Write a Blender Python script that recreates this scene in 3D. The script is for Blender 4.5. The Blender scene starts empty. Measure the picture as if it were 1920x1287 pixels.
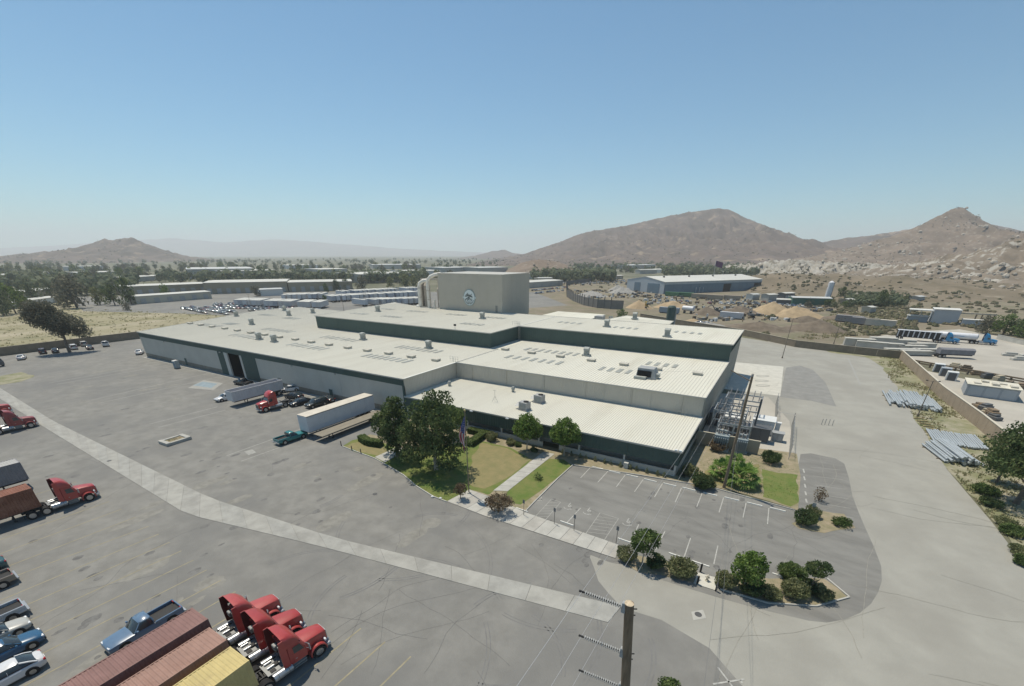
import bpy, math, random
from mathutils import Vector, noise as mnoise
R = math.radians
PI = math.pi
rng = random.Random(11)
scene = bpy.context.scene
COL = scene.collection

# ------------------------------------------------------------------ camera, sky, sun, exposure
CX, CY, CZ = 61.705, -61.628, 29.659
PITCH, YAW, FPX, PPY = 0.473, -0.536, 805.163, 643.5 + 245.9
cd = bpy.data.cameras.new('camera'); cam = bpy.data.objects.new('camera', cd); COL.objects.link(cam)
cam.location = (CX, CY, CZ); cam.rotation_euler = (PI/2 - PITCH, 0, -YAW)
cd.sensor_width = 36; cd.lens = 36*FPX/1920; cd.shift_y = 245.9/1920
cd.clip_start = 0.5; cd.clip_end = 60000
scene.camera = cam
SUN_EL, SUN_AZ = R(68), R(180 - 18.5)          # azimuth of the sun counted from +X
w = bpy.data.worlds.new('World'); scene.world = w; w.use_nodes = True
nt = w.node_tree; bg = nt.nodes['Background']
sky = nt.nodes.new('ShaderNodeTexSky'); sky.sky_type = 'NISHITA'; sky.sun_disc = False
sky.sun_elevation = SUN_EL; sky.sun_rotation = PI/2 - SUN_AZ
sky.altitude = 300; sky.air_density = 1.0; sky.dust_density = 0.1; sky.ozone_density = 2.5
tint = nt.nodes.new('ShaderNodeMix'); tint.data_type = 'RGBA'; tint.blend_type = 'MULTIPLY'; tint.inputs[0].default_value = 1.0; tint.inputs[7].default_value = (.60,.95,1.0,1)   # camera white balance
nt.links.new(sky.outputs[0], tint.inputs[6]); nt.links.new(tint.outputs[2], bg.inputs[0]); bg.inputs[1].default_value = 0.098
sd = bpy.data.lights.new('sun', 'SUN'); so = bpy.data.objects.new('sun', sd); COL.objects.link(so)
sd.energy = 4.3; sd.angle = R(0.53); sd.color = (1.0, 0.92, 0.775)
sv = Vector((math.cos(SUN_EL)*math.cos(SUN_AZ), math.cos(SUN_EL)*math.sin(SUN_AZ), math.sin(SUN_EL)))
so.rotation_euler = sv.to_track_quat('Z', 'Y').to_euler(); so.location = sv*300
scene.view_settings.view_transform = 'Standard'; scene.view_settings.look = 'None'
scene.view_settings.exposure = 0.1; scene.view_settings.gamma = 1.0

# ------------------------------------------------------------------ where a point of the survey lies
_F = Vector((math.sin(YAW)*math.cos(PITCH), math.cos(YAW)*math.cos(PITCH), -math.sin(PITCH)))
_R = Vector((math.cos(YAW), -math.sin(YAW), 0)); _U = _R.cross(_F); _C = Vector((CX, CY, CZ))
_H = Vector((math.sin(YAW), math.cos(YAW), 0))
def ray(px, py): return _F + _R*((px-960)/FPX) + _U*((PPY-py)/FPX)
def G(px, py, z=0.0):
    d = ray(px, py); t = (z-CZ)/d.z; p = _C + d*t; return (p.x, p.y)
def far(px, py, D):
    d = ray(px, py); t = D/d.dot(_H); return _C + d*t
def atY(px, py, Y):
    d = ray(px, py); return _C + d*((Y-CY)/d.y)
def atX(px, py, X):
    d = ray(px, py); return _C + d*((X-CX)/d.x)
def Z(reg, s):
    return lambda x, y: (reg[0]+x/s, reg[1]+y/s)

# ------------------------------------------------------------------ materials
MATS = {}
def mat(name, rgb, rough=0.8, metal=0.0, var=0.0, scale=1.0, bump=0.0, bscale=None, spec=0.3, rgb2=None, detail=4, coords='Object', stretch=None, fac=(0.35, 0.65), trans=0.0, second=None):
    if name in MATS: return MATS[name]
    m = bpy.data.materials.new(name); m.use_nodes = True; MATS[name] = m
    n = m.node_tree.nodes; l = m.node_tree.links; b = n['Principled BSDF']
    b.inputs['Base Color'].default_value = (*rgb, 1); b.inputs['Roughness'].default_value = rough
    b.inputs['Metallic'].default_value = metal; b.inputs['Specular IOR Level'].default_value = spec
    vec = None
    if var or rgb2 or bump:
        if coords == 'World':
            tc = n.new('ShaderNodeNewGeometry'); vec = tc.outputs['Position']
        else:
            tc = n.new('ShaderNodeTexCoord'); vec = tc.outputs['Object']
        if stretch:
            mp = n.new('ShaderNodeMapping'); mp.inputs['Scale'].default_value = stretch; l.new(vec, mp.inputs[0]); vec = mp.outputs[0]
    if var or rgb2:
        no = n.new('ShaderNodeTexNoise'); no.inputs['Scale'].default_value = scale; no.inputs['Detail'].default_value = detail
        no.inputs['Roughness'].default_value = 0.62
        l.new(vec, no.inputs['Vector'])
        cr = n.new('ShaderNodeMapRange'); cr.inputs[1].default_value = fac[0]; cr.inputs[2].default_value = fac[1]; l.new(no.outputs['Fac'], cr.inputs[0])
        mx = n.new('ShaderNodeMix'); mx.data_type = 'RGBA'
        c2 = rgb2 if rgb2 else tuple(c*(1+var) for c in rgb); c1 = rgb if rgb2 else tuple(c*(1-var) for c in rgb)
        mx.inputs[6].default_value = (*c1, 1); mx.inputs[7].default_value = (*c2, 1)
        l.new(cr.outputs[0], mx.inputs[0]); out = mx.outputs[2]
        if second:                                      # (rgb, scale, lo, hi, strength): a second layer of blotches
            n2 = n.new('ShaderNodeTexNoise'); n2.inputs['Scale'].default_value = second[1]; n2.inputs['Detail'].default_value = 5; n2.inputs['Roughness'].default_value = .6
            l.new(vec, n2.inputs['Vector'])
            c3 = n.new('ShaderNodeMapRange'); c3.inputs[1].default_value = second[2]; c3.inputs[2].default_value = second[3]; c3.inputs[4].default_value = second[4]
            l.new(n2.outputs['Fac'], c3.inputs[0])
            m2 = n.new('ShaderNodeMix'); m2.data_type = 'RGBA'; l.new(c3.outputs[0], m2.inputs[0]); l.new(out, m2.inputs[6])
            m2.inputs[7].default_value = (*second[0], 1); out = m2.outputs[2]
        l.new(out, b.inputs['Base Color'])
    if bump:
        nb = n.new('ShaderNodeTexNoise'); nb.inputs['Scale'].default_value = bscale or scale*6; nb.inputs['Detail'].default_value = 5
        l.new(vec, nb.inputs['Vector'])
        bm = n.new('ShaderNodeBump'); bm.inputs['Strength'].default_value = bump; bm.inputs['Distance'].default_value = 0.1
        l.new(nb.outputs['Fac'], bm.inputs['Height']); l.new(bm.outputs[0], b.inputs['Normal'])
    if trans:
        o = n['Material Output']; t = n.new('ShaderNodeBsdfTranslucent'); t.inputs[0].default_value = (*[c*1.3 for c in rgb], 1)
        ms = n.new('ShaderNodeMixShader'); ms.inputs[0].default_value = trans
        l.new(b.outputs[0], ms.inputs[1]); l.new(t.outputs[0], ms.inputs[2]); l.new(ms.outputs[0], o.inputs[0])
    return m

# ------------------------------------------------------------------ mesh builder
class MB:
    def __init__(s): s.v = []; s.f = []; s.m = []
    def add(s, vs, fs, m=0):
        o = len(s.v); s.v += [tuple(v) for v in vs]; s.f += [tuple(i+o for i in f) for f in fs]; s.m += [m]*len(fs); return s
    def box(s, x0, x1, y0, y1, z0, z1, m=0):
        return s.add([(x0,y0,z0),(x1,y0,z0),(x1,y1,z0),(x0,y1,z0),(x0,y0,z1),(x1,y0,z1),(x1,y1,z1),(x0,y1,z1)],
                     [(0,3,2,1),(4,5,6,7),(0,1,5,4),(1,2,6,5),(2,3,7,6),(3,0,4,7)], m)
    def bbox(s, x0, x1, y0, y1, z0, z1, b=0.03, m=0):           # box with chamfered edges
        pts = []
        for z, i in ((z0,b),(z0+b,0),(z1-b,0),(z1,b)):
            c = b
            pts.append([(x0+i+c,y0+i,z),(x1-i-c,y0+i,z),(x1-i,y0+i+c,z),(x1-i,y1-i-c,z),(x1-i-c,y1-i,z),(x0+i+c,y1-i,z),(x0+i,y1-i-c,z),(x0+i,y0+i+c,z)])
        return s.loft(pts, m)
    def loft(s, rings, m=0, caps=True, closed=True):
        n = len(rings[0]); o = len(s.v)
        for r in rings: s.v += [tuple(p) for p in r]
        k = n if closed else n-1
        for i in range(len(rings)-1):
            for j in range(k):
                a = o+i*n+j; b = o+i*n+(j+1)%n
                s.f.append((a, b, b+n, a+n)); s.m.append(m)
        if caps:
            s.f.append(tuple(o+j for j in reversed(range(n)))); s.m.append(m)
            e = o+(len(rings)-1)*n; s.f.append(tuple(e+j for j in range(n))); s.m.append(m)
        return s
    def cyl(s, p0, p1, r0, r1=None, n=10, m=0, caps=True):
        r1 = r0 if r1 is None else r1
        p0, p1 = Vector(p0), Vector(p1); d = (p1-p0).normalized()
        a = d.orthogonal().normalized(); b = d.cross(a)
        ring = lambda p, r: [p + a*(r*math.cos(2*PI*i/n)) + b*(r*math.sin(2*PI*i/n)) for i in range(n)]
        return s.loft([ring(p0, r0), ring(p1, r1)], m, caps)
    def tube(s, path, r, n=6, m=0, caps=True):
        P = [Vector(p) for p in path]; rings = []; a = None
        for i, p in enumerate(P):
            d = (P[min(i+1, len(P)-1)] - P[max(i-1, 0)]).normalized()
            a = d.orthogonal().normalized() if a is None else (a - d*a.dot(d)).normalized()
            b = d.cross(a); rr = r[i] if isinstance(r, (list, tuple)) else r
            rings.append([p + a*(rr*math.cos(2*PI*k/n)) + b*(rr*math.sin(2*PI*k/n)) for k in range(n)])
        return s.loft(rings, m, caps)
    def bar(s, p0, p1, w, h=None, m=0):                          # square bar
        h = h or w; p0, p1 = Vector(p0), Vector(p1); d = (p1-p0).normalized()
        up = Vector((0,0,1)) if abs(d.z) < .95 else Vector((0,1,0))
        a = d.cross(up).normalized()*(w/2); b = a.cross(d).normalized()*(h/2)
        q = [(-1,-1),(1,-1),(1,1),(-1,1)]
        return s.loft([[p + a*i + b*j for i, j in q] for p in (p0, p1)], m)
    def prism(s, poly, z0, z1, m=0, mt=None):
        n = len(poly); o = len(s.v)
        s.v += [(p[0], p[1], z0) for p in poly] + [(p[0], p[1], z1) for p in poly]
        for j in range(n): s.f.append((o+j, o+(j+1)%n, o+n+(j+1)%n, o+n+j)); s.m.append(m)
        s.f.append(tuple(o+n+j for j in range(n))); s.m.append(m if mt is None else mt)
        s.f.append(tuple(o+j for j in reversed(range(n)))); s.m.append(m)
        return s
    def profile(s, pts, axis_pts, m=0):                          # extrude a (y,z) outline along x between two x values
        return s.loft([[(x, y, z) for y, z in pts] for x in axis_pts], m)
    def face(s, pts, m=0): return s.add(pts, [tuple(range(len(pts)))], m)
    def mesh(s, name, mats, smooth=None):
        me = bpy.data.meshes.new(name); me.from_pydata(s.v, [], s.f)
        for mm in (mats if isinstance(mats, (list, tuple)) else [mats]): me.materials.append(mm)
        me.polygons.foreach_set('material_index', s.m)
        if smooth is not None:
            me.polygons.foreach_set('use_smooth', [True]*len(me.polygons)); me.set_sharp_from_angle(angle=R(smooth))
        me.update(); return me
    def build(s, name, mats, parent=None, smooth=None, loc=None, rz=None):
        return put(name, s.mesh(name, mats, smooth), parent, loc, rz)
def put(name, me, parent=None, loc=None, rz=None):
    o = bpy.data.objects.new(name, me); COL.objects.link(o); o.parent = parent
    if loc is not None: o.location = loc
    if rz is not None: o.rotation_euler = (0, 0, rz)
    return o
def tag(o, label=None, cat=None, group=None, kind=None):
    if label: o['label'] = label
    if cat: o['category'] = cat
    if group: o['group'] = group
    if kind: o['kind'] = kind
    return o
def thing(name, label, cat, loc=(0,0,0), rz=0, group=None):
    o = bpy.data.objects.new(name, None); COL.objects.link(o); o.location = loc; o.rotation_euler = (0,0,rz)
    o.empty_display_size = 0.3
    return tag(o, label, cat, group)
KIDS = {}
def copy_tree(o, parent=None):
    c = o.copy(); COL.objects.link(c); c.parent = parent
    for ch in o.children: copy_tree(ch, c)
    return c
def struct(name, mb, m, smooth=None, parent=None):
    o = mb.build(name, m, parent, smooth)
    if parent is None: o['kind'] = 'structure'
    return o
def sm(pts, k=4):                                                # smooth closed outline
    n = len(pts); out = []
    for i in range(n):
        p0, p1, p2, p3 = [Vector(pts[(i+j-1) % n]) for j in range(4)]
        for t in range(k):
            t /= k
            out.append(tuple(0.5*((2*p1) + (p2-p0)*t + (2*p0-5*p1+4*p2-p3)*t*t + (3*p1-p0-3*p2+p3)*t**3)))
    return out
def wob(pts, a, step=1.0, seed=0):                               # uneven outline
    r = random.Random(seed); out = []; n = len(pts)
    for i in range(n):
        p, q = Vector(pts[i]), Vector(pts[(i+1) % n]); k = max(1, int((q-p).length/step))
        for t in range(k):
            c = p.lerp(q, t/k); out.append((c.x + r.uniform(-a, a), c.y + r.uniform(-a, a)))
    return out
def sheet(name, pts, z, m, kind='structure', parent=None, tri=True):
    from mathutils.geometry import tessellate_polygon
    V = [Vector((p[0], p[1], z)) for p in pts]
    mb = MB(); tris = tessellate_polygon([V])
    fs = []
    for t in tris:
        a, b, c = (V[i] for i in t)
        fs.append(t if (b-a).cross(c-a).z > 0 else (t[0], t[2], t[1]))
    mb.add(V, fs)
    o = mb.build(name, m, parent)
    if parent is None: o['kind'] = kind
    return o
ORD = ['first','second','third','fourth','fifth','sixth','seventh','eighth','ninth','tenth','eleventh','twelfth','thirteenth','fourteenth','fifteenth','sixteenth','seventeenth','eighteenth','nineteenth','twentieth']+['%d-th' % k for k in range(21,60)]
def P(*pp, z=0.0): return [G(x, y, z) for x, y in pp]

# ------------------------------------------------------------------ surface colours
mA = mat('asphalt_yard', (.212,.206,.188), .95, var=.12, scale=.42, coords='World', bump=.25, bscale=9, second=((.165,.163,.155), .05, .44, .64, .85))
mAlot = mat('asphalt_lot', (.190,.186,.172), .95, var=.12, scale=.35, coords='World', bump=.25, bscale=9, second=((.26,.255,.235), .09, .5, .7, .6), stretch=(.6,1.6,1))
mAold = mat('asphalt_weathered', (.308,.300,.266), .95, var=.07, scale=.22, coords='World', bump=.2, bscale=8, second=((.265,.255,.225), .07, .46, .66, .85))
mApatch = mat('asphalt_patch', (.232,.229,.215), .95, var=.10, scale=.5, coords='World', bump=.2, bscale=9)
mC = mat('concrete', (.40,.39,.355), .9, var=.10, scale=.6, coords='World', bump=.15, bscale=12)
mCold = mat('concrete_worn', (.315,.31,.285), .9, var=.14, scale=.5, coords='World', bump=.15, bscale=12)
mCwhite = mat('concrete_pale', (.50,.485,.43), .9, var=.08, scale=.6, coords='World', bump=.1, bscale=12)
mDirt = mat('dry_earth', (.245,.205,.15), .97, rgb2=(.165,.142,.10), scale=.05, coords='World', detail=8, bump=.5, bscale=1.5, second=((.155,.15,.085), .11, .48, .62, .8))
mFar = mat('valley_floor', (.165,.155,.105), .97, rgb2=(.088,.096,.055), scale=.012, coords='World', detail=8, second=((.33,.31,.26), .03, .55, .65, .6))
mField = mat('dry_field', (.225,.205,.11), .97, rgb2=(.36,.315,.225), scale=.045, coords='World', detail=8, stretch=(1.0,.35,1), bump=.4, bscale=2, second=((.13,.135,.065), .2, .52, .66, .7))
mWeed = mat('weedy_verge', (.33,.30,.225), .97, rgb2=(.16,.17,.075), scale=.28, coords='World', detail=8, bump=.6, bscale=4)
mLawn = mat('lawn', (.105,.155,.034), .95, rgb2=(.175,.18,.06), scale=.5, coords='World', detail=6, bump=.6, bscale=14)
mDry = mat('lawn_dry', (.255,.215,.105), .95, rgb2=(.20,.185,.085), scale=.7, coords='World', detail=6, bump=.6, bscale=14)
mBed = mat('planting_bed', (.32,.265,.185), .97, rgb2=(.22,.20,.12), scale=.8, coords='World', bump=.6, bscale=8)
mYardR = mat('gravel_yard', (.41,.385,.335), .95, var=.10, scale=.08, coords='World', bump=.2, bscale=6, second=((.33,.31,.27), .03, .5, .65, .7))
mSoilD = mat('dark_soil', (.16,.13,.098), .97, var=.2, scale=.4, coords='World', bump=.5, bscale=3)
mSoilT = mat('tan_soil', (.37,.28,.175), .97, var=.15, scale=.3, coords='World', bump=.5, bscale=3)
mWhiteP = mat('white_paint', (.385,.38,.35), .8, var=.2, scale=3, coords='World')
mFadeP = mat('faded_white_paint', (.31,.305,.28), .9, var=.10, scale=2, coords='World')
mYelP = mat('faded_yellow_paint', (.275,.245,.165), .9, var=.14, scale=1.2, coords='World')
mBluP = mat('faded_blue_paint', (.235,.29,.32), .9, var=.12, scale=1, coords='World')
mScuff = mat('tyre_scuff', (.172,.170,.164), .95, var=.12, scale=1.2, coords='World')

# ------------------------------------------------------------------ ground sheets
gsz = 20000
struct('ground', MB().face([(-gsz,-gsz,-.02),(gsz,-gsz,-.02),(gsz,gsz,-.02),(-gsz,gsz,-.02)]), mFar)
sheet('dry_field', wob([(-700,-220),(-158,-220),(-156.5,60),(-156,150),(-240,120),(-560,40)], 2, 15, 3), .01, mField)
sheet('dirt_lot', wob([(-150,85),(-60,155),(20,172),(60,140),(102,128),(150,185),(260,330),(150,560),(-40,640),(-190,520),(-220,300)], 3, 20, 5), .012, mDirt)
sheet('service_road', wob([(-150,60),(-120,75),(70,80),(101,60),(101,118),(60,133),(15,160),(-60,150),(-150,95)], .3, 10, 4), .016, mAold)
yard = sheet('asphalt_yard', [(-155,-200),(140,-200),(140,-30),(60,-8),(0,0),(-113,0),(-137,54),(-136,80),(-154,75)], .02, mA)
sheet('truck_lot_pavement', [(-420,70),(-290,40),(-235,62),(-150,84),(-90,160),(-60,215),(-130,300),(-330,190)], .03, mA)
# weathered pale road on the right, running round the building
sheet('access_road', sm(P((1100,1062),(1250,1100),(1400,1134),(1560,1172)), 1)[:0] + P((1350,800),(1440,640),(1385,628),(1500,651),(1625,672),(1690,720),(1735,790),(1775,880),(1860,980),(1925,1065),(2100,1300),(1900,1500),(1500,1500),(1392,1287),(1330,1216),(1240,1163),(1166,1140),(1140,1112),(1122,1090),(1114,1066),(1104,1040),(1146,1056),(1180,1062),(1300,1085),(1400,1070),(1500,960),(1480,860),(1420,840)), .024, mAold)
lot = sheet('parking_lot', sm(P((1072,874),(1200,893),(1330,915),(1415,935),(1488,956),(1497,945),(1499,900),(1501,852),(1545,856),(1583,870),(1598,930),(1622,990),(1652,1062),(1646,1112),(1612,1150),(1550,1168),(1480,1156),(1400,1136),(1300,1107),(1190,1070),(1150,1046),(1060,1012),(984,962),(1000,930),(1046,898)), 2), .028, mAlot)
sheet('asphalt_patch', P((1474,690),(1500,686),(1524,694),(1548,718),(1568,763),(1520,752),(1462,745)), .032, mApatch)
pad = sheet('concrete_pad', P((1372,679),(1469,688),(1463,743),(1358,730)), .034, mCwhite)
sheet('weedy_verge', wob(P((1500,645),(1690,664),(1780,735),(1870,812),(1960,860),(2050,980),(2100,1200),(1925,1062),(1868,985),(1800,905),(1772,870),(1725,800),(1690,740),(1655,690),(1624,670),(1560,662)), .35, 3, 6), .036, mWeed)
sheet('storage_yard', P((1710,690),(1850,720),(2100,770),(2300,900),(2000,880),(1880,812)), .03, mYardR)
sheet('truck_depot_yard', P((1570,648),(1640,632),(1700,622),(1800,618),(1925,640),(2200,690),(2200,790),(1925,722),(1700,672)), .03, mYardR)
# planted ground before the offices
sheet('planting_bed', P((641,838),(694,815),(760,828))+[(0.5,0.5),(53.2,.5)]+P((1330,914),(1180,888),(1075,872),(1046,897),(984,958),(910,968),(838,941),(780,912),(756,892),(704,861)), .040, mBed)
sheet('right_garden', sm(P((1283,903),(1312,818),(1370,828),(1426,838),(1494,852),(1497,945),(1484,953),(1400,928),(1335,913)),2), .044, mBed)
sheet('lawn', sm(P((737,880),(700,858),(642,838),(690,820),(745,842),(800,840),(905,828),(996,862),(928,918),(914,928),(880,919),(839,940),(812,931),(780,911),(757,891)), 2), .048, mLawn)
sheet('dry_lawn', wob(P((884,914),(878,890),(885,860),(904,831),(950,842),(994,863),(972,880),(950,898),(925,908),(905,917)), .25, 1, 2), .052, mDry)
sheet('dry_lawn', wob(P((646,838),(690,822),(730,845),(705,856)), .3, .8, 4), .053, mDry)
sheet('lawn', sm(P((952,922),(1030,861),(1072,873),(1044,897),(976,947),(956,934)),2), .048, mLawn)
sheet('lawn', wob(P((1430,880),(1462,888),(1494,890),(1496,944),(1482,950),(1430,932)), .2, 1, 4), .050, mLawn)
sheet('dry_lawn', wob(P((1300,905),(1330,880),(1425,870),(1430,925),(1400,924),(1340,908)), .3, 1, 9), .051, mDry)
sheet('planting_bed', wob(P((1155,1048),(1180,1040),(1280,1058),(1305,1068),(1300,1092),(1200,1073)), .15, 1, 2), .046, mBed)
sheet('planting_bed', wob(P((1342,1075),(1440,1085),(1545,1085),(1590,1120),(1570,1128),(1530,1136),(1440,1130),(1350,1105)), .12, 1, 3), .046, mBed)
sheet('planting_bed', wob(P((1485,982),(1530,958),(1582,965),(1602,990),(1545,1000),(1500,992)), .12, 1, 7), .046, mBed)
sheet('planting_bed', wob(P((0,706),(40,698),(67,706),(40,716),(0,722),(-60,735),(-80,715)), .3, 2, 7), .046, mWeed)

# ------------------------------------------------------------------ slabs of concrete: gutter strip, pavements, paths
def slabs(name, left, right, n, z, m, gap=.045, th=.03, names='slab'):
    base = MB(); L = [Vector(p) for p in left]; Rr = [Vector(p) for p in right]
    root = sheet(name, [tuple(p) for p in L] + [tuple(p) for p in reversed(Rr)], z, MATS['asphalt_lot'])
    def along(Q, t):
        ln = [(Q[i+1]-Q[i]).length for i in range(len(Q)-1)]; d = t*sum(ln)
        for i, s in enumerate(ln):
            if d <= s or i == len(ln)-1: return Q[i].lerp(Q[i+1], d/s)
            d -= s
    for i in range(n):
        a, b = i/n, (i+1)/n; ln = (along(L,b)-along(L,a)).length; e = min(.3, gap/ln)/n*.5
        q = [along(L,a+e), along(Rr,a+e), along(Rr,b-e), along(L,b-e)]
        c = sum(q, Vector((0,0)))/4
        mb = MB().prism([(p.x-c.x, p.y-c.y) for p in q], 0, th + (i*37 % 5)*.0015)
        mb.build('slab', m if isinstance(m, bpy.types.Material) else m[(i*7+i//3) % len(m)], root, loc=(c.x, c.y, z))
    return root
slabs('gutter_strip', P((-150,640),(0,728),(100,790),(395,935),(630,1010),(1165,1138)), P((-150,660),(0,748),(85,803),(350,965),(600,1025),(1140,1168)), 62, .030, [mCold, mat('concrete_worn_dark',(.305,.298,.272),.9,var=.14,scale=.5,coords='World'), mat('concrete_worn_pale',(.328,.32,.29),.9,var=.12,scale=.5,coords='World')])
slabs('sidewalk', P((838,941),(910,969),(960,985),(1154,1048)), P((880,919),(935,938),(985,962),(1166,1025)), 14, .056, [mC, mat('concrete_b',(.37,.355,.32),.9,var=.12,scale=.6,coords='World')])
slabs('garden_path', P((925,921),(1019,848)), P((952,922),(1040,852)), 9, .056, mC)
slabs('garden_path', P((703,858),(748,838)), P((722,868),(762,845)), 4, .056, mC)
slabs('dock_apron', [(-113,-.2),(-60,-.2),(-2,-.2)], [(-113,-1.7),(-60,-1.7),(-2,-1.7)], 19, .03, mCold)
slabs('hydrant_pad', P((1308,1075),(1346,1085)), P((1300,1095),(1340,1108)), 1, .06, mCwhite, gap=.001)
# kerb round the lot island
def kerb(name, pts, w=.15, h=.13, m=None):
    mb = MB()
    for i in range(len(pts)-1): mb.bar((*pts[i], h/2+.02), (*pts[i+1], h/2+.02), w, h)
    o = mb.build(name, m or mC); o['kind'] = 'structure'; return o
kerb('kerb', P((642,838),(704,861),(737,880),(757,892),(780,912),(812,932),(838,942)))
kerb('kerb', P((984,961),(1000,944),(1046,898),(1074,873),(1200,892),(1330,914),(1488,957)))
kerb('kerb', P((1350,1106),(1440,1132),(1530,1138),(1592,1121),(1550,1086)))

# ------------------------------------------------------------------ painted markings: each line a part of the surface it is on
def line(pa, pb, w, m, parent, z=.034, name='painted_line'):
    a, b = Vector(pa), Vector(pb); d = (b-a).normalized(); s = Vector((-d.y, d.x))*(w/2); c = (a+b)/2
    q = [a-s-c, b-s-c, b+s-c, a+s-c]
    return MB().face([(p.x, p.y, 0) for p in q]).build(name, m, parent, loc=(c.x, c.y, z))
zl, z2 = Z((0,680),4.0225), Z((0,980),4.1925)
z4, zp = Z((380,690),5.333), Z((960,860),3.5556)
for a, b in (((690,285),(1560,85)),((740,310),(1600,120)),((370,155),(1200,10)),((430,165),(1270,20)),((1130,465),(1640,335)),((1195,490),(1700,360))):
    line(G(*zl(*a)), G(*zl(*b)), .22, mFadeP, yard, .026)
for a, b in (((240,880),(1020,600)),((385,935),(790,790))): line(G(*z4(*a)), G(*z4(*b)), .2, mFadeP, yard, .026)
for i in range(14):
    x = .3 + i*2.95
    if i < 9: line((x-1.2*(i < 1), -64), (x+.7, -46.6-.15*i), .14, mYelP, yard, .026)
    elif i > 10: line((x+2.5,-64), (x+3.2,-44.6), .14, mYelP, yard, .026)
for x in (-3.4,-7.2,-11,-18,-22): line((x,-70), (x+.6,-46.5), .14, mYelP, yard, .026)
line(P((440,715),(440,715))[0], P((520,700),(520,700))[0], .01, mFadeP, yard, .026)
sheet('painted_panel', P((362,723),(380,716),(408,720),(396,728)), .027, mBluP, parent=yard)
sheet('painted_panel', P((352,728),(382,713),(418,719),(400,732)), .0265, mFadeP, parent=yard)
sheet('asphalt_repair', P((458,847),(473,843),(481,849),(466,854)), .0265, mFadeP, parent=yard)
# front row: line and concrete wheel stop for each stall
mStop = mat('wheel_stop_concrete', (.66,.65,.60), .85, var=.08, scale=2)
mesh_stop = MB().profile([(-.09,0),(.09,0),(.07,.11),(-.07,.11)], (-.9,.9)).mesh('wheel_stop', mStop)
pk = [(527,57),(640,85),(755,110),(875,140),(1003,168),(1130,197),(1268,230),(1410,262),(1560,297),(1712,332)]
pe = [(457,130),(572,160),(694,192),(817,222),(950,258),(1088,292),(1232,322),(1380,360),(1540,395),(1703,437)]
for i, (a, b) in enumerate(zip(pk, pe)):
    p, q = G(*zp(*a)), G(*zp(*b)); line(p, q, .11, mWhiteP, lot, .033)
    o = put('wheel_stop', mesh_stop, None, (p[0]+1.0, p[1]+.1, .03))
    tag(o, 'white concrete wheel stop in parking row nearest the offices, %s from the left' % ['first','second','third','fourth','fifth','sixth','seventh','eighth','ninth','tenth'][i], 'wheel stop', 'wheel stops in the office row')
for k, (a, t) in enumerate((((65,345),'beside the end of the lawn'),((365,435),'between the sign posts'),((755,552),'left of the round-crowned lot tree'),((1100,652),'behind the olive shrub row'),((1255,705),'at the hydrant pad'),((1800,790),'right of the bright green lot tree'))):
    p = G(*zp(*a)); o = put('wheel_stop', mesh_stop, None, (p[0], p[1], .03), R(-3)); tag(o, 'white concrete wheel stop '+t, 'wheel stop', 'wheel stops in the front row')
for a, b in (((1020,485),(958,610)),((1190,532),(1145,665)),((1372,582),(1345,705)),((458,330),(365,430)),((845,440),(790,560))):
    line(G(*zp(*a)), G(*zp(*b)), .11, mWhiteP, lot, .033)
def hatch(c):                                                     # striped access aisle
    a, b, d, e = [Vector(G(*zp(*p))) for p in c]
    for p, q in ((a,b),(b,d),(d,e)): line(p, q, .09, mFadeP, lot, .033)
    for k in range(1, 7):
        t = k/7; line(a.lerp(b, max(0, t-.05)), e.lerp(d, min(1, t+.1)), .07, mFadeP, lot, .0335)
hatch(((140,405),(262,272),(325,292),(215,420))); hatch(((490,505),(588,362),(710,402),(615,545)))
def wheelchair(c, s=.55):
    x, y = G(*zp(*c)); 
    pts = [(.9*math.cos(t), .9*math.sin(t)) for t in [R(200+i*22) for i in range(11)]]
    for i in range(10): line((x+pts[i][0]*s, y+pts[i][1]*s-.2), (x+pts[i+1][0]*s, y+pts[i+1][1]*s-.2), .1, mWhiteP, lot, .0345)
    for p, q in (((-.2,1.5),(-.15,.1)),((-.15,.1),(.75,.1)),((.75,.1),(1.1,-.9)),((-.18,.75),(.5,.7)),((-.3,1.75),(-.05,1.75))):
        line((x+p[0]*s, y+p[1]*s), (x+q[0]*s, y+q[1]*s), .12, mWhiteP, lot, .0345)
for c in ((180,265),(375,322),(505,355),(768,428)): wheelchair(c)
for i in range(8):                                                # side bays east of the garden
    a = (1506+i*1.2, 880+i*14); line(G(*a), G(a[0]+2, a[1]+7), .2, mWhiteP, lot, .033)
    if i < 6: line(G(1520+i*4, 876+i*17), G(1575+i*5, 882+i*18), .09, mFadeP, lot, .033)
xm = Z((980,1040),3.84)
road = bpy.data.objects['access_road']
for a, b in (((1405,815),(1500,940)),((1370,935),(1595,900)),((1500,940),(1540,1000)),((1570,905),(1578,930))): line(G(*xm(*a)), G(*xm(*b)), .14, mWhiteP, road, .040)
line(G(1590,672), G(1613,722), .45, mFadeP, road, .030)
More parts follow.
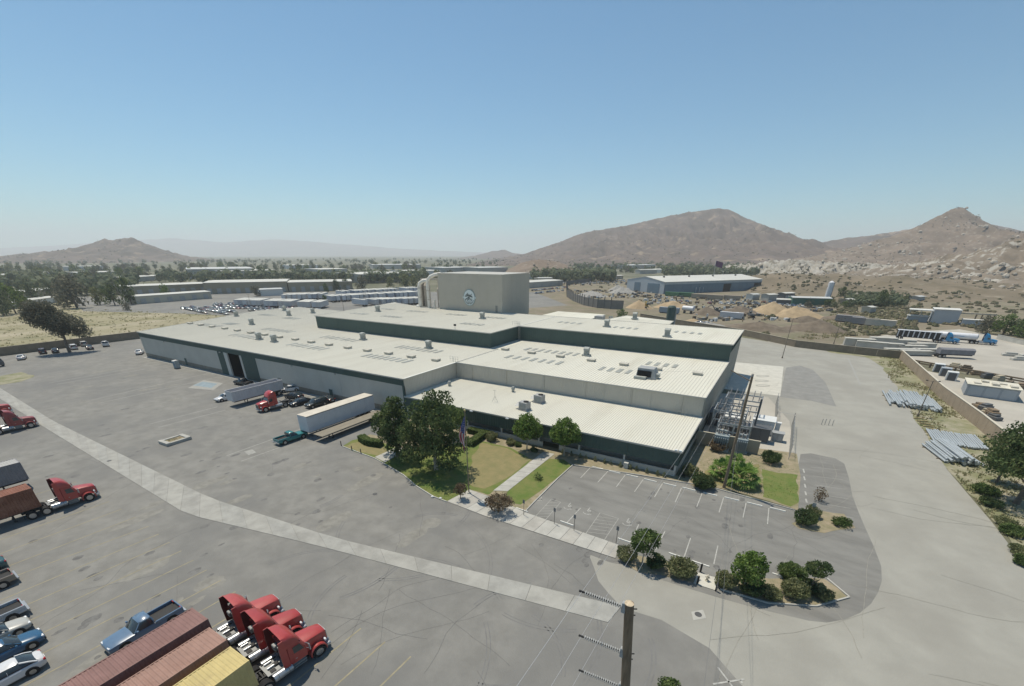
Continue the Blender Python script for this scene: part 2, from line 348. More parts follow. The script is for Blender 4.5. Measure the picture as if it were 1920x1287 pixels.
# tyre scuffs and patches: worn arcs on the asphalt
sc = MB(); r2 = random.Random(5)
for k in range(26):
    px, py = r2.uniform(560,1060), r2.uniform(900,1240); x, y = G(px, py); rad = r2.uniform(5,14); a0 = r2.uniform(0,6.28); da = r2.uniform(.4,1.1); wd = r2.uniform(.05,.16)
    N = 14
    for off in (0, .32):
        for i in range(N):
            t0, t1 = a0+da*i/N, a0+da*(i+1)/N; ra = rad+off
            q = [(x+(ra+s)*math.cos(t), y+(ra+s)*math.sin(t), .0255) for t, s in ((t0,-wd/2),(t0,wd/2),(t1,wd/2),(t1,-wd/2))]
            if -45 < q[0][1] < -6 or True: sc.add(q, [(0,1,2,3)])
sc.build('tyre_mark', mScuff, yard)['kind'] = 'stuff'
mIron = mat('cast_iron', (.10,.10,.10), .7, .3, var=.2, scale=8)
for px, py, s in ((820,912,0),(700,925,0)): pass
mh = MB().cyl((0,0,0),(0,0,.012),.32,n=16)
mhm = mh.mesh('manhole_cover', mIron, 40)
for (px, py), t in (((1309,1153),'before the hydrant pad'),((703,927),'in the yard in front of the lawn'),((205,865),'in the pale gutter strip')):
    x, y = G(px, py); tag(put('manhole_cover', mhm, None, (x, y, .066 if px == 205 else .046)), 'dark round iron manhole cover '+t, 'manhole cover', 'manhole covers')
sheet('asphalt_repair', P((1296,1148),(1318,1144),(1324,1160),(1300,1164)), .041, mC, parent=road)

# cracks, sealed seams and stains in the paving: worn shapes too many to count
r4 = random.Random(12)
def crackset(name, regions, m, parent, z, n, wlo, whi, seg=1.6, ln=(5,16), wander=.5):
    mb = MB()
    for k in range(n):
        x0, x1, y0, y1 = r4.choice(regions); x, y = G(r4.uniform(x0,x1), r4.uniform(y0,y1)); a = r4.choice([0, PI/2])+r4.gauss(0,.35); L = r4.uniform(*ln); w_ = r4.uniform(wlo,whi); d = 0
        while d < L:
            s = seg*r4.uniform(.4,1); nx, ny = x+math.cos(a)*s, y+math.sin(a)*s; px_, py_ = -math.sin(a)*w_/2, math.cos(a)*w_/2
            mb.add([(x-px_,y-py_,z),(nx-px_,ny-py_,z),(nx+px_,ny+py_,z),(x+px_,y+py_,z)], [(0,1,2,3)]); x, y = nx, ny; a += r4.gauss(0,wander*.5); d += s
    o = mb.build(name, m, parent); o['kind'] = 'stuff'
mCrk = mat('crack_seal', (.135,.133,.127), .9, var=.2, scale=2, coords='World'); mCrkL = mat('crack_pale_road', (.265,.255,.222), .95, var=.15, scale=2, coords='World'); mOil = mat('oil_stain', (.143,.140,.132), .8, var=.25, scale=1.5, coords='World'); mDust = mat('pale_dust', (.222,.214,.190), .97, var=.15, scale=1.0, coords='World')
crackset('crack', [(0,520,700,1240),(450,1080,830,1280)], mCrk, yard, .0258, 40, .025,.05, wander=.3)
crackset('crack', [(1420,1640,660,1040),(1300,1900,900,1287)], mCrkL, road, .0395, 26, .03,.06, ln=(8,26), wander=.22)
crackset('crack', [(1000,1480,900,1090)], mCrk, lot, .0325, 20, .02,.045, ln=(4,14))
def blots(name, regions, m, parent, z, n, lo, hi, asp=1.0):
    mb = MB()
    for k in range(n):
        x0, x1, y0, y1 = r4.choice(regions); x, y = G(r4.uniform(x0,x1), r4.uniform(y0,y1)); q = r4.uniform(lo,hi); sx = r4.uniform(1,1+asp)*q; ph = r4.random()*9
        mb.face([(x+q*math.cos(t)*(1+.3*mnoise.noise((math.cos(t)*1.5+ph,math.sin(t)*1.5,ph))), y+sx*math.sin(t)*(1+.3*mnoise.noise((math.cos(t)*1.5+ph,math.sin(t)*1.5,ph+3))), z+k*.00001) for t in [2*PI*i/14 for i in range(14)]])
    o = mb.build(name, m, parent); o['kind'] = 'stuff'
blots('oil_stain', [(0,420,960,1280),(80,520,700,900),(400,760,780,1000)], mOil, yard, .0252, 95, .12,.5, 1.2)
blots('dust_patch', [(0,420,900,1280),(420,900,840,1020),(150,500,690,760)], mDust, yard, .0246, 40, .3,1.3, 2.0)
blots('oil_stain', [(1000,1460,905,1075)], mOil, lot, .0318, 50, .1,.4, 1.0)

# ------------------------------------------------------------------ the factory
mBeige = mat('beige_wall', (.50,.475,.415), .85, var=.04, scale=.3, coords='World', bump=.08, bscale=3)
mPanel = mat('tilt_up_panel', (.47,.455,.41), .88, var=.05, scale=.25, coords='World', bump=.08, bscale=3)
mWallLow = mat('lower_wall_brown', (.25,.225,.185), .9, var=.12, scale=.5, coords='World')
mGreen = mat('dark_green_cladding', (.066,.102,.092), .6, var=.06, scale=.3, coords='World', spec=.25)
mRoof = mat('roof_sheet', (.60,.585,.505), .75, var=.035, scale=.08, coords='World', spec=.2, second=((.50,.475,.395), .3, .5, .72, .7), stretch=(1,.12,1))
mRib = mat('roof_rib', (.54,.52,.455), .75, spec=.2)
mSky = mat('skylight_panel', (.30,.31,.285), .55, var=.10, scale=.8, coords='World')
mTrim = mat('roof_trim', (.44,.43,.39), .7)
mGlassD = mat('dark_glass', (.015,.02,.022), .12, spec=.6)
mDark = mat('dark_interior', (.02,.02,.02), .9)
mJamb = mat('pale_jamb', (.50,.49,.45), .8)
mGalv = mat('galvanised_steel', (.44,.45,.45), .45, .55, var=.12, scale=2)
mGrey = mat('grey_metal', (.35,.355,.35), .6, .15, var=.08, scale=1.5)
mVent = mat('vent_metal', (.37,.385,.36), .6, .2, var=.10, scale=1.5)
H1, H2, H3 = 7.65, 11.5, 4.16
X2, X3, XU, Y2, Y3A, Y3B, Y4 = 53.6, -2.28, -71.8, 17.1, 34.95, 49.5, 74.2
fac = thing('factory_building', 'long low beige and dark green factory with flat pale ribbed roofs', 'factory')
def wallY(x0, x1, y, z0, z1, m, n, name='wall_panel', d=.15, gap=.03, face=-1, ribs=0):
    for i in range(n):
        a = x0+(x1-x0)*i/n+gap/2; b = x0+(x1-x0)*(i+1)/n-gap/2; c = (a+b)/2
        mb = MB().box(a-c, b-c, 0, d, 0, z1-z0)
        if ribs:
            k = int((b-a)/ribs)
            for j in range(k):
                u = a-c+(j+.5)*(b-a)/k; mb.box(u-.05, u+.05, -.035, -.001, .02, z1-z0-.02)
        mb.build(name, m, fac, loc=(c, y, z0))
def wallX(y0, y1, x, z0, z1, m, n, name='wall_panel', d=.15, gap=.03, ribs=0, s=1):
    for i in range(n):
        a = y0+(y1-y0)*i/n+gap/2; b = y0+(y1-y0)*(i+1)/n-gap/2; c = (a+b)/2
        mb = MB().box(-d if s > 0 else 0, 0 if s > 0 else d, a-c, b-c, 0, z1-z0)
        if ribs:
            k = int((b-a)/ribs)
            for j in range(k):
                u = a-c+(j+.5)*(b-a)/k; mb.box(.001*s if s > 0 else -.035, .035 if s > 0 else -.001, u-.05, u+.05, .02, z1-z0-.02)
        mb.build(name, m, fac, loc=(x, c, z0))
# backing walls keep light out between the panels
MB().box(-113.6,-68.6,.2,.4,0,H1-.06).box(-50.8,-.1,.2,.4,0,H1-.06).box(-68.6,-50.8,.2,.4,6.2,H1-.06).box(-.4,-.2,.4,17.3,0,H1-.06).box(.1,X2-.3,Y2+.2,Y2+.4,0,H1-.06).box(X2-.5,X2-.3,Y2+.4,Y4,0,H1-.06).box(X2-.5,X2-.3,Y3B+.4,Y4,H1-.06,H2-.06).build('inner_wall', mDark, fac)
# long yard wall: brown lower band, panels, green band
for x0, x1, n in ((-113.8,-68.6,7),(-50.8,-.55,8)):
    wallY(x0, x1, 0, 1.15, 6.18, mPanel, n); wallY(x0, x1, .04, 0, 1.14, mWallLow, n, 'plinth')  # bottom row of the wall is plain darker brown
wallY(-113.8, 0, -.03, 6.2, H1-.02, mGreen, 13, 'cladding_panel', d=.2, ribs=.6)
MB().box(-.54,.0,-.03,.2,0,6.19).build('corner_post', mGreen, fac)
wallY(-68.6,-65.4, -.02, 0, 6.18, mGreen, 1, 'cladding_panel', ribs=.6); wallY(-57.0,-50.8, -.02, 0, 6.18, mGreen, 2, 'cladding_panel', ribs=.6)
MB().box(-65.35,-63.7,-.08,.25,0,6.18).build('door_jamb', mJamb, fac); MB().box(-57.9,-57.05,-.08,.25,0,6.18).build('door_jamb', mJamb, fac)
MB().box(-64.2,-57.4,7.5,7.6,0,6.2).box(-64.3,-64.2,.3,7.6,0,6.2).box(-57.4,-57.3,.3,7.6,0,6.2).box(-64.3,-57.3,.4,7.6,6.2,6.3).box(-64.3,-57.3,.3,7.6,.02,.04).build('dock_bay', mDark, fac)
for x, w, h in ((-23.2,1.1,2.1),(-88,1.1,2.1),(-42.3,1.1,2.1)):
    d = MB().box(-w/2-.08,w/2+.08,-.06,.0,0,h+.08).build('door_frame', mGrey, fac, loc=(x,-.001,0.06)); MB().box(-w/2,w/2,-.075,-.062,.02,h).build('door_leaf', mGreen, d)
for x in (-20.5,-36,-66.8,-98): # wall lamps on the band
    l = MB().box(-.14,.14,-.3,0,-.06,.18).build('wall_lamp', mJamb, fac, loc=(x,-.04,6.0)); MB().box(-.1,.1,-.28,-.08,-.08,-.061).build('lamp_lens', mGlassD, l)
# walls that rise above the office and the low roofs
wallX(0, Y2, 0, H3, H1-.02, mBeige, 2, ribs=.45); wallX(.3, Y2, -.02, 0, H3-.02, mBeige, 2)
wallY(0.0, X2, Y2, H3, H1-.02, mBeige, 6, ribs=.45)
for x in (4.49,13.51,22.68,31.84,40.98,50.1): MB().cyl((0,0,0),(0,0,3.3),.06,n=8).build('downpipe', mBeige, fac, loc=(x, Y2-.12, H3+.05))
wallX(Y2, Y4, X2, 0, H1-.02, mBeige, 7, ribs=.45); wallX(Y3B, Y4, X2-.01, H1, 9.7, mBeige, 3, ribs=.45); wallX(Y3B, Y4, X2+.02, 9.72, H2-.02, mGreen, 3, 'cladding_panel', d=.2, ribs=.6)
wallY(XU, X3, Y3A, H1-.15, H2-.02, mGreen, 7, 'cladding_panel', ribs=.6)
wallX(Y3A, Y3B, X3, H1-.15, H2-.02, mGreen, 1, 'cladding_panel', ribs=.6)
wallY(X3, X2+.0, Y3B, H1-.15, H2-.02, mGreen, 6, 'cladding_panel', ribs=.6)
wallY(-71.8, 53.6, Y4-.1, 0, H2-.03, mGreen, 14, 'cladding_panel')
# roofs
def roof(name, poly, z, rib=.61, x0=None, x1=None, ya=None, yb=None):
    o = MB().prism(poly, z-.12, z).build(name, mRoof, fac)
    mb = MB(); n = int((x1-x0)/rib)
    for i in range(n):
        x = x0+(i+.5)*rib; lo, hi = ya(x), yb(x)
        if hi-lo < .5: continue
        mb.add([(x-.06,lo,z+.001),(x+.06,lo,z+.001),(x+.02,lo,z+.05),(x-.02,lo,z+.05),(x-.06,hi,z+.001),(x+.06,hi,z+.001),(x+.02,hi,z+.05),(x-.02,hi,z+.05)], [(0,3,7,4),(3,2,6,7),(2,1,5,6),(0,1,2,3)])
    r = mb.build('roof_ribs', mRib, o); r['kind'] = 'stuff'
    ed = MB()
    for i in range(len(poly)):
        a, b = poly[i], poly[(i+1) % len(poly)]; ed.bar((*a, z-.04), (*b, z-.04), .16, .24)
    ed.build('roof_edge_trim', mTrim, o)
    return o
rl = roof('low_roof', [(-114,-.2),(.12,-.2),(.12,Y3A+.0),(X3-.02,Y3A-.02),(XU-.02,Y3A-.02),(XU-.02,72),(-134,72),(-137,54)], H1, x0=-137, x1=0,
     ya=lambda x: max(-.1, (-114-x)*54.0/23), yb=lambda x: Y3A-.1 if x > XU else (71.8 if x > -134 else 71.8-(-134-x)*6))
rm = roof('middle_roof', [(.14,Y2-.2),(X2+.15,Y2-.2),(X2+.15,Y3B-.02),(X3+.02,Y3B-.02),(X3+.02,Y3A+.02),(.14,Y3A+.02)], H1+.02, x0=.3, x1=X2, ya=lambda x: Y2-.1, yb=lambda x: Y3B-.1)
ru = roof('upper_roof', [(XU-.1,Y3A-.2),(X3+.2,Y3A-.2),(X3+.2,Y3B-.2),(X2+.2,Y3B-.2),(X2+.2,Y4),(-62,Y4),(-81,81)], H2, x0=XU-7, x1=X2,
     ya=lambda x: (Y3A-.1 if XU < x < X3 else (Y3B-.1 if x >= X3 else Y3A+(XU-x)*5)), yb=lambda x: Y4-.1 if x > -62 else 74.2+(-62-x)*.35)
ro = roof('office_roof', [(.05,-.35),(X2+.3,-.35),(X2+.3,Y2-.02),(.05,Y2-.02)], H3, rib=.41, x0=.1, x1=X2+.2, ya=lambda x: -.3, yb=lambda x: Y2-.05)
roof('rear_roof', [(14,Y4+.2),(34,Y4+.2),(33.5,83),(17,89)], H2-.1, x0=17, x1=33.5, ya=lambda x: Y4+.3, yb=lambda x: 82.6)
MB().prism([(14.2,Y4+.3),(33.8,Y4+.3),(33.3,82.8),(17.2,88.7)], 0, H2-.23).build('rear_wall', mGreen, fac)
MB().prism([(-80,80),(-72.2,36),(-62.2,74)], 0, H2-.13).build('rear_wall', mGreen, fac)
MB().prism([(-136.5,54),(-133.7,71.8),(-72.1,71.8),(-72.1,36),(-113.9,.5)], 0, H1-.13).build('rear_wall', mBeige, fac)
MB().bar((.13,.0,H1+.05),(.13,Y3A,H1+.05),.3,.1).build('roof_flashing', mat('white_flashing',(.7,.69,.64),.7), fac)
MB().bar((X3+.2,Y3B,H2+.05),(X3+.2,Y4,H2+.05),.3,.1).build('roof_flashing', MATS['white_flashing'], fac)
# offices under the low roof: fascia, posts, low wall, recessed windows
wallY(0, X2+.05, -.22, 1.85, H3-.13, mGreen, 7, 'cladding_panel', d=.2, ribs=.5); wallX(-.2, 17, X2+.07, 1.85, H3-.13, mGreen, 2, 'cladding_panel', d=.2, ribs=.5)
for a, b in ((0.1,31.3),(34.4,X2-.3)):
    MB().box(0,b-a,0,.2,0,.85).box(-.03,b-a+.03,-.04,.24,.851,.92).build('low_wall', mBeige, fac, loc=(a,-.1,0))
for x in (.3,7.9,15.4,22.9,30.5,38.0,45.6,53.3): MB().box(-.14,.14,-.14,.14,0,2.0).build('post', mJamb, fac, loc=(x,.03,.0))
MB().box(0.1,53.4,2.3,2.45,0,3.9).build('office_wall', mBeige, fac); MB().box(53.25,53.5,.3,17,0,1.84).build('office_wall', mBeige, fac)
for i in range(14):
    x = 1.9+i*3.75
    if 30 < x < 35: continue
    fr = MB().box(-1.3,1.3,0,.08,0,1.9).build('window_frame', mGrey, fac, loc=(x,2.2,1.0)); MB().box(-1.22,-.04,-.01,-.002,.08,1.82).box(.04,1.22,-.01,-.002,.08,1.82).build('pane', mGlassD, fr)
dr = MB().box(-1.05,1.05,0,.1,0,2.3).build('entrance_door', mGrey, fac, loc=(32.9,2.18,0)); MB().box(-.97,-.04,-.02,-.002,.15,2.15).box(.04,.97,-.02,-.002,.15,2.15).build('pane', mGlassD, dr)
MB().box(0.1,53.4,-.2,2.4,1.86,1.9).build('soffit', mBeige, fac)
# skylights: every translucent sheet is a part of its roof
mesh_sl = MB().box(-.42,.42,-1.7,1.7,0,.03).mesh('skylight', mSky)
mesh_sl2 = MB().box(-.42,.42,-1.3,1.3,0,.03).mesh('skylight', mSky)
zz2, z3, zc = Z((440,440),4), Z((760,460),4), Z((1100,460),4.2909)
groups = [(rl,zz2,(440,822),(660,862),7),(rl,zz2,(690,765),(895,800),7),(rl,zz2,(1000,905),(1290,955),8),(rl,zz2,(1245,840),(1520,882),8),(rl,zz2,(25,748),(150,785),6),(rl,zz2,(245,707),(420,733),7),(rl,zz2,(375,626),(480,632),5),
  (rl,zz2,(-250,672),(-130,690),6),(rl,zz2,(-80,668),(20,672),5),(rl,zz2,(190,602),(300,608),5),(ru,zz2,(880,592),(990,597),4),(ru,zz2,(1115,612),(1235,622),5),(ru,zz2,(1090,557),(1190,562),4),(ru,zz2,(1315,573),(1430,583),5),(ru,zz2,(1605,598),(1725,607),5),(ru,zz2,(1715,667),(1850,680),5),
  (ru,z3,(605,541),(740,550),5),(ru,z3,(1160,579),(1310,588),4),(ru,z3,(1575,616),(1730,627),4),(rm,z3,(920,779),(1280,822),8),(rm,z3,(780,836),(1155,886),7),(rm,z3,(1475,926),(1675,952),4),(rm,zc,(500,950),(710,975),4),(ru,zc,(725,696),(910,715),4)]
for roofo, zf, a, b, n in groups:
    zt = {rl:H1, rm:H1+.02, ru:H2}[roofo]; p, q = Vector(G(*zf(*a), zt)), Vector(G(*zf(*b), zt))
    y = (p.y+q.y)/2
    for i in range(n):
        c = p.lerp(q, i/(n-1)); put('skylight', mesh_sl if roofo is not ru else mesh_sl2, roofo, (c.x, y, zt+.052))
# ladders and guard rails
def rail(x, y, z):
    mb = MB()
    for i in range(4): mb.cyl((x-1.1+i*.75, y, z),(x-1.1+i*.75, y, z+1.1),.03,n=6)
    for h in (.55,1.1): mb.cyl((x-1.2,y,z+h),(x+1.3,y,z+h),.025,n=6)
    for i in range(2): mb.cyl((x+.6+i*.5,y-.9,z-.1),(x+.6+i*.5,y-.9,z+1.2),.03,n=6)
    mb.build('guard_rail', mJamb, fac)
rail(-1.0,Y2+.6,H1); rail(-3.3,Y3B+.5,H2); rail(50,Y2-.4,H3)
lad = MB()
for s in (-.25,.25): lad.bar((X3+.5+s,Y3B-.25,H1),(X3+.5+s,Y3B-.25,H2+1),.06)
for i in range(14): lad.cyl((X3+.25,Y3B-.25,H1+.3*i),(X3+.75,Y3B-.25,H1+.3*i),.02,n=5)
lad.build('wall_ladder', mJamb, fac)

# ------------------------------------------------------------------ things standing on the roofs
mHatch = mat('hatch_beige', (.47,.45,.39), .8, var=.06, scale=1)
hm = MB().bbox(-.95,.95,-.75,.75,.28,.5,.04).mesh('hatch_lid', mHatch); hb = MB().box(-.85,.85,-.65,.65,0,.279).mesh('hatch_curb', mHatch)
z1 = Z((0,420),4)
hat = [(rl,z1,(1425,745),'first of the row'),(rl,z1,(1505,757),'second of the row'),(rl,z1,(1590,770),'third of the row'),(rl,z1,(1685,783),'fourth of the row'),(rl,z1,(1780,798),'fifth of the row'),(rl,z1,(1880,812),'sixth of the row'),
 (rl,zz2,(120,735),'seventh of the row'),(rl,zz2,(225,750),'eighth of the row'),(rl,zz2,(335,768),'ninth of the row'),(rl,zz2,(455,785),'tenth of the row'),(rl,zz2,(575,805),'eleventh of the row'),(rl,zz2,(708,825),'twelfth of the row'),(rl,zz2,(848,847),'thirteenth of the row'),(rl,zz2,(995,868),'fourteenth of the row'),(rl,zz2,(1155,890),'third from its right end'),(rl,zz2,(1325,915),'second from its right end'),(rl,zz2,(1510,940),'nearest the guard rail'),
 (rm,z3,(750,780),'at the inner corner of the green wall'),(rm,z3,(948,805),'second from the left on this roof'),(rm,z3,(1163,832),'third from the left on this roof'),(rm,z3,(1395,862),'fourth from the left on this roof'),(rm,z3,(1640,893),'fifth from the left on this roof'),(rm,z3,(1890,927),'just behind the big cooling unit'),(rm,zc,(893,1033),'at the right end of this roof')]
for roofo, zf, a, t in hat:
    zt = H1+.05; x, y = G(*zf(*a), zt+.2)
    o = thing('roof_hatch', 'low beige roof hatch on the %s roof, %s' % ('long low' if roofo is rl else 'middle', t), 'roof hatch', (x, y, zt), 0, 'roof hatches')
    put('curb', hb, o); put('lid', hm, o)
vb = MB().box(-.95,.95,-.7,.7,0,.3).mesh('vent_base', mVent)
vs = MB().box(-.5,.5,-.5,.5,.301,1.25)
for k in range(4): vs.box(-.58,.58,-.58,.58,.42+k*.2,.53+k*.2)
vs.box(-.62,.62,-.62,.62,1.27,1.7); vsm = vs.mesh('vent_stack', mVent)
vf = MB().profile([(-.66,0),(.66,0),(.4,.3),(-.4,.3)], (-.66,.66)).mesh('vent_cap', mVent)
vents = [(rl,zz2,(130,676),'left of the faint skylight row'),(rl,zz2,(185,788),'left one of the close pair'),(rl,zz2,(298,806),'right one of the close pair'),(rl,zz2,(408,608),'behind the far skylights'),(rl,zz2,(588,590),'close to the rear edge'),(rl,zz2,(375,572),'rear edge by parked cars'),(rl,zz2,(15,614),'near the far left edge'),(rl,zz2,(965,790),'against the green wall, left one'),(rl,zz2,(1457,853),'against the green wall, right one'),
 (ru,zz2,(1075,577),'left of the white ducts'),(ru,zz2,(1858,632),'in front of the tower'),(rm,z3,(1358,828),'with a pipe beside the green wall'),(ru,z3,(1510,612),'at the middle of the right part'),(ru,zc,(645,737),'nearest the right end'),(ru,z3,(1720,555),'on the rear extension')]
for roofo, zf, a, t in vents:
    zt = {rl:H1, rm:H1+.02, ru:H2}[roofo]+.05; x, y = G(*zf(*a), zt)
    o = thing('roof_vent', 'tall grey louvred roof vent on the %s roof, %s' % ({rl:'long low',rm:'middle',ru:'upper'}[roofo], t), 'roof vent', (x, y, zt), 0, 'roof vents')
    put('base', vb, o); put('stack', vsm, o); put('cap', vf, o, (0,0,1.701))
def hvac(name, label, loc, w, d, h, rz=0, hood=True):
    o = thing(name, label, 'air conditioner', loc, rz, 'roof air conditioners')
    MB().box(-w/2-.1,w/2+.1,-d/2-.1,d/2+.1,0,.2).build('curb', mGrey, o)
    b = MB().bbox(-w/2,w/2,-d/2,d/2,.2,h,.04).build('casing', mGrey, o)
    MB().cyl((w*.18,0,h),(w*.18,0,h+.12),d*.33,n=18).build('fan_guard', mDark, b)
    g = MB()
    for k in range(7): g.box(-w/2+.1,w/2-.1,-d/2-.03,-d/2-.005,.35+k*(h-.6)/7,.35+k*(h-.6)/7+.06)
    g.build('louvre', mVent, b)
    if hood: MB().profile([(-d*.4,.0),(d*.4,0),(d*.4,.5)], (-w/2-1.0,-w/2-.01)).build('hood', mGrey, o, loc=(0,0,.55))
    return o
x, y = G(976,771,H3); hvac('rooftop_air_conditioner', 'grey boxy air conditioner on the office roof, nearer of the two', (x+.3,y+1,H3+.05), 1.7, 1.5, 1.5, R(-8))
x, y = G(1004,757,H3); hvac('rooftop_air_conditioner', 'grey boxy air conditioner on the office roof, farther of the two', (x+.3,y+1,H3+.05), 1.7, 1.5, 1.5, R(-8))
x, y = G(1208,710,H1)
o = thing('rooftop_cooling_unit', 'large grey slope-sided cooling unit on the middle roof', 'air conditioner', (x+.3,y+1.2,H1+.08), 0, 'roof air conditioners')
MB().add([(-2.0,-1.5,0),(2.0,-1.5,0),(2.0,1.5,0),(-2.0,1.5,0),(-1.8,-1.2,1.9),(1.3,-1.2,1.9),(1.3,1.2,1.9),(-1.8,1.2,1.9)],[(0,3,2,1),(4,5,6,7),(0,1,5,4),(1,2,6,5),(2,3,7,6),(3,0,4,7)]).build('casing', mGrey, o)
MB().box(-1.75,1.0,-1.52,-1.42,.3,1.5).build('intake_screen', mDark, o); MB().box(-2.1,.2,-2.5,-1.55,0,.45).build('duct', mVent, o); MB().box(1.35,2.3,-.7,.7,.2,.9).build('duct', mVent, o)
for (px, py), t in (((843,724),'near the inner corner'),((962,735),'in the middle')):
    x, y = G(px, py, H3); o = thing('small_exhaust_vent', 'small grey exhaust vent on the office roof, '+t, 'roof vent', (x, y, H3+.05), 0, 'small office vents')
    MB().cyl((0,0,0),(0,0,.7),.3,n=12).build('pipe', mVent, o); MB().cyl((0,0,.55),(0,0,1.0),.45,.3,12).build('cap', mVent, o)
x, y = G(928,754,H3); o = thing('roof_antenna', 'thin white tripod antenna on the office roof', 'antenna', (x, y, H3+.05))
mb = MB()
for k in range(3): mb.cyl((.7*math.cos(k*2.1),.7*math.sin(k*2.1),0),(0,0,1.1),.03,n=5)
mb.build('tripod', mJamb, o); MB().cyl((0,0,1.0),(0,0,2.3),.03,n=6).cyl((-.4,0,2.2),(.4,0,2.2),.03,n=5).build('mast', mJamb, o)
x, y = G(870,620,H2)
o = thing('floodlight', 'small dark floodlight on the edge of the upper roof', 'floodlight', (-13.5, Y3A-.1, H2)); MB().cyl((0,0,0),(0,0,1.0),.05,n=6).build('stem', mGrey, o); MB().bbox(-.3,.3,-.25,.2,1.0,1.45,.04).build('lamp_head', mDark, o)

# ------------------------------------------------------------------ tower with the emblem, and its ducts
TX0, TX1, TY0, TY1, TH = -49, -21.5, 71.9, 91, 23.4
mTow = mat('tower_cladding', (.445,.415,.355), .8, var=.04, scale=.15, coords='World')
tw = thing('tower_block', 'tall beige windowless box tower with a round emblem behind the roofs', 'tower', (TX0,TY0,0))
MB().box(.1,TX1-TX0-.1,.1,TY1-TY0-.1,0,TH).build('core', mTow, tw)
for i in range(9):
    w_ = (TX1-TX0)/9; mb = MB().box(.01,w_-.01,-.02,.08,9.9,TH+.15)
    for k in range(7): mb.box((k+.5)*w_/7-.04,(k+.5)*w_/7+.04,-.045,-.021,9.95,TH+.1)
    mb.build('cladding_panel', mTow, tw, loc=(i*w_,0,0))
for i in range(6):
    d_ = (TY1-TY0)/6; mb = MB().box(-.08,.02,.01,d_-.01,9.9,TH+.15)
    for k in range(7): mb.box(.021,.045,(k+.5)*d_/7-.04,(k+.5)*d_/7+.04,9.95,TH+.1)
    mb.build('cladding_panel', mTow, tw, loc=(TX1-TX0,i*d_,0))
MB().box(-.1,TX1-TX0+.1,-.1,TY1-TY0+.1,TH+.16,TH+.3).build('parapet', mTrim, tw)
MB().box(-.45,.45,-.08,-.05,11.7,13.9).build('door', mat('tower_door',(.24,.24,.22),.7), tw, loc=(25.2,-.02,0))
mEmW = mat('emblem_white', (.58,.64,.64), .6); mEmD = mat('emblem_teal', (.23,.32,.335), .6)
em = thing('round_emblem', 'round pale emblem with teal script fixed high on the beige tower', 'emblem', (-35.1,TY0-.06,16.0))
def disc(rx, rz, y0, y1, n=40): return MB().loft([[(rx*math.cos(2*PI*i/n), y, rz*math.sin(2*PI*i/n)) for i in range(n)] for y in (y0, y1)])
disc(2.5,2.75,-.05,-.15).build('rim', mEmD, em); disc(2.3,2.55,-.16,-.2).build('disc', mEmW, em)
for s in (-1,1): MB().box(s*2.62-.2,s*2.62+.2,-.2,-.05,-.25,.3).build('side_lug', mEmW, em)
def stroke(pts, wd, nm='lettering'):
    mb = MB()
    for i in range(len(pts)-1):
        a, b = Vector((pts[i][0],0,pts[i][1])), Vector((pts[i+1][0],0,pts[i+1][1])); d = (b-a).normalized(); n_ = Vector((-d.z,0,d.x))*wd/2
        q = [a-n_,b-n_,b+n_,a+n_]; mb.add([(p.x,-.205,p.z) for p in q]+[(p.x,-.235,p.z) for p in q],[(4,5,6,7),(7,6,5,4),(0,1,5,4),(1,2,6,5),(2,3,7,6),(3,0,4,7)])
    mb.build(nm, mEmD, em)
# script strokes as they read in the emblem, then the arc of small letters below
for pts, wd in (([(-1.6,.55),(-1.1,.85),(-.55,1.5),(-.75,.9),(-.9,.5)],.22),([(-1.7,.35),(-.9,.45),(-.3,.7)],.2),([(-.1,1.1),(0,.3),(-.1,-.1)],.42),([(.1,.7),(.7,.75),(1.1,1.25)],.24),([(.35,.35),(1.2,.45),(1.25,.0)],.3),([(-1.75,-.75),(-.9,-.25),(0,.25)],.28),([(-.95,-1.0),(-.3,-.45),(.2,-.1)],.3),([(.15,-.9),(.5,-.5),(.9,-.25)],.26),([(.75,-.95),(1.2,-.6)],.3),([(-.9,-1.4),(.9,-1.4)],.16),([(-.5,-1.75),(.5,-1.75)],.16)): stroke(pts, wd)
for k in range(15):
    if k == 7: continue
    t = R(205+k*9.3); stroke([(1.75*math.cos(t),1.95*math.sin(t)),(2.05*math.cos(t),2.25*math.sin(t))], .22)
mDuct = mat('duct_white', (.66,.63,.57), .7, var=.10, scale=.6, coords='World')
mDuctR = mat('cyclone_rusty', (.42,.375,.32), .8, var=.16, scale=.5, coords='World')
dc = thing('dust_collector', 'white ducts and tall cyclone drums standing at the left end of the tower', 'dust collector', (-54,73,0))
for dx, dy, r, h in ((-4.6,3.5,1.25,21),(2.0,3.5,1.25,20)):
    MB().cyl((dx,dy,9),(dx,dy,h-2),r,n=20).cyl((dx,dy,h-2),(dx,dy,h-1.2),r,r*.6,20).build('cyclone_drum', mDuctR, dc, 40)
MB().tube([(-.6,-.5,11.2),(-.6,-.5,19.5),(-.4,-.4,21.2),(.6,0,22.3),(2.2,.6,23.0),(4.8,1.2,23.3)],.62,14).build('duct', mDuct, dc, 40)
MB().tube([(-5.6,.3,12),(-5.6,.3,18.5),(-5.3,.5,19.9),(-4.2,1.2,20.7),(-2.5,2.2,20.8)],.72,14).build('duct', mDuct, dc, 40)
MB().tube([(-7.2,.2,11.7),(-5.9,.2,11.7),(-5.6,.3,12.1)],.62,12).build('duct', mDuct, dc, 40)
for h in (15,18.2): MB().cyl((-5.6,.3,h),(-5.6,.3,h+.15),.8,n=14).cyl((-.6,-.5,h-.6),(-.6,-.5,h-.45),.7,n=14).build('duct_flange', mDuctR, dc)
